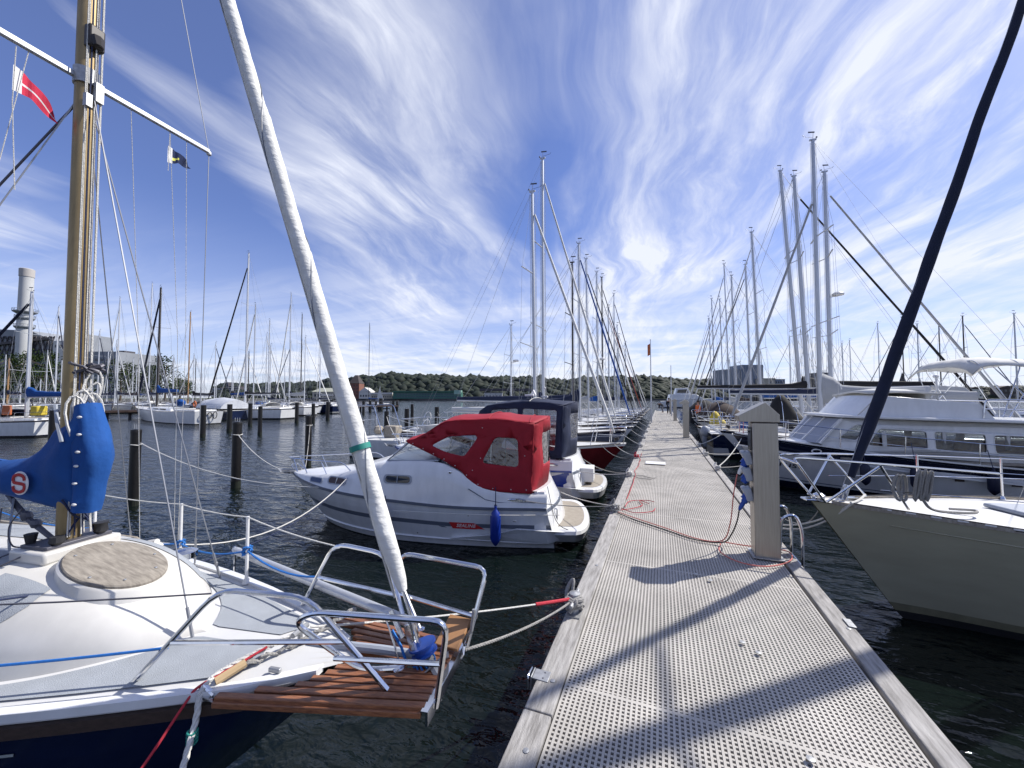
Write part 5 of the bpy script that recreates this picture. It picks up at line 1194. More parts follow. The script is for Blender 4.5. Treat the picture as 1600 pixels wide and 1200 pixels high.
        mb = MB(); z = h.zs(0); mb.tube(rnd([V((L*.12,B*.40,z+.02)), V((L*.11,B*.40,z+.52)), V((.05,B*.31,z+.54)), V((.02,-B*.31,z+.54)), V((L*.11,-B*.40,z+.52)), V((L*.12,-B*.40,z+.02))], .1), .012, 6); mb.build('pushpit', chrome, t)
    if canvas:     # spray hood over the companionway
        z = h.zs(x0)+.25; rows = []
        for i, (dx, hh) in enumerate(((.95,.02),(.75,.28),(.45,.44),(.0,.50),(-.25,.48))):
            rows.append([V((x0+dx, B*.30*cos(a), z+hh*max(0,sin(a))**.6 if hh > .03 else z+.02)) for a in [pi*j/10 for j in range(11)]])
        mb = MB(); mb.grid(rows); o = mb.build('spray_hood', canvas, t, ang=70); s_ = o.modifiers.new('s','SOLIDIFY'); s_.thickness = .015
    if flag:
        mb = MB(); z = h.zs(0); mb.tube([(0,.3,z+.3),(-.35,.3,z+1.4)], .012, 5); fg = mb.build('flag_staff', woodm, t)
        mb = MB(); mb.grid([[V((-.35+.02*j,.3+.03*sin(i*1.2+j),z+1.38-.05*i-.035*j)) for j in range(8)] for i in range(9)]); mb.build('ensign', flag, fg)
    return t, h
# ================================================================ row on the left side of the jetty (bows to the jetty)
GL = 'sailing boats moored bow to the left side of the jetty'
def left(y, label, L, mastx, mz, deg=0, bowx=-1.15, **k):
    f = Fr(bowx-L*cos(radians(deg)), y-L*sin(radians(deg)), deg)
    return sailboat(f, label, L=L, mx=L-(bowx-mastx), mz=mz, group=GL, **k)
left(12.9, 'dark red hulled sailing boat with a grey mast and thick white furled foresail', 8.2, -4.1, 9.85, bowx=-1.05, B=2.7, fb=.98, hullm=redh, band=gel, stay=sailw, stay_r=.055, mr=.085, mlean=-.10, cover=canw, boomz=1.9, bl=3.2, lod=0)
left(14.9, 'grey-blue hulled sailing boat with the tallest mast on the left of the jetty', 9.4, -4.4, 12.3, bowx=-1.2, B=3.1, fb=1.25, hullm=greyh, band=navy2, stay=sailw, stay_r=.05, mr=.085, cover=cann, boomz=2.3, bl=3.8, lod=0, canvas=cann)
left(18.2, 'sailing boat with a dark brown mast and a dark furled sail running aft', 8.8, -3.9, 9.0, hullm=gel, mcol=alud, cover=cann, stay=None, B=2.8, fb=1.15, lod=1, mr=.06)
left(21.4, 'white sailing boat with a pale mast, bright blue furled foresail and navy mainsail cover', 9.8, -4.2, 11.2, hullm=gel, cover=cann, stay=mat('sail_uv_blue', (.01,.07,.30), .8, nz=.2), B=3.1, lod=1, stay_r=.055, mr=.085, coverh=.5)
left(24.8, 'white sailing boat fifth along the left side with a black furled foresail', 9.5, -4.3, 11.5, hullm=gel, cover=sailg, stay=canbk, lod=1, B=3, mlean=-.1)
left(28.0, 'blue hulled sailing boat sixth along the left side', 9.5, -4.2, 11.6, hullm=navy, cover=canb, stay=sailw, lod=1, B=3, radar=5.2)
left(31.3, 'sailing boat seventh along the left side with a dark mast and grey cover', 9.5, -4.3, 12.2, hullm=gel, cover=sailg, mcol=alud, stay=sailn, lod=1, B=3)
left(34.6, 'white sailing boat eighth along the left side, low mast', 9.5, -4.2, 10.4, hullm=gel, cover=cann, stay=mat('sail_uv_red', (.22,.04,.02), .8), lod=2)
left(38.2, 'sailing boat ninth along the left side, tall thin mast with a navy furled sail', 9.8, -4.1, 12.6, hullm=greyh, cover=cann, stay=sailn, lod=2)
left(42.0, 'white sailing boat tenth along the left side', 9, -4.2, 10.2, cover=sailg, stay=sailw, lod=2)
left(45.6, 'white sailing boat eleventh along the left side, near the end of the jetty', 9, -4.4, 9.6, cover=canb, stay=None, lod=2)
left(49.4, 'last sailing boat on the left side of the jetty', 9, -4.0, 9.2, cover=cann, stay=sailw, lod=2)
# slim mast with a radar dome beyond
sailboat(Fr(-14.2, 24.2, 0), 'sailing boat with a slim mast and radar dome behind the two tall left masts', L=8.6, mx=4.8, mz=7.4, radar=4.9, lod=1, mr=.055, hullm=gel, cover=cann, stay=None)
# grey outboard and davits seen over the canopy: an open workboat astern of the navy-canopied cruiser
fW = Fr(-12.2, 13.4, 4)
Wk = thing('open_boat', 'open boat with a dark outboard, stern frame and grey tarpaulin beyond the red canopy', 'open boat', fW.o, fW.a)
hW = Hull([(0,.85),(2,1.0),(4,.85),(5.2,.35),(5.6,.03)], [(0,.75),(3,.8),(5.6,1.05)], rake=.7, nx=16); hW.shell(Wk, [gel, gel, blk], [0,.5,.93,1.5]); hW.deck(Wk, deckw, dz=-.02)
mb = MB(); mb.box((-.15,0,1.25), (.30,.30,.42)); mb.box((-.18,0,.85), (.14,.16,.6)); mb.ball((-.15,0,1.46),(.17,.16,.12),10); mb.build('outboard', rubber, Wk, bevel=.04)
mb = MB()
for y in (-.7,.7):
    mb.tube(rnd([(.3,y,.8),(.15,y,2.15),(1.1,y,2.15),(1.6,y,.8)],.15), .018, 6)
mb.tube([(.2,-.7,2.1),(.2,.7,2.1)],.016,6); mb.tube([(.25,-.7,1.5),(.25,.7,1.5)],.014,6); mb.build('stern_gantry', chrome, Wk)
mb = MB(); mb.prism([(3.0,-.8,.8),(3.3,-.75,1.35),(4.6,-.5,1.45),(5.3,-.3,1.0),(5.2,-.3,.9)], (0,1.3,0)); mb.build('tarpaulin', canw, Wk, ang=60)
mb = MB(); mb.box((1.5,.1,1.02), (.6,.5,.5)); mb.ball((1.0,-.2,1.1),(.2,.25,.2),8); mb.build('seat', teakg, Wk, bevel=.05)

# ================================================================ olive-grey yacht, nearest on the right
fE = Fr(1.60+9.05*cos(radians(15)), 5.42+9.05*sin(radians(15)), 195)
Eo, hE = sailboat(fE, 'olive-grey hulled yacht with a navy furled foresail and white deck, nearest on the right', L=9.05, B=2.72, fb=1.27, hullm=oliv, band=oliv, mx=5.55, mz=10.8, mr=.105, cover=cann, boomz=2.4, stay=None, lod=0, pulpit=False, deckm=deckw)

s0 = V((8.66,.0,1.42)); s1 = V((5.60,0,9.9)); n = 70; dE = s1-s0
wv = lambda i: V((.012*noise.noise(V((i*.13,5,1))), .012*noise.noise(V((i*.13,9,1))), 0))
mb = MB(); mb.tube([s0+dE*(.015+.965*i/n)+wv(i)*(1 if i < 50 else .4) for i in range(n+1)], [(.054*min(1,.55+i*.08))*(1.12-.48*i/n)*(1+.10*noise.noise(V((i*.35,2,7)))) for i in range(n+1)], 16, mod=lambda i, a: 1+.07*((a+i*.35) % (2*pi))/6.3); mb.build('furled_foresail', sailn, Eo, ang=70)
mb = MB(); mb.bar((8.72,-.03,1.26),(8.66,-.03,1.46),.04,.012); mb.bar((8.72,.03,1.26),(8.66,.03,1.46),.04,.012); mb.box((8.75,0,1.285),(.34,.12,.02)); mb.box((8.62,0,1.30),(.12,.07,.04)); mb.lathe([(.03,1.28),(.06,1.31),(.06,1.34),(.03,1.36)],(8.96,0,0),14); mb.tube([(9.0,-.06,1.29),(9.12,-.05,1.29),(9.12,.05,1.29),(9.0,.06,1.29)],.012,6); mb.build('stem_fitting', chrome, Eo)
# pulpit: wide loop round the stem with vee struts
mb = MB()
mb.tube(rnd([(8.96,.10,1.28),(9.28,.17,1.72),(9.30,.12,1.78),(8.60,.38,1.76),(7.72,.60,1.72)],.10), .0125, 8)
mb.tube([(8.60,.38,1.75),(8.26,.28,1.27)], .0125, 8); mb.tube([(8.58,.38,1.75),(8.98,.16,1.30)], .0125, 8); mb.build('pulpit', chrome, Eo)
mb = MB()
mb.tube(rnd([(8.96,-.10,1.28),(9.28,-.17,1.72),(9.30,-.12,1.78),(8.60,-.38,1.76),(7.72,-.60,1.72)],.10), .0125, 8)
mb.tube([(8.60,-.38,1.75),(8.26,-.28,1.27)], .0125, 8); mb.tube([(8.58,-.38,1.75),(8.98,-.16,1.30)], .0125, 8); mb.tube(rnd([(9.28,.17,1.72),(9.36,0,1.76),(9.28,-.17,1.72)],.1),.0125,8); mb.build('pulpit', chrome, Eo)
for sd in (1, -1):
    pts = [V((8.60,sd*.38,1.75))]
    for x in (7.35,6.0,4.4,2.6,.8):
        y = sd*(hE.b(x)-.05); z = hE.zs(x)+.02; mb = MB(); mb.tube([(x,y,z),(x,y,z+.55)], [.013,.011], 7); mb.lathe([(.03,z),(.015,z+.04)],(x,y,0),8); mb.build('stanchion', chrome, Eo); pts.append(V((x,y,z+.54)))
    mb = MB(); mb.tube(pts, .005, 5); mb.tube([p-V((0,0,.26)) for p in pts], .0045, 5); mb.build('guard_wire', chrome, Eo)
mb = MB(); 
for k in range(2):
    mb.tube([V((8.42+.025*k,.42,1.66))+V((.05*sin(a)*.8+.02*k,.01*cos(a*2),-.13+.13*cos(a))) for a in [i*2*pi/16 for i in range(16)]], .013, 6, closed=True)
rc = random.Random(8)
for k in range(9):
    c = V((8.33+.018*k-.12, .46+.020*(k%3), 1.72)); mb.tube([c+V((.018*sin(a),.03*cos(a),-.15+.15*cos(a)+rc.uniform(-.01,.01))) for a in [i*2*pi/14 for i in range(14)]], .014, 6, closed=True)
mb.tube(spline([(8.3,.47,1.45),(8.2,.46,1.33),(7.95,.38,1.28),(7.7,.34,1.27),(7.6,.24,1.27),(7.8,.2,1.27)]), .013, 6); mb.build('rope_coil', ropeg, Eo)
# slotted toe rail: dark strip with bright slots
mb = MB(); hE.rail(mb, .1, 8.7, .006, .02, .035, dz=.045, n=30); mb.build('toe_rail', alud, Eo)
mb = MB()
for sd in (1,-1):
    for i in range(44):
        x = 8.5-i*.17; p = V((x, sd*(hE.b(x)+.009), hE.zs(x)+.030)); q = V((x-.07, sd*(hE.b(x-.07)+.009), hE.zs(x-.07)+.030)); mb.bar(p, q, .006, .014)
mb.build('rail_slots', plasw, Eo, smooth=False)
mb = MB(); mb.tube([V((x, hE.b(x)*.95 if x > 5 else hE.b(x)*.95, hE.zs(x)-.13+.0)) for x in [8.4-i*.3 for i in range(25)]] if False else [hE.pt(x/9.05, .12, 1, .004) for x in [8.5-i*.3 for i in range(27)]], .006, 4); mb.build('topside_crease', oliv, Eo)
mb = MB(); mb.box((6.7,0,hE.zs(6.7)+.09),(.6,.6,.05)); mb.build('fore_hatch', plasg, Eo, bevel=.02)

# ================================================================ motor yacht on the right
fF = Fr(12.9, 13.6, 184)
Fo = thing('motor_yacht', 'large white motor yacht with a navy band, flying bridge and row of cabin windows', 'motor yacht', fF.o, fF.a)
hF = Hull([(0,1.55),(2,1.72),(5,1.78),(7.5,1.62),(9.2,1.15),(10.4,.50),(11.0,.04)], [(0,.86),(4,.86),(7,1.02),(9,1.22),(11,1.45)], rake=.9, srake=.1, nx=34, flare=(.05,.6))
hF.shell(Fo, [navy2, gel, greyst, gel, navy2, blk], [0, .23, .80, .82, .86, .99, 1.5])
mb = MB(); hF.rail(mb, .05, 10.9, .045, .06, .035, dz=-.30, n=36); mb.build('rub_rail', gel, Fo)
mb = MB(); hF.rail(mb, .05, 10.9, .03, .09, .03, dz=.02, n=36); mb.build('cap_rail', gel, Fo)
hF.deck(Fo, deckw, dz=-.06)
yw = lambda b: 1.36-.10*(b-1.0)
fm = lambda sd: (lambda a, b: (a, sd*(yw(b)-.20*max(0, a-7.3)**1.4), b))
ol = [(1.6,.85),(8.9,1.10),(9.25,1.33),(8.78,1.93),(1.6,1.78)]
wn = [rpoly([(8.86,1.42),(8.50,1.80),(8.30,1.79),(8.52,1.40)],.05), rpoly([(8.32,1.30),(8.10,1.72),(7.28,1.68),(7.28,1.27)],.07), rpoly([(7.15,1.25),(7.15,1.68),(6.25,1.64),(6.25,1.23)],.07), rpoly([(6.12,1.22),(6.12,1.63),(5.1,1.60),(5.1,1.2)],.07), rpoly([(4.95,1.2),(4.95,1.6),(3.6,1.56),(3.6,1.17)],.07), rpoly([(3.4,1.17),(3.4,1.56),(2.0,1.52),(2.0,1.15)],.07)]
for sd in (1,-1):
    sp_ = panel('cabin_side', ol, wn, fm(sd), gel, Fo, th=.05)
    for w in wn:
        mb = MB(); mb.poly([fm(sd)(a,b) for a,b in (w if sd < 0 else w[::-1])]); mb.build('window', glass, sp_, smooth=False)
        mb = MB(); mb.tube([V(fm(sd)(a,b))+V((0,sd*.026,0)) for a,b in w], .009, 5, closed=True); mb.build('window_frame', plasw, sp_)
mb = MB()
def fr_(x, z, y): return V((x, y, z))
for a, b in (((9.25,1.33),(8.78,1.93)),):
    pass
mb.grid([[V((9.42-.2*abs(u)**2, u*.98, 1.30)) for u in [1-j/5 for j in range(11)]], [V((8.86-.12*abs(u)**2, u*1.0, 1.93)) for u in [1-j/5 for j in range(11)]]]); mb.build('windscreen', mat('screen_cover', (.30,.33,.40), .7, nz=.1), Fo, ang=80)
mb = MB(); 
for u in (-1,-.35,.35,1): mb.bar((9.43-.2*u*u, u*.98, 1.30),(8.87-.12*u*u,u*1.0,1.93),.05,.04)
mb.build('windscreen_frame', gel, Fo, smooth=False)
rows = []
for i in range(12):
    t = i/11; x = 9.15+1.3*t; w = min(1.0*(1-.5*t**2), hF.b(x)*.8); z1 = 1.33-.20*t-.0*t
    rows.append([V((x, w*u, 1.0+(z1-1.0)*(1-abs(u)**6)+.05*(1-u*u)*(1-t))) for u in [1-j/7 for j in range(15)]])
mb = MB(); mb.grid(rows); mb.build('foredeck_trunk', gel, Fo, ang=60)
mb = MB(); mb.add([(1.4,-1.42,1.80),(7.3,-1.42,1.93),(8.75,-1.12,1.96),(9.0,-.6,1.97),(9.0,.6,1.97),(8.75,1.12,1.96),(7.3,1.42,1.93),(1.4,1.42,1.80)]+[(1.4,-1.42,1.87),(7.3,-1.42,2.00),(8.75,-1.12,2.03),(9.0,-.6,2.04),(9.0,.6,2.04),(8.75,1.12,2.03),(7.3,1.42,2.00),(1.4,1.42,1.87)], [tuple(range(8))[::-1], tuple(range(8,16))]+[(i,(i+1)%8,8+(i+1)%8,8+i) for i in range(8)]); mb.build('cabin_roof', gel, Fo, bevel=.02)
mb = MB(); mb.box((5.3,0,.98),(7.2,2.6,.05)); mb.box((1.62,0,1.35),(.05,2.6,.9)); mb.build('saloon_floor', teakg, Fo, smooth=False)
mb = MB(); mb.box((6.9,-.7,1.15),(1.2,.6,.35)); mb.box((4.6,-.7,1.15),(1.6,.6,.35)); mb.build('saloon_seat', canor, Fo, bevel=.04)
mb = MB(); mb.box((8.3,.5,1.25),(.5,.7,.4)); mb.build('helm_console', plasg, Fo, bevel=.04)
for x in (7.7,6.6,5.5):
    mb = MB(); mb.tube([(x+.35,1.28,1.30),(x+.36,1.28,1.66)], .04, 7); mb.build('curtain', canw, Fo)
# flying bridge
def fb(sd, x0, x1): pass
fo_ = [(8.45,2.0),(8.0,2.52),(7.88,2.50),(6.3,2.33),(6.02,1.94),(6.4,1.93)]
for sd in (1,-1):
    mb = MB(); mb.prism([(x, sd*(1.30-.12*(z-1.9)-.22*max(0, x-7.3)), z) for x,z in fo_], (0,-sd*.05,0)); mb.build('bridge_coaming', gel, Fo, bevel=.01)
mb = MB(); mb.grid([[V((8.48+.12*(1-u*u), u*1.02, 1.99)) for u in [1-j/6 for j in range(13)]],[V((8.02+.12*(1-u*u), u*1.04, 2.52)) for u in [1-j/6 for j in range(13)]]]); mb.build('bridge_front', gel, Fo, ang=70)
mb = MB(); mb.box((7.2,0,2.2),(.5,1.6,.5)); mb.box((6.9,0,2.5),(.12,1.6,.5)); mb.build('bridge_seat', canw, Fo, bevel=.05)
rows = [[V((8.15-.5*i+.1*noise.noise(V((i,j,1))), .9-.45*j, 2.52+.14*sin(i*.9+.5)*sin(j*.8+.4)+.06*noise.noise(V((i*2,j*2,4))))) for j in range(5)] for i in range(4)]
mb = MB(); mb.grid(rows); o = mb.build('folded_cover', canw, Fo, ang=80); s_ = o.modifiers.new('s','SOLIDIFY'); s_.thickness = .05
for sd in (1,-1):
    mb = MB(); mb.tube(rnd([(6.25,sd*1.28,2.0),(6.2,sd*1.28,2.42),(4.0,sd*1.3,2.36),(1.8,sd*1.3,2.30),(1.75,sd*1.3,1.88)],.1), .015, 7)
    for x in (5.3,4.2,3.1): mb.tube([(x,sd*1.3,1.9),(x,sd*1.3,2.38)], .012, 6)
    mb.tube([(6.2,sd*1.28,2.2),(1.78,sd*1.3,2.10)], .010, 6); mb.build('bridge_rail', chrome, Fo)
    pts = []
    for x in (10.75,9.9,8.9,7.8,6.6,5.3,4.0,2.6,1.0,.1):
        y = sd*(hF.b(x)-.05); z = hF.zs(x)+.01; mb = MB(); mb.tube([(x,y,z),(x-.02,y,z+.46)], .012, 6); mb.build('stanchion', chrome, Fo); pts.append(V((x-.02,y,z+.46)))
    mb = MB(); mb.tube(pts, .011, 6); mb.tube([p-V((0,0,.22)) for p in pts], .006, 5); mb.build('deck_rail', chrome, Fo)
mb = MB(); mb.tube(rnd([(10.73,.25,1.88),(11.15,.12,1.93),(11.15,-.12,1.93),(10.73,-.25,1.88)],.12), .012, 6); mb.build('deck_rail', chrome, Fo)
# mooring recess, name, vents, bathing ladder bracket
for x in (9.35, 3.0):
    p = V((x, hF.b(x)+.01, hF.zs(x)-.15)); mb = MB(); mb.tube([p+V((.10*cos(a),0,.05*sin(a))) for a in [i*2*pi/14 for i in range(14)]], .016, 6, closed=True); mb.build('fairlead', plasw, Fo)
for x in (6.95,6.05): 
    p = hF.pt(x/11, .36, 1, .01); mb = MB(); mb.box(p, (.16,.02,.07)); mb.build('vent', strake, Fo, bevel=.01)
p0 = hF.pt(10.30/11, .50, 1, .012); p1 = hF.pt(9.80/11, .50, 1, .012); u0 = (hF.pt(10.05/11,.42,1,.012)-hF.pt(10.05/11,.58,1,.012)).normalized()
text('rust', .26, basis((p0*.55+p1*.45), (p1-p0), u0), blk, Fo, 'boat_name', shear=.35, sx=1.25, ext=.003)
mb = MB()
for z in (1.25,1.5): mb.tube([(1.7,1.30,z),(1.7,-1.3,z)],.01,5)
mb.build('aft_rail', chrome, Fo)
gf = 'navy fenders along the motor yacht'
for x, lb in ((8.55,'navy fender on the motor yacht nearest its bow'),(7.72,'navy fender in the middle of the three on the motor yacht'),(6.50,'navy fender farthest right on the motor yacht, hanging lowest')):
    y = hF.b(x); fender((x, y+.12, .42), (x, y+.0, hF.zs(x)+.35), .50, .095, fendn, lb, gf, fF)
fender((5.3, hF.b(5.3)+.12, .40), (5.3, hF.b(5.3), 1.2), .50, .095, fendn, 'navy fender on the motor yacht at the right edge of the picture', gf, fF)
# bimini awning on hoops over the after deck
bx = fF
rows = []
for i in range(10):
    t = i/9; x = 6.25-1.35*t; zz = 3.40+.03*sin(t*5)+(-.18*(1-t/.2)**2 if t < .2 else 0)-(.10*((t-.85)/.15)**2 if t > .85 else 0)
    rows.append([V((x+.02*noise.noise(V((i,j,2))), u*1.05, zz-.02-.22*abs(u)**4+.03*noise.noise(V((i*.8,j*.7,3))))) for j, u in enumerate([1-q/6 for q in range(13)])])
mb = MB(); mb.grid(rows); o = mb.build('bimini_awning', canw, Fo, ang=80); s_ = o.modifiers.new('s','SOLIDIFY'); s_.thickness = .03
mb = MB()
for a, b in ((6.1,5.6),(5.9,5.15),(5.4,5.9),(5.05,5.8),(5.0,4.3)):
    mb.tube(rnd([(b,1.26,2.02),(a,1.03,3.20),(a,.85,3.34),(a,-.85,3.34),(a,-1.03,3.20),(b,-1.26,2.02)],.12), .012, 6)
mb.build('bimini_frame', chrome, Fo)
mb = MB(); mb.tube([(6.6,.6,2.0),(6.65,.6,2.95)],.02,6); mb.ball((6.65,.6,2.98),(.06,.06,.05),8); mb.tube([(8.0,-.7,2.7),(8.4,-.7,4.1)],.008,5); mb.build('aerial', plasw, Fo)

# ================================================================ right-hand row
GR = 'sailing boats moored on the right side of the jetty'
def right(y, label, L, mastx, mz, bowin=True, bx=1.9, deg=4, **k):
    dx, dy = cos(radians(deg)), sin(radians(deg))
    if bowin: f = Fr(bx+L*dx, y+(L-(mastx-bx))*dy, 180+deg); mx = L-(mastx-bx)
    else: f = Fr(bx, y-(mastx-bx)*dy, deg); mx = mastx-bx
    return sailboat(f, label, L=L, mx=mx, mz=mz, group=GR, **k)
right(17.0, 'white sailing boat with the tallest right-hand mast, grey draped boom and thick grey furled foresail', 10.5, 5.4, 12.0, bx=2.1, mr=.095, cover=sailg, coverh=.75, boomz=2.25, bl=4.2, stay=sailg, stay_r=.055, stay_top=.80, lod=0, fb=1.2, B=3.2, hullm=gel, flag=None)
right(19.6, 'sailing boat with radar on its mast, its foresail running away to the right', 11, 6.6, 12.0, bowin=False, mr=.10, cover=cann, boomz=2.6, stay=sailg, stay_r=.05, radar=6.7, lod=0, hullm=navy, B=3.3)
right(22.4, 'large sailing boat with a slightly leaning mast and black furled foresail to the right', 12, 6.7, 13.4, bowin=False, mr=.12, mlean=-.4, cover=canbk, boomz=2.9, bl=4.8, stay=canbk, stay_r=.055, lod=1, B=3.6)
right(25.2, 'large sailing boat with a leaning pale mast and a long black boom cover', 12.5, 7.2, 15.2, bowin=True, mr=.13, mlean=.75, cover=canbk, coverh=.42, boomz=3.0, bl=5.6, stay=None, lod=1, B=3.7)
right(28.0, 'white sailing boat with a bright blue strip of sail cover on its boom', 10.5, 5.9, 13.0, mr=.10, cover=canb, boomz=2.45, bl=5.0, mlean=.35, stay=sailw, lod=1, canvas=canb)
right(31.4, 'sailing boat with a slim mast and dark furled foresail, mid-way down the right row', 10, 6.0, 12.0, mlean=.2, cover=canbk, stay=canbk, lod=1, hullm=navy)
right(34.6, 'sailing boat with a grey mast and brown boom cover, far down the right row', 10, 5.6, 12.2, mlean=.2, cover=canbr, stay=sailw, lod=1)
right(37.8, 'tall-masted sailing boat far down the right row', 10.5, 5.6, 14.2, mlean=.25, cover=sailg, stay=sailg, lod=2)
right(41.2, 'sailing boat with a short mast far down the right row', 9.5, 5.6, 11.9, mlean=.2, cover=cann, stay=sailw, lod=2)
right(44.6, 'sailing boat with a very distant pale mast in the right row', 9.5, 5.3, 12.8, mlean=.2, cover=canb, stay=None, lod=2)
right(48.2, 'last sailing boat on the right side of the jetty', 9.5, 5.4, 11.4, mlean=.2, cover=cann, stay=sailw, lod=2)
# covers, dinghies and low boats filling the right side near the pedestals
fR = Fr(6.3, 15.0, 186)
Rb = thing('inflatable_dinghy', 'grey inflatable dinghy with a wrapped outboard tied beside the motor yacht', 'dinghy', fR.o, fR.a)
tb = [(-.05,.62,.42),(1.2,.66,.42),(2.4,.60,.46),(3.1,.36,.54),(3.35,0,.60),(3.1,-.36,.54),(2.4,-.60,.46),(1.2,-.66,.42),(-.05,-.62,.42)]
mb = MB(); q = spline(tb, 5); mb.tube(q, [.20]*len(q), 12); mb.build('tube', mat('hypalon_grey', (.24,.25,.27), .7, nz=.1), Rb)
mb = MB(); mb.box((1.3,0,.30),(2.7,1.0,.08)); mb.box((.15,0,.42),(.06,1.0,.40)); mb.build('floor', plasg, Rb, bevel=.02)
mb = MB(); mb.box((1.4,0,.52),(.28,1.1,.05)); mb.build('thwart', teakg, Rb)
mb = MB(); mb.ball((3.5,.05,1.02),(.26,.2,.16),12,jit=.03); mb.ball((3.3,.05,.98),(.2,.18,.15),10,jit=.03); mb.build('wrapped_bundle', canw, Rb); mb = MB(); mb.box((3.62,0,.78),(.14,.14,.34)); mb.tube([(3.62,0,.7),(3.7,0,.2)],.05,8); mb.build('bracket', rubber, Rb, bevel=.03)
fM = Fr(2.0, 19.0, 4)
Mo = thing('small_motorboat', 'small motorboat with a grey hooded outboard beside the second pedestal', 'motor boat', fM.o, fM.a)
hM = Hull([(0,.85),(2,.95),(3.6,.7),(4.6,.2),(4.8,.03)], [(0,.6),(3,.7),(4.8,.9)], rake=.6, nx=14); hM.shell(Mo, [navy, gel, blk], [0,.4,.93,1.5]); hM.deck(Mo, deckw, dz=-.1)
mb = MB(); mb.ball((-.18,0,.98),(.20,.17,.26),12); mb.box((-.2,0,.6),(.18,.16,.6)); mb.build('outboard', plasg, Mo, bevel=.05)
mb = MB(); mb.prism([(1.6,-.6,.6),(1.9,-.55,1.2),(2.7,-.5,1.25),(3.3,-.4,.72)], (0,1.1,0)); mb.build('cuddy', plasw, Mo, bevel=.03)
rc = random.Random(21)
for i, (x, y, m_, w, hgt, nm, lb) in enumerate([(4.6,21.2,canb,1.5,1.2,'spray_tent','bright blue cockpit tent low behind the first pedestal'),(5.2,20.0,canbk,1.0,1.9,'spray_tent','tall black peaked cockpit tent behind the first pedestal'),(4.0,26.5,canbr,2.2,1.5,'spray_tent','dark brown boat cover beyond the second pedestal'),(3.4,30,canbk,2.0,1.6,'spray_tent','black boat cover near the far pedestals'),(2.9,23.2,canye,.6,1.0,'sail_bag','bright yellow sail bag standing beside the second pedestal')]):
    z0 = .75; t = thing(nm, lb, 'boat cover' if nm == 'spray_tent' else 'sail bag', (x, y, z0), rc.uniform(-.3,.3))
    rows = []
    for a in range(9):
        u = a/8; hh = hgt*(.35+.65*max(0, sin(pi*min(1, u*1.25+.12)))**.8) if u < .75 else hgt*.55*(1-(u-.75)*2)
        rows.append([V((w*(u-.5)*1.5, w*.5*cos(pi*j/8), max(0.0, hh*max(0, sin(pi*j/8))**.8 if 0 < j < 8 else 0)+.03*noise.noise(V((a,j,i))))) for j in range(9)])
    mb = MB(); mb.grid(rows); mb.poly(rows[0]); mb.poly(rows[-1][::-1]); mb.build('cloth', m_, t, ang=80)
    mb = MB()
    for a in (2, 5): mb.tube([p+V((0,0,.01)) for p in rows[a]], .012, 5)
    mb.build('hoop', chrome, t)
# boats lying on the next pier to the right: sterns and masts beyond the motor yacht
GN = 'sailing boats on the next pier to the right'
for i, (px, zc, mz, c, lb) in enumerate([(1375,52,12.6,cann,'sailing boat with a short mast left of the navy furled sail'),(1413,46,12.2,sailg,'sailing boat with a mast right behind the navy furled sail, twin spreaders'),(1437,40,10.2,canb,'low sailing boat mast showing just left of the white awning'),(1471,44,10.9,cann,'sailing boat with a mast over the left end of the white awning'),(1509,38,10.6,sailg,'sailing boat with a dark mast over the middle of the white awning'),(1590,36,10.4,cann,'sailing boat with a mast near the right edge of the picture'),(1330,60,11.5,canb,'distant sailing boat mast under the crossing forestays'),(1236,66,13,cann,'distant sailing boat mast between the tall right-hand masts'),(1318,50,9.6,canbk,'distant sailing boat with the shortest mast left of the flying bridge')]):
    p = D(px, zc, 0); f = Fr(p.x-4.6, p.y, (0,180)[i % 2]); 
    if i % 2: f = Fr(p.x+4.6, p.y, 180)
    sailboat(f, lb, L=9.5, mx=4.6, mz=mz, lod=2, cover=c, stay=(sailw, sailn, None)[i % 3], mcol=(alu, alud)[i in (1,3,4)], group=GN, hullm=(gel, navy)[i % 4 == 2])
# pale canvas deckhouse cover at the right edge
t = thing('motor_yacht', 'white cabin boat with a slanting pale canvas screen at the right edge', 'motor yacht', D(1600, 19, 0), radians(184))
hX = Hull([(0,1.3),(4,1.5),(7,1.0),(8.5,.05)], [(0,.9),(8.5,1.3)], rake=.7, nx=14); hX.shell(t, [gel, gel, blk], [0,.4,.94,1.5]); hX.deck(t, deckw)
mb = MB(); mb.prism([(1,-1.0,1.0),(1.2,-1,2.0),(4.2,-1,2.1),(5.4,-1,1.1)], (0,2,0)); mb.build('deckhouse', gel, t, bevel=.04)
mb = MB(); mb.prism([(2,-1.05,2.0),(2.9,-1.05,3.0),(4.2,-1.05,3.1),(3.4,-1.05,2.0)], (0,2.1,0)); mb.build('canvas_screen', canw, t, bevel=.03)
mb = MB(); mb.box((3,1.005,1.6),(1.8,.02,.35)); mb.box((3,-1.005,1.6),(1.8,.02,.35)); mb.build('window', dglass, t)

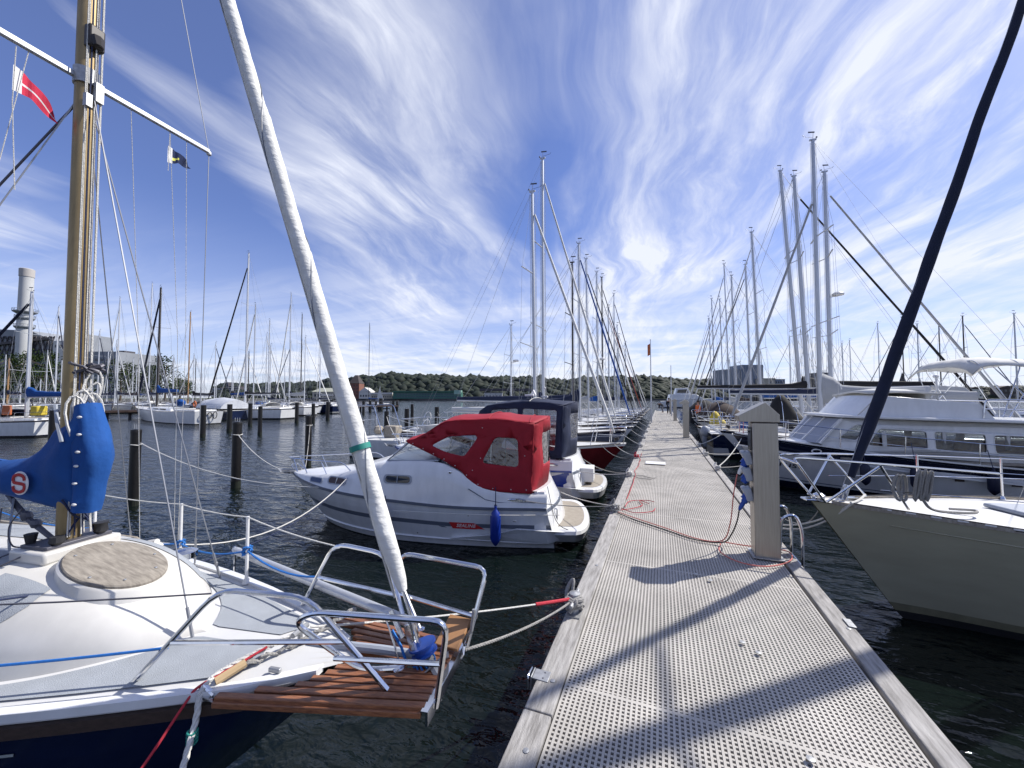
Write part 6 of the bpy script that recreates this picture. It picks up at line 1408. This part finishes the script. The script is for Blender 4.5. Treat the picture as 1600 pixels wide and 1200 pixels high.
# ================================================================ marina on the left
GM = 'sailing boats in the marina on the left'
mj = thing('jetty', 'low dark jetty of the marina on the left, behind the moored boats', 'jetty', (0,0,0))
pa, pb = V((-64,10,0)), V((-50,64,0))
mb = MB(); mb.bar(pa+V((0,0,.9)), pb+V((0,0,.9)), 2.4, .25); mb.build('deck', strake, mj, smooth=False)
mb = MB(); d = pb-pa
for k in range(30): q = pa+d*(k/29); mb.tube([q+V((0,0,-1)), q+V((0,0,1.0))], .16, 6); mb.tube([q+V((1.0,0,1)), q+V((1.0,0,1.9))], .05, 4)
mb.bar(pa+V((1.0,0,1.85)), pb+V((1.0,0,1.85)), .08, .08); mb.bar(pa+V((1.0,0,1.45)), pb+V((1.0,0,1.45)), .05, .05); mb.build('supports', cladd, mj, smooth=False)
def span(a, b, label, mpx=None, mtop=None, **k):
    """a: stern, b: bow on the water"""
    a, b = V(a), V(b); L = (b-a).length; ang = math.degrees(atan2((b-a).y, (b-a).x)); f = Fr(a.x, a.y, ang)
    if mpx:
        best = min(range(20, 90), key=lambda s: abs(bear(a.lerp(b, s/100))-mpx)); m = a.lerp(b, best/100); k['mx'] = L*best/100
        zc = m.dot(V((CF.x, CF.y, 0)).normalized()); k['mz'] = EYE+(622-mtop)/F_*zc
    return sailboat(f, label, L=L, group=GM, **k)
def bear(p): return 800+F_*p.dot(CR)/p.dot(V((CF.x, CF.y, 0)).normalized())
wy = canye
o, h = span((-36.2,12.6,0), (-46,9.8,0), 'white sailing boat at the left edge with orange canvas and a yellow box', 44, 455, B=3.2, fb=1.3, hullm=gel, cover=canb, coverh=.45, boomz=2.5, bl=4.2, stay=sailn, stay_r=.11, mr=.10, lod=1, canvas=cann)
mb = MB(); mb.box((.9,.3,1.65),(.5,.55,.6)); mb.build('locker_box', canye, o, bevel=.06)
mb = MB(); mb.box((3.4,.95,1.85),(.8,.12,.75)); mb.box((2.2,.95,1.7),(.6,.12,.6)); mb.build('dodger', canor, o, bevel=.04)
o, h = span((-39.3,23.4,0), (-58,26.5,0), 'white sailing boat with a black mast, blue boom cover and black marks on its stern', 246, 448, B=3.4, fb=1.5, hullm=gel, cover=canb, coverh=.6, boomz=3.0, bl=5.2, mcol=alud, mr=.12, stay=sailn, stay_r=.12, lod=1, band=gel)
mb = MB()
for y_, k_ in ((.45,0),(.0,1),(-.42,2)): mb.tube([V((-.06-.04*sin(q*1.0), y_+.16*cos(q), .85+.24*sin(q)*(1+.15*k_)))for q in [i*(2*pi-.9*(k_%2))/14 for i in range(15)]], .035, 5)
mb.build('stern_marks', blk, o)
mb = MB(); mb.ball((3.8,.9,2.0),(.8,.35,.35),10); mb.build('rolled_cover', canb, o); mb = MB(); mb.tube([(.7+.25*cos(a),.9,1.9+.25*sin(a)) for a in [i*pi/6 for i in range(12)]], .06, 6, closed=True); mb.build('lifebuoy', canor, o)
fq = D(345, 46, 0)
t = thing('covered_boat', 'boat under a silver-white peaked tarpaulin', 'boat', fq, radians(170))
hQ = Hull([(-4.5,1.2),(0,1.6),(3,1.1),(4.5,.05)], [(-4.5,1.0),(4.5,1.4)], rake=.8, nx=14); hQ.shell(t, [navy, navy, blk], [0,.5,.94,1.5]); hQ.deck(t, deckw)
rows = [[V((-3.9+7.4*i/10, 1.55*cos(pi*j/8)*(1-.25*(i/10)**2), 1.25+(1.3-.5*abs(i/10-.45))*(1-abs(j/4-1)**1.2)+.06*noise.noise(V((i,j,0))))) for j in range(9)] for i in range(11)]
mb = MB(); mb.grid(rows); mb.poly(rows[0]); mb.poly(rows[-1][::-1]); mb.build('tarpaulin', mat('tarp_silver', (.55,.57,.60), .5, nz=.15, ns=3), t, ang=80)
span((-40.4,32.6,0), (-53,31,0), 'long white sailing boat with a dark stripe, right of the tarpaulin-covered boat', 383, 393, B=3.5, fb=1.5, cover=canbk, boomz=2.9, bl=5, mr=.11, stay=canbk, stay_r=.10, lod=1)
span((-44.3,35.8,0), (-56,36.5,0), 'white sailing boat with a slanted open stern and a mast behind it', 396, 475, B=3.4, fb=1.5, cover=sailg, boomz=2.9, stay=sailw, stay_r=.10, lod=1, canvas=canw)
span((-45.6,40.2,0), (-57,41,0), 'white sailing boat with a beige spray hood, second of the slanted sterns', 419, 500, B=3.4, fb=1.5, cover=cann, stay=None, lod=1, canvas=canw)
span((-49.6,44.4,0), (-60,45.5,0), 'white sailing boat behind the white double sterns', 452, 458, B=3.4, fb=1.5, cover=sailg, stay=sailw, stay_r=.1, lod=1)
span((-49.9,49.4,0), (-61.6,50.6,0), 'dark-decked sailing boat with a black mast left of the white furled sail', 470, 490, B=3.5, fb=1.5, hullm=navy, band=gel, mcol=alud, cover=cann, stay=None, lod=1, radar=9)
span((-54,56,0), (-64,57.4,0), 'sailing boat with a radar mast just left of the white furled sail', 486, 484, B=3.4, fb=1.4, cover=cann, stay=sailw, lod=2, radar=9)
span((-60,74,0), (-68,76,0), 'small pale blue-hulled boat right of the white furled sail', 537, 505, B=3, fb=1.3, hullm=mat('hull_pale_blue', (.25,.33,.45), .4), mcol=alud, cover=canb, stay=None, lod=2)
ords = ['first','second','third','fourth','fifth','sixth','seventh','eighth','ninth','tenth','eleventh','twelfth','thirteenth','fourteenth','fifteenth','sixteenth','seventeenth','eighteenth']
rm_ = random.Random(44)
for i in range(18):
    px = 8+i*29.5+rm_.uniform(-7,7); zc = rm_.uniform(60,76)
    if px > 500: continue
    p = D(px, zc, 0); s_ = rm_.choice((1,-1)); st_ = rm_.choice((sailw, None, sailn, sailg)); hh = rm_.uniform(8.5,13)
    sailboat(Fr(p.x-s_*5, p.y, 0 if s_ > 0 else 180), 'small moored boat beyond the dark jetty, %s from the left in the far marina row' % ords[i], L=rm_.uniform(9,11), mx=5, mz=hh, fb=1.5, B=3.2, mr=.085, lod=2, mcol=rm_.choice((alu,alu,alud)), stay=st_, stay_r=.08, cover=rm_.choice((cann,canb,canbk,sailg,canw,canbr)), boomz=2.9, bl=4, group=GM, coverh=.55, hullm=rm_.choice((gel,gel,navy,greyh)), canvas=rm_.choice((None,cann,canb,canw,canbk)), sp=rm_.choice((1,2)))
for i, (px, yt, zc, mc, st_, cv, lb) in enumerate([(12,560,60,woodm,None,cann,'sailing boat with a brown mast at the far left edge'),(82,478,62,alu,sailn,cann,'sailing boat with a pale mast and navy foresail, right of the chimney'),(117,425,66,alu,sailg,sailg,'tall sailing boat mast just left of the near mast'),(100,555,74,alu,sailw,canw,'small sailing boat in front of the metal-clad hall'),(168,462,66,alu,sailw,cann,'sailing boat with a lone mast right of the near gold mast'),(152,548,80,alu,None,cann,'short mast hidden among halyards right of the near mast'),(196,575,82,alu,sailw,canb,'low sailing boat in front of the leafy trees'),(206,560,88,alu,None,sailg,'thin pale mast in front of the leafy trees'),(228,440,70,alu,None,cann,'tall grey mast directly left of the black mast'),(241,540,84,alu,sailn,canbk,'short mast with crosstrees beside the black mast'),(262,555,90,alu,sailw,canb,'distant pale mast right of the black mast'),(280,484,64,woodm,None,canbk,'sailing boat with a varnished wooden mast and black boom cover'),
     (293,560,92,alud,None,cann,'short dark mast right of the varnished wooden mast'),(303,585,110,alu,None,cann,'tiny distant mast left of the open water'),(318,570,110,alu,None,sailg,'tiny distant mast with a pale boom'),(335,588,115,alu,None,cann,'tiny distant mast above the grey flats'),(360,590,110,alu,None,cann,'tiny distant mast beside the dark slab block'),(408,520,86,alu,sailw,sailg,'mid-distance mast in front of the low terrace'),(436,545,92,alu,None,cann,'mid-distance mast left of the brown waterfront block'),(461,530,96,alud,None,cann,'dark distant mast where the hill begins'),(500,560,96,alu,None,sailg,'distant mast in front of the hipped shed'),(28,600,72,alu,sailn,canb,'low boat under the chimney'),(56,592,78,alu,sailw,canw,'low boat right of the chimney'),(136,585,90,alu,None,sailg,'short mast in front of the stair tower'),(222,600,96,alu,None,canb,'lowest mast in front of the short trees')]):
    p = D(px, zc, 0); s_ = 1 if i % 2 else -1
    sailboat(Fr(p.x-s_*5, p.y+.3*i % 2, 0 if s_ > 0 else 180), lb, L=10, mx=5, mz=EYE+(622-yt)/F_*zc, fb=1.5, B=3.2, mr=.11 if zc < 75 else .10, lod=2, mcol=mc, stay=st_, stay_r=.09, cover=cv, boomz=3.0, bl=4.2, group=GM, coverh=.5, hullm=(gel, gel, navy, gel)[i % 4], sp=2 if yt < 520 else 1)
# tiny sailing boat under sail on the open water, two more far white boats
p = D(594, 330, 0); t = thing('sailing_dinghy', 'tiny white sail on the open water in front of the far quay', 'sailing boat', p, 0)
hD = Hull([(-4,1.0),(0,1.3),(4,.05)], [(-4,1.0),(4,1.2)], nx=10); hD.shell(t, [gel, blk], [0,.9,1.5]); hD.deck(t, deckw)
mb = MB(); mb.prism([(-.1,0,1.6),(-3.6,0,1.7),(-.3,0,12.5)], (0,.06,0)); mb.build('mainsail', sailw, t); mb = MB(); mb.prism([(.1,0,1.4),(3.6,0,1.2),(.1,0,10)], (0,.05,0)); mb.build('foresail', sailw, t); mb = MB(); mb.tube([(0,0,.8),(0,0,12.8)], .10, 6); mb.build('mast', alu, t)
p = D(1075, 100, 0); t = thing('motor_boat', 'white cabin cruiser with a glazed wheelhouse on the water beyond the jetty end', 'motor boat', p, radians(10))
hD = Hull([(-7,1.7),(0,2.2),(7,.05)], [(-7,1.6),(7,2.4)], nx=14); hD.shell(t, [gel, gel, navy, blk], [0,.5,.9,.96,1.5]); hD.deck(t, deckw)
mb = MB(); mb.prism([(-5,-1.5,1.8),(-4.6,-1.5,3.4),(1.5,-1.5,3.5),(3.4,-1.5,2.3)], (0,3,0)); mb.build('cabin', gel, t, bevel=.1); mb = MB(); mb.prism([(-3.4,-1.1,3.4),(-3.0,-1.1,5.0),(-.3,-1.1,5.1),(.4,-1.1,3.5)], (0,2.2,0)); wh_ = mb.build('wheelhouse', gel, t, bevel=.1); mb = MB(); mb.prism([(-2.9,-1.13,3.8),(-2.7,-1.13,4.6),(-.5,-1.13,4.7),(-.1,-1.13,3.8)], (0,2.26,0)); mb.build('window', dglass, wh_)
# poles and flagpoles rising by the jetty end
for x, y, hgt, lb, fg in ((-.62, 29.0, 5.9, 'tall slim white flagpole with a red pennant standing at the left edge of the jetty', True), (.98, 40.5, 4.9, 'shorter grey pole by the far pedestals on the jetty', False)):
    t = thing('flagpole', lb, 'flagpole', (x, y, .7)); mb = MB(); mb.tube([(0,0,0),(0,0,hgt)], [.05,.028], 8); mb.ball((0,0,hgt), .05, 6); mb.build('pole', alu, t)
    if fg: mb = MB(); mb.grid([[V((-.05*j,.02*sin(i+j),hgt-.25-.10*i-.03*j)) for j in range(5)] for i in range(9)]); mb.build('pennant', canor, t)
# ================================================================ cleats, ropes, cables
def wrap(mb, c, r, n, h, rr, seed=0):
    rs = random.Random(seed); pts = []
    for i in range(n*12+1):
        a = i*2*pi/12; pts.append(V(c)+V((r*cos(a)*(1+.15*rs.uniform(-1,1)), r*sin(a)*(1+.15*rs.uniform(-1,1)), h*i/(n*12)+.006*sin(a*2+i))))
    mb.tube(pts, rr, 6)
def cleat(x, y, label, big=False, rm=ropeg, seed=0, two=True):
    t = thing('mooring_cleat', label, 'mooring cleat', (x, y, .716), 0, 'mooring cleats along the jetty edges'); k = 1.25 if big else 1
    mb = MB(); mb.box((0,0,.006), (.09*k,.16*k,.012)); mb.tube([(0,-.03*k,.01),(0,-.03*k,.07*k)],.016*k,8); mb.tube([(0,.03*k,.01),(0,.03*k,.07*k)],.016*k,8); mb.tube([(0,-.12*k,.085*k),(0,-.05*k,.078*k),(0,.05*k,.078*k),(0,.12*k,.085*k)], [.011*k,.018*k,.018*k,.011*k], 8)
    if big: mb.lathe([(.035,.0),(.035,.10),(.05,.12),(.045,.15),(.01,.16)], (0,0,0), 12)
    mb.build('cleat_body', galv, t)
    if two:
        mb = MB(); wrap(mb, (0,0,.03), .045*k, 3, .08*k, .013*k, seed); wrap(mb, (0,-.01,.06), .05*k, 2, .05*k, .013*k, seed+5)
        mb.tube(spline([(-.05,-.05,.03),(-.08,.06,.10*k),(-.03,.09,.17*k),(-.03,.03,.08),(.03,-.08,.10*k),(-.02,-.10,.04)]), .012*k, 6); mb.build('rope_turns', rm, t)
    return t
cleat(-.672, 3.16, 'large mooring cleat wound with thick grey rope, nearest on the left beam', True, ropeg, 1)
cleat(-.66, 6.12, 'mooring cleat by the red-canopied cruiser with dark and white rope turns', False, ropeg, 2)
cleat(-.655, 8.95, 'mooring cleat with a loose rope end level with the navy-canopied cruiser', False, ropew, 3)
cleat(-.655, 11.7, 'mooring cleat with a red-tied rope by the dark red bow', False, roper, 4)
cleat(1.27, 6.05, 'mooring cleat on the right beam just beyond the near pedestal', False, ropew, 6)
for i, y in enumerate((14.4, 17.4, 20.6, 24, 27.3, 30.6)): cleat(-.655, y, 'small mooring cleat %s on the left beam' % ('beside the grey-blue hull', 'fifth', 'sixth', 'seventh', 'eighth', 'ninth')[i] if i == 0 else 'mooring cleat number %d counted along the left beam' % (i+5), False, ropew, 10+i)
for i, y in enumerate((10.5, 13.0, 15.4, 22.5, 26.3, 30.0)): cleat(1.27, y, ('mooring cleat on the right beam with an upright roller, left of the near pedestal','mooring cleat on the right beam level with the dinghy','mooring cleat on the right beam short of the second pedestal','first cleat beyond the second pedestal on the right beam','second cleat beyond the second pedestal on the right beam','cleat just short of the third pedestal')[i], False, ropew, 20+i)
def rope(label, pts, r, m, cat='rope', name='mooring_rope', group=None, sag=None, n=14, tw=False, extra=None):
    p = catn(pts[0], pts[1], sag, n) if sag is not None else spline(pts, 6)
    c = V(p[0]); t = None
    if tw:    # laid rope: three strands
        q = []; 
        for a, b in zip(p, p[1:]): q += [a.lerp(b, j/6) for j in range(6)]
        q.append(p[-1]); mb = MB()
        L_ = 0; ph = [0]
        for a, b in zip(q, q[1:]): L_ += (b-a).length; ph.append(L_)
        for s_ in range(3):
            s3 = []
            for i, v in enumerate(q):
                d = (q[min(i+1, len(q)-1)]-q[max(0, i-1)]).normalized(); u = d.orthogonal().normalized(); w = d.cross(u); a = ph[i]/(r*9)*2*pi+s_*2*pi/3; s3.append(v+(u*cos(a)+w*sin(a))*r*.5)
            mb.tube(s3, r*.58, 5)
    else:
        mb = MB(); mb.tube(p, r, 6)
    if extra:
        t = thing(name, label, cat, c, 0, group); mb.v = [tuple(V(v)-c) for v in mb.v]; mb.build('line', m, t)
        for nm, f0, f1, rr_, mm in extra:
            i0, i1 = int(f0*(len(p)-1)), max(int(f0*(len(p)-1))+1, int(f1*(len(p)-1))); mb = MB(); mb.tube([v-c for v in p[i0:i1+1]], rr_, 8); mb.build(nm, mm, t)
        return t
    return mb.solo(name, m, label, cat, group)
c1 = V((-.69,3.10,.82)); c2 = V((-.67,6.12,.80)); c3 = V((-.66,8.95,.79))
rope('thick grey laid rope from the near cleat to the end of the wooden bow platform', [c1, fA.w((.02,.17,1.175))], .008, ropeg, sag=.035, n=16, tw=True)
rope('thin white line with a red sleeve from the near cleat to the white boat', [c1+V((0,.03,.01)), fA.w((-.78,.05,1.26))], .006, ropew, sag=.02, n=20, extra=[('red_sleeve', .02, .24, .013, roper)])
# bow lines of the near white boat
fl_ = fA.w((-1.0,-.335,1.185)); bc = fA.w((-.80,0,1.26))
rope('white laid rope with a green whipping dropping over the near gunwale', [bc, fA.w((-.97,-.22,1.22)), fl_, fl_+V((.04,-.05,-.10)), V((-1.67,.86,.82)), V((-1.62,.70,.55))], .012, ropew, tw=True)
rope('pair of frayed red cords stretched down and left from the near gunwale', [fA.w((-.88,-.12,1.25)), fA.w((-.95,-.22,1.22)), fl_+V((-.02,0,.01)), fl_+V((-.035,-.045,-.035)), V((-1.915,.90,.975)), V((-1.97,.72,.84))], .0055, roper)
mb = MB(); g = fl_+V((.045,-.06,-.115))
for k in range(4): mb.tube([g+V((.017*cos(a),.017*sin(a),-.007*k*2+.002*sin(a*2))) for a in [i*pi/5 for i in range(11)]], .005, 5)
mb.solo('whipping', green, 'green twine whipping knotted round the white bow rope', 'twine')
mb = MB(); mb.tube([fA.w((-.93,-.19,1.215)), fA.w((-.985,-.29,1.19))], .019, 8); mb.solo('leather_sleeve', mat('leather_tan', (.50,.36,.20), .8, nz=.2), 'tan leather chafe sleeve on the white bow rope', 'sleeve')
mb = MB()
for k in range(2):
    p, q = fA.w((-.93,-.19,1.21)), fA.w((-.62,.20,1.30)); L_ = 28
    mb.tube([p.lerp(q, i/L_)+V((.008*cos(i*1.9+k*3), .008*sin(i*1.9+k*3), .010*sin(i*1.5+k)-.03*sin(pi*i/L_))) for i in range(L_+1)], .008, 5)
mb.solo('braided_line', ropeg, 'braided white and black line lying across the near foredeck', 'rope')
# long thin lines crossing in front of the cabin
rope('dark blue line running from the left over the white cabin to the red-canopied cruiser bow', [fA.w((-1.98,-.74,1.62)), fB.w((3.95,.86,1.03))], .0055, ropenb, sag=.38, n=24)
rope('bright blue cord tied to the near pulpit rail and running off to the left', [fA.w((-1.24,-.30,1.31)), fA.w((-3.2,-.95,1.30))], .006, ropeb, sag=.03)
rope('white line rising beside the dark blue line to the cruiser bow', [fA.w((-3.9,1.10,1.15)), fB.w((3.95,.90,1.02))], .009, ropew, sag=.48, n=20)
rope('long slack white mooring line from the left hooked pile to the cruiser bow', [V((-11.13,5.2,1.42)), fB.w((4.2,.80,.85))], .010, ropew, sag=.28, n=20)
rope('mooring line from the thickest hooked pile towards the cruiser bow', [V((-10.78,7.15,1.45)), fB.w((5.5,.1,.92))], .010, ropew, sag=.2)
rope('short mooring line from the pile behind the bow rail to the cruiser bow', [V((-11.85,10.4,1.5)), fB.w((5.45,-.1,1.0))], .010, ropeg, sag=.2)
rope('mooring line from the foredeck pile to the navy-canopied cruiser', [V((-13,16.0,1.5)), fC.w((5.5,.1,1.15))], .012, ropew, sag=.15)
rope('slack line between the two piles behind the windscreen', [V((-13.1,16.1,1.6)), V((-8,14.2,1.2))], .012, ropew, sag=.2)
rope('mooring line from the right-hand pile to the grey-blue sailing boat', [V((-14.1,22.5,1.5)), V((-8.5,15.2,1.2))], .012, ropeg, sag=.25)
rope('thin grey stern line from the red-canopied cruiser side cleat to the jetty', [fB.w((.92,1.10,.82)), c2], .007, ropeg, sag=.05)
rope('white line drawn along the cruiser side to its stern rail', [fB.w((2.9,1.30,.62)), fB.w((1.4,1.34,.62)), fB.w((.22,1.0,.56))], .006, ropew)
rope('dark stern line hanging in a loop off the bathing platform', [fB.w((.42,.72,.95)), fB.w((.28,.90,.45)), fB.w((.05,.95,.30)), fB.w((-.35,.7,.12)), V((-.80,5.75,.45)), V((-.76,6.05,.68))], .006, cabk)
rope('white stern line from the red-canopied cruiser to its cleat', [fB.w((.2,-.3,.62)), c2], .007, ropew, sag=.04)
rope('upper stern line of the navy-canopied cruiser', [fC.w((.35,.9,.75)), c3], .009, ropew, sag=.06)
rope('lower stern line of the navy-canopied cruiser', [fC.w((.35,-.9,.75)), c3+V((0,.03,0))], .009, ropeg, sag=.12)
c4 = V((-.66,11.7,.79))
rope('bow line of the dark red boat, left strand', [V((-1.45,12.8,1.0)), c4], .010, ropew, sag=.08); rope('slack bow line of the dark red boat sagging low', [V((-1.8,12.5,.98)), c4], .010, ropeg, sag=.22)
rope('bow line of the grey-blue boat', [V((-1.5,14.9,1.25)), V((-.66,14.4,.78))], .010, ropew, sag=.05)
for i, (y, lb) in enumerate([(18.2,'bow line of the brown-masted boat'),(21.4,'bow line of the boat with the bright blue foresail'),(24.8,'bow line of the fifth boat on the left'),(28.0,'bow line of the sixth boat on the left'),(31.3,'bow line of the seventh boat on the left')]):
    rope(lb, [V((-1.4,y+.1,1.15)), V((-.66,y-.8,.78))], .010, ropew, sag=.08)
# loose tails on the deck
mb = MB()
for k, p in enumerate([[(-.6,6.2,.725),(-.45,6.35,.723),(-.3,6.6,.723),(-.35,6.9,.723),(-.2,6.75,.723)],[(-.6,6.3,.73),(-.4,6.15,.722),(-.15,6.3,.722),(-.1,6.5,.722)],[(-.55,6.4,.73),(-.5,6.8,.723),(-.25,6.95,.723),(-.12,6.9,.723)]]): mb.tube(spline(p), .006, 5)
mb.solo('rope_tails', roper, 'tangle of red and white rope tails on the grating beside the second cleat', 'rope')
mb = MB()
for p in ([(-.6,9.0,.73),(-.4,9.1,.723),(-.2,8.9,.723),(-.1,9.1,.723)],[(-.6,9.0,.73),(-.45,8.8,.723),(-.2,8.75,.723)]): mb.tube(spline(p), .007, 5)
mb.solo('rope_tails', ropeg, 'grey rope tail on the grating by the navy-canopied cruiser', 'rope')
rr5 = random.Random(5)
rope('thin red string running along the left beam of the jetty', [V((-.57+.03*rr5.uniform(-1,1), 6.9+i*.45, .723)) for i in range(14)], .006, roper)
# electric cables
rope('red power cable from the upper socket across the grating to the left cleat', [V((.80,5.03,1.585)), V((.76,5.03,1.35)), V((.73,5.10,1.0)), V((.66,5.22,.76)), V((.4,5.28,.727)), V((.04,5.56,.727)), V((-.32,5.83,.727)), V((-.62,6.05,.735))], .0065, cabr, 'cable', 'power_cable')
rope('black power cable from the lowest socket across the grating to the left cleat', [V((.815,5.03,1.19)), V((.79,5.04,1.05)), V((.74,5.10,.88)), V((.66,5.20,.745)), V((.38,5.24,.725)), V((.02,5.50,.725)), V((-.34,5.76,.725)), V((-.63,6.0,.735))], .0075, cabk, 'cable', 'power_cable')
rope('red cable looped on the grating round the foot of the near pedestal', [V((.66,5.24,.74)), V((.90,5.24,.727)), V((1.10,5.24,.727)), V((1.30,5.18,.740)), V((1.29,4.98,.735)), V((1.16,4.80,.727)), V((.94,4.66,.727)), V((.72,4.72,.727)), V((.60,4.95,.727)), V((.64,5.18,.735))], .0065, cabr, 'cable', 'power_cable')
# plates, screws, bracket
mb = MB(); mb.box((-.15,11.0,.724), (.50,.42,.012)); mb.solo('cover_plate', plasw, 'flat white plate lying on the grating level with the second cruiser', 'plate', bevel=.004)
for i, (x, y) in enumerate([(.78,2.16),(.65,2.30),(.52,3.2),(.60,3.11),(.30,4.25),(.42,4.16)]):
    mb = MB(); mb.lathe([(.019,.7165),(.019,.7205),(.006,.7225)], (x,y,0), 12); mb.solo('grating_clip', galv, ('nearest round steel clip on the grating','round steel clip just behind the nearest one','left clip of the middle pair on the grating','right clip of the middle pair on the grating','left clip in the pedestal shadow','right clip in the pedestal shadow')[i], 'clip', 'round clips fixing the grating')
t = thing('hinge_bracket', 'shiny steel bracket screwed to the outer edge of the left timber beam', 'bracket', (-.76,2.37,.716))
mb = MB(); mb.box((.045,0,.003), (.10,.09,.006)); mb.box((-.012,0,-.03), (.008,.09,.08)); mb.build('plate', galv, t, bevel=.002)
mb = MB(); mb.tube(rnd([(-.03,-.05,-.06),(-.03,-.05,.01),(-.03,.05,.01),(-.03,.05,-.06)], .02), .006, 6, closed=False); mb.build('bow', chrome, t)
mb = MB()
for a in (-.025,.025): mb.lathe([(.006,.006),(.004,.009)], (.06,a,0), 8)
mb.build('screw', wired, t)
mb = MB(); mb.box((1.335,3.76,.7195), (.05,.12,.006)); mb.solo('edge_plate', galv, 'small steel plate on the outer edge of the right beam', 'plate', bevel=.002)
# ladder beside the pedestal
t = thing('boarding_ladder', 'stainless ladder hoops rising outside the right beam behind the near pedestal', 'ladder', (1.42,5.5,0))
for y in (-.20,.20):
    mb = MB(); mb.tube(rnd([(-.16,y,.73),(-.14,y,1.08),(.0,y,1.13),(.06,y,.95),(.04,y,-.6)], .10), .017, 8); mb.build('side_rail', chrome, t)
for z in (.55,.28,.0,-.3):
    mb = MB(); mb.tube([(.045,-.20,z),(.045,.20,z)], .014, 6); mb.build('rung', chrome, t)
# lines of the right-hand boats
for k in range(2):
    rope(('upper strand of the white double bow line of the olive-grey yacht','lower strand of the white double bow line of the olive-grey yacht')[k], [fE.w((8.75,.20,1.30)), V((1.34,6.02-.03*k,.80-.02*k))], .010, ropew, sag=.10+.04*k)
rope('second bow line of the olive-grey yacht lying over its stem', [fE.w((8.4,-.10,1.33)), fE.w((8.78,.22,1.31))], .012, ropew, sag=.02)
rope('thin pale line hanging low between the motor yacht and the near pedestal', [V((1.34,7.6,.75)), fE.w((8.9,-.5,.85)), fE.w((8.8,-.12,1.26))], .006, ropeg)
rope('white mooring line from the dinghy to the right beam', [V((2.9,14.9,.70)), V((1.28,13.0,.78))], .011, ropew, sag=.06)
rope('grey mooring line beside the dinghy line', [V((3.4,14.6,.62)), V((1.28,10.5,.78))], .011, ropeg, sag=.10)
rope('bow line of the motor yacht to the right beam', [fF.w((10.8,.2,1.3)), V((1.28,10.55,.79))], .011, ropew, sag=.08)
rope('bow line of the boat with the grey draped boom', [V((2.4,17.0,1.2)), V((1.28,15.4,.78))], .011, ropew, sag=.06)

# ================================================================ people, small and far along the jetty
def person(label, loc, rot, pose, cloth, trous, vest=None, s=1.0):
    J_ = dict(pose)
    names = list(J_); ed = [('pelvis','chest'),('chest','neck'),('neck','head'),('chest','shl'),('shl','ell'),('ell','hal'),('chest','shr'),('shr','elr'),('elr','har'),('pelvis','hil'),('hil','knl'),('knl','anl'),('anl','tol'),('pelvis','hir'),('hir','knr'),('knr','anr'),('anr','tor')]
    rad = dict(pelvis=.13, chest=.15, neck=.055, head=.095, shl=.06, shr=.06, ell=.042, elr=.042, hal=.03, har=.03, hil=.09, hir=.09, knl=.06, knr=.06, anl=.042, anr=.042, tol=.035, tor=.035)
    me = bpy.data.meshes.new('person'); me.from_pydata([J_[k] for k in names], [(names.index(a), names.index(b)) for a, b in ed], [])
    o = bpy.data.objects.new('person', me); COL.objects.link(o); o.location = loc; o.rotation_euler = (0,0,rot); o.scale = (s,s,s)
    md = o.modifiers.new('skin', 'SKIN'); md.use_smooth_shade = True
    if not me.skin_vertices: 
        bpy.context.view_layer.objects.active = o
    for i, k in enumerate(names):
        me.skin_vertices[0].data[i].radius = (rad[k], rad[k]*(.8 if k in ('chest','pelvis') else 1)); me.skin_vertices[0].data[i].use_root = (k == 'pelvis')
    o.modifiers.new('sub', 'SUBSURF').levels = 1; o.modifiers['sub'].render_levels = 1
    me.materials.append(skin); tag(o, label, 'person')
    h = V(J_['head']); mb = MB(); mb.ball(h+V((-.015,0,.045)), (.105,.10,.095), 10); mb.build('hair', hairm, o)
    mb = MB(); c, p, n_ = V(J_['chest']), V(J_['pelvis']), V(J_['neck']); mb.tube([p+(c-p)*-.15, p.lerp(c,.5), c, c.lerp(n_,.75)], [.17,.165,.19,.09], 12, ry=.8)
    for a, b in (('shl','ell'),('shr','elr')): mb.tube([J_[a], J_[b], V(J_[b]).lerp(V(J_['ha'+b[-1]]), .7)], [.085,.06,.05], 8)
    mb.build('jacket', vest or cloth, o)
    mb = MB()
    for sd in 'lr': mb.tube([V(J_['pelvis']).lerp(V(J_['hi'+sd]),.6), J_['hi'+sd], J_['kn'+sd], J_['an'+sd]], [.12,.115,.085,.065], 8)
    mb.build('trousers', trous, o)
    return o
stand = dict(pelvis=(0,0,.95), chest=(0,0,1.30), neck=(0,0,1.48), head=(.02,0,1.64), shl=(0,.19,1.40), ell=(.03,.24,1.12), hal=(.15,.2,.92), shr=(0,-.19,1.40), elr=(.03,-.24,1.12), har=(.18,-.18,1.0), hil=(0,.1,.9), knl=(.03,.11,.5), anl=(0,.11,.08), tol=(.16,.12,.03), hir=(0,-.1,.9), knr=(.05,-.11,.5), anr=(-.02,-.11,.08), tor=(.14,-.12,.03))
bend = dict(pelvis=(0,0,.82), chest=(.30,0,1.02), neck=(.44,0,1.04), head=(.56,0,.98), shl=(.36,.18,1.02), ell=(.42,.20,.74), hal=(.46,.12,.50), shr=(.36,-.18,1.02), elr=(.42,-.20,.74), har=(.46,-.12,.50), hil=(0,.1,.8), knl=(.12,.11,.45), anl=(-.02,.11,.08), tol=(.14,.12,.03), hir=(0,-.1,.8), knr=(.10,-.11,.45), anr=(-.02,-.11,.08), tor=(.14,-.12,.03))
person('person in a black top bending forward at the far end of the jetty', (.25,49.5,.715), radians(190), bend, clothk, clothg)
person('person in dark clothes standing beside the bending person at the far end of the jetty', (.85,46.5,.715), radians(100), stand, clothk, clothk)
person('person in an orange jacket standing on a boat just beyond the second pedestal', (2.35,28.6,.55), radians(200), stand, clotho, clothk, clotho)
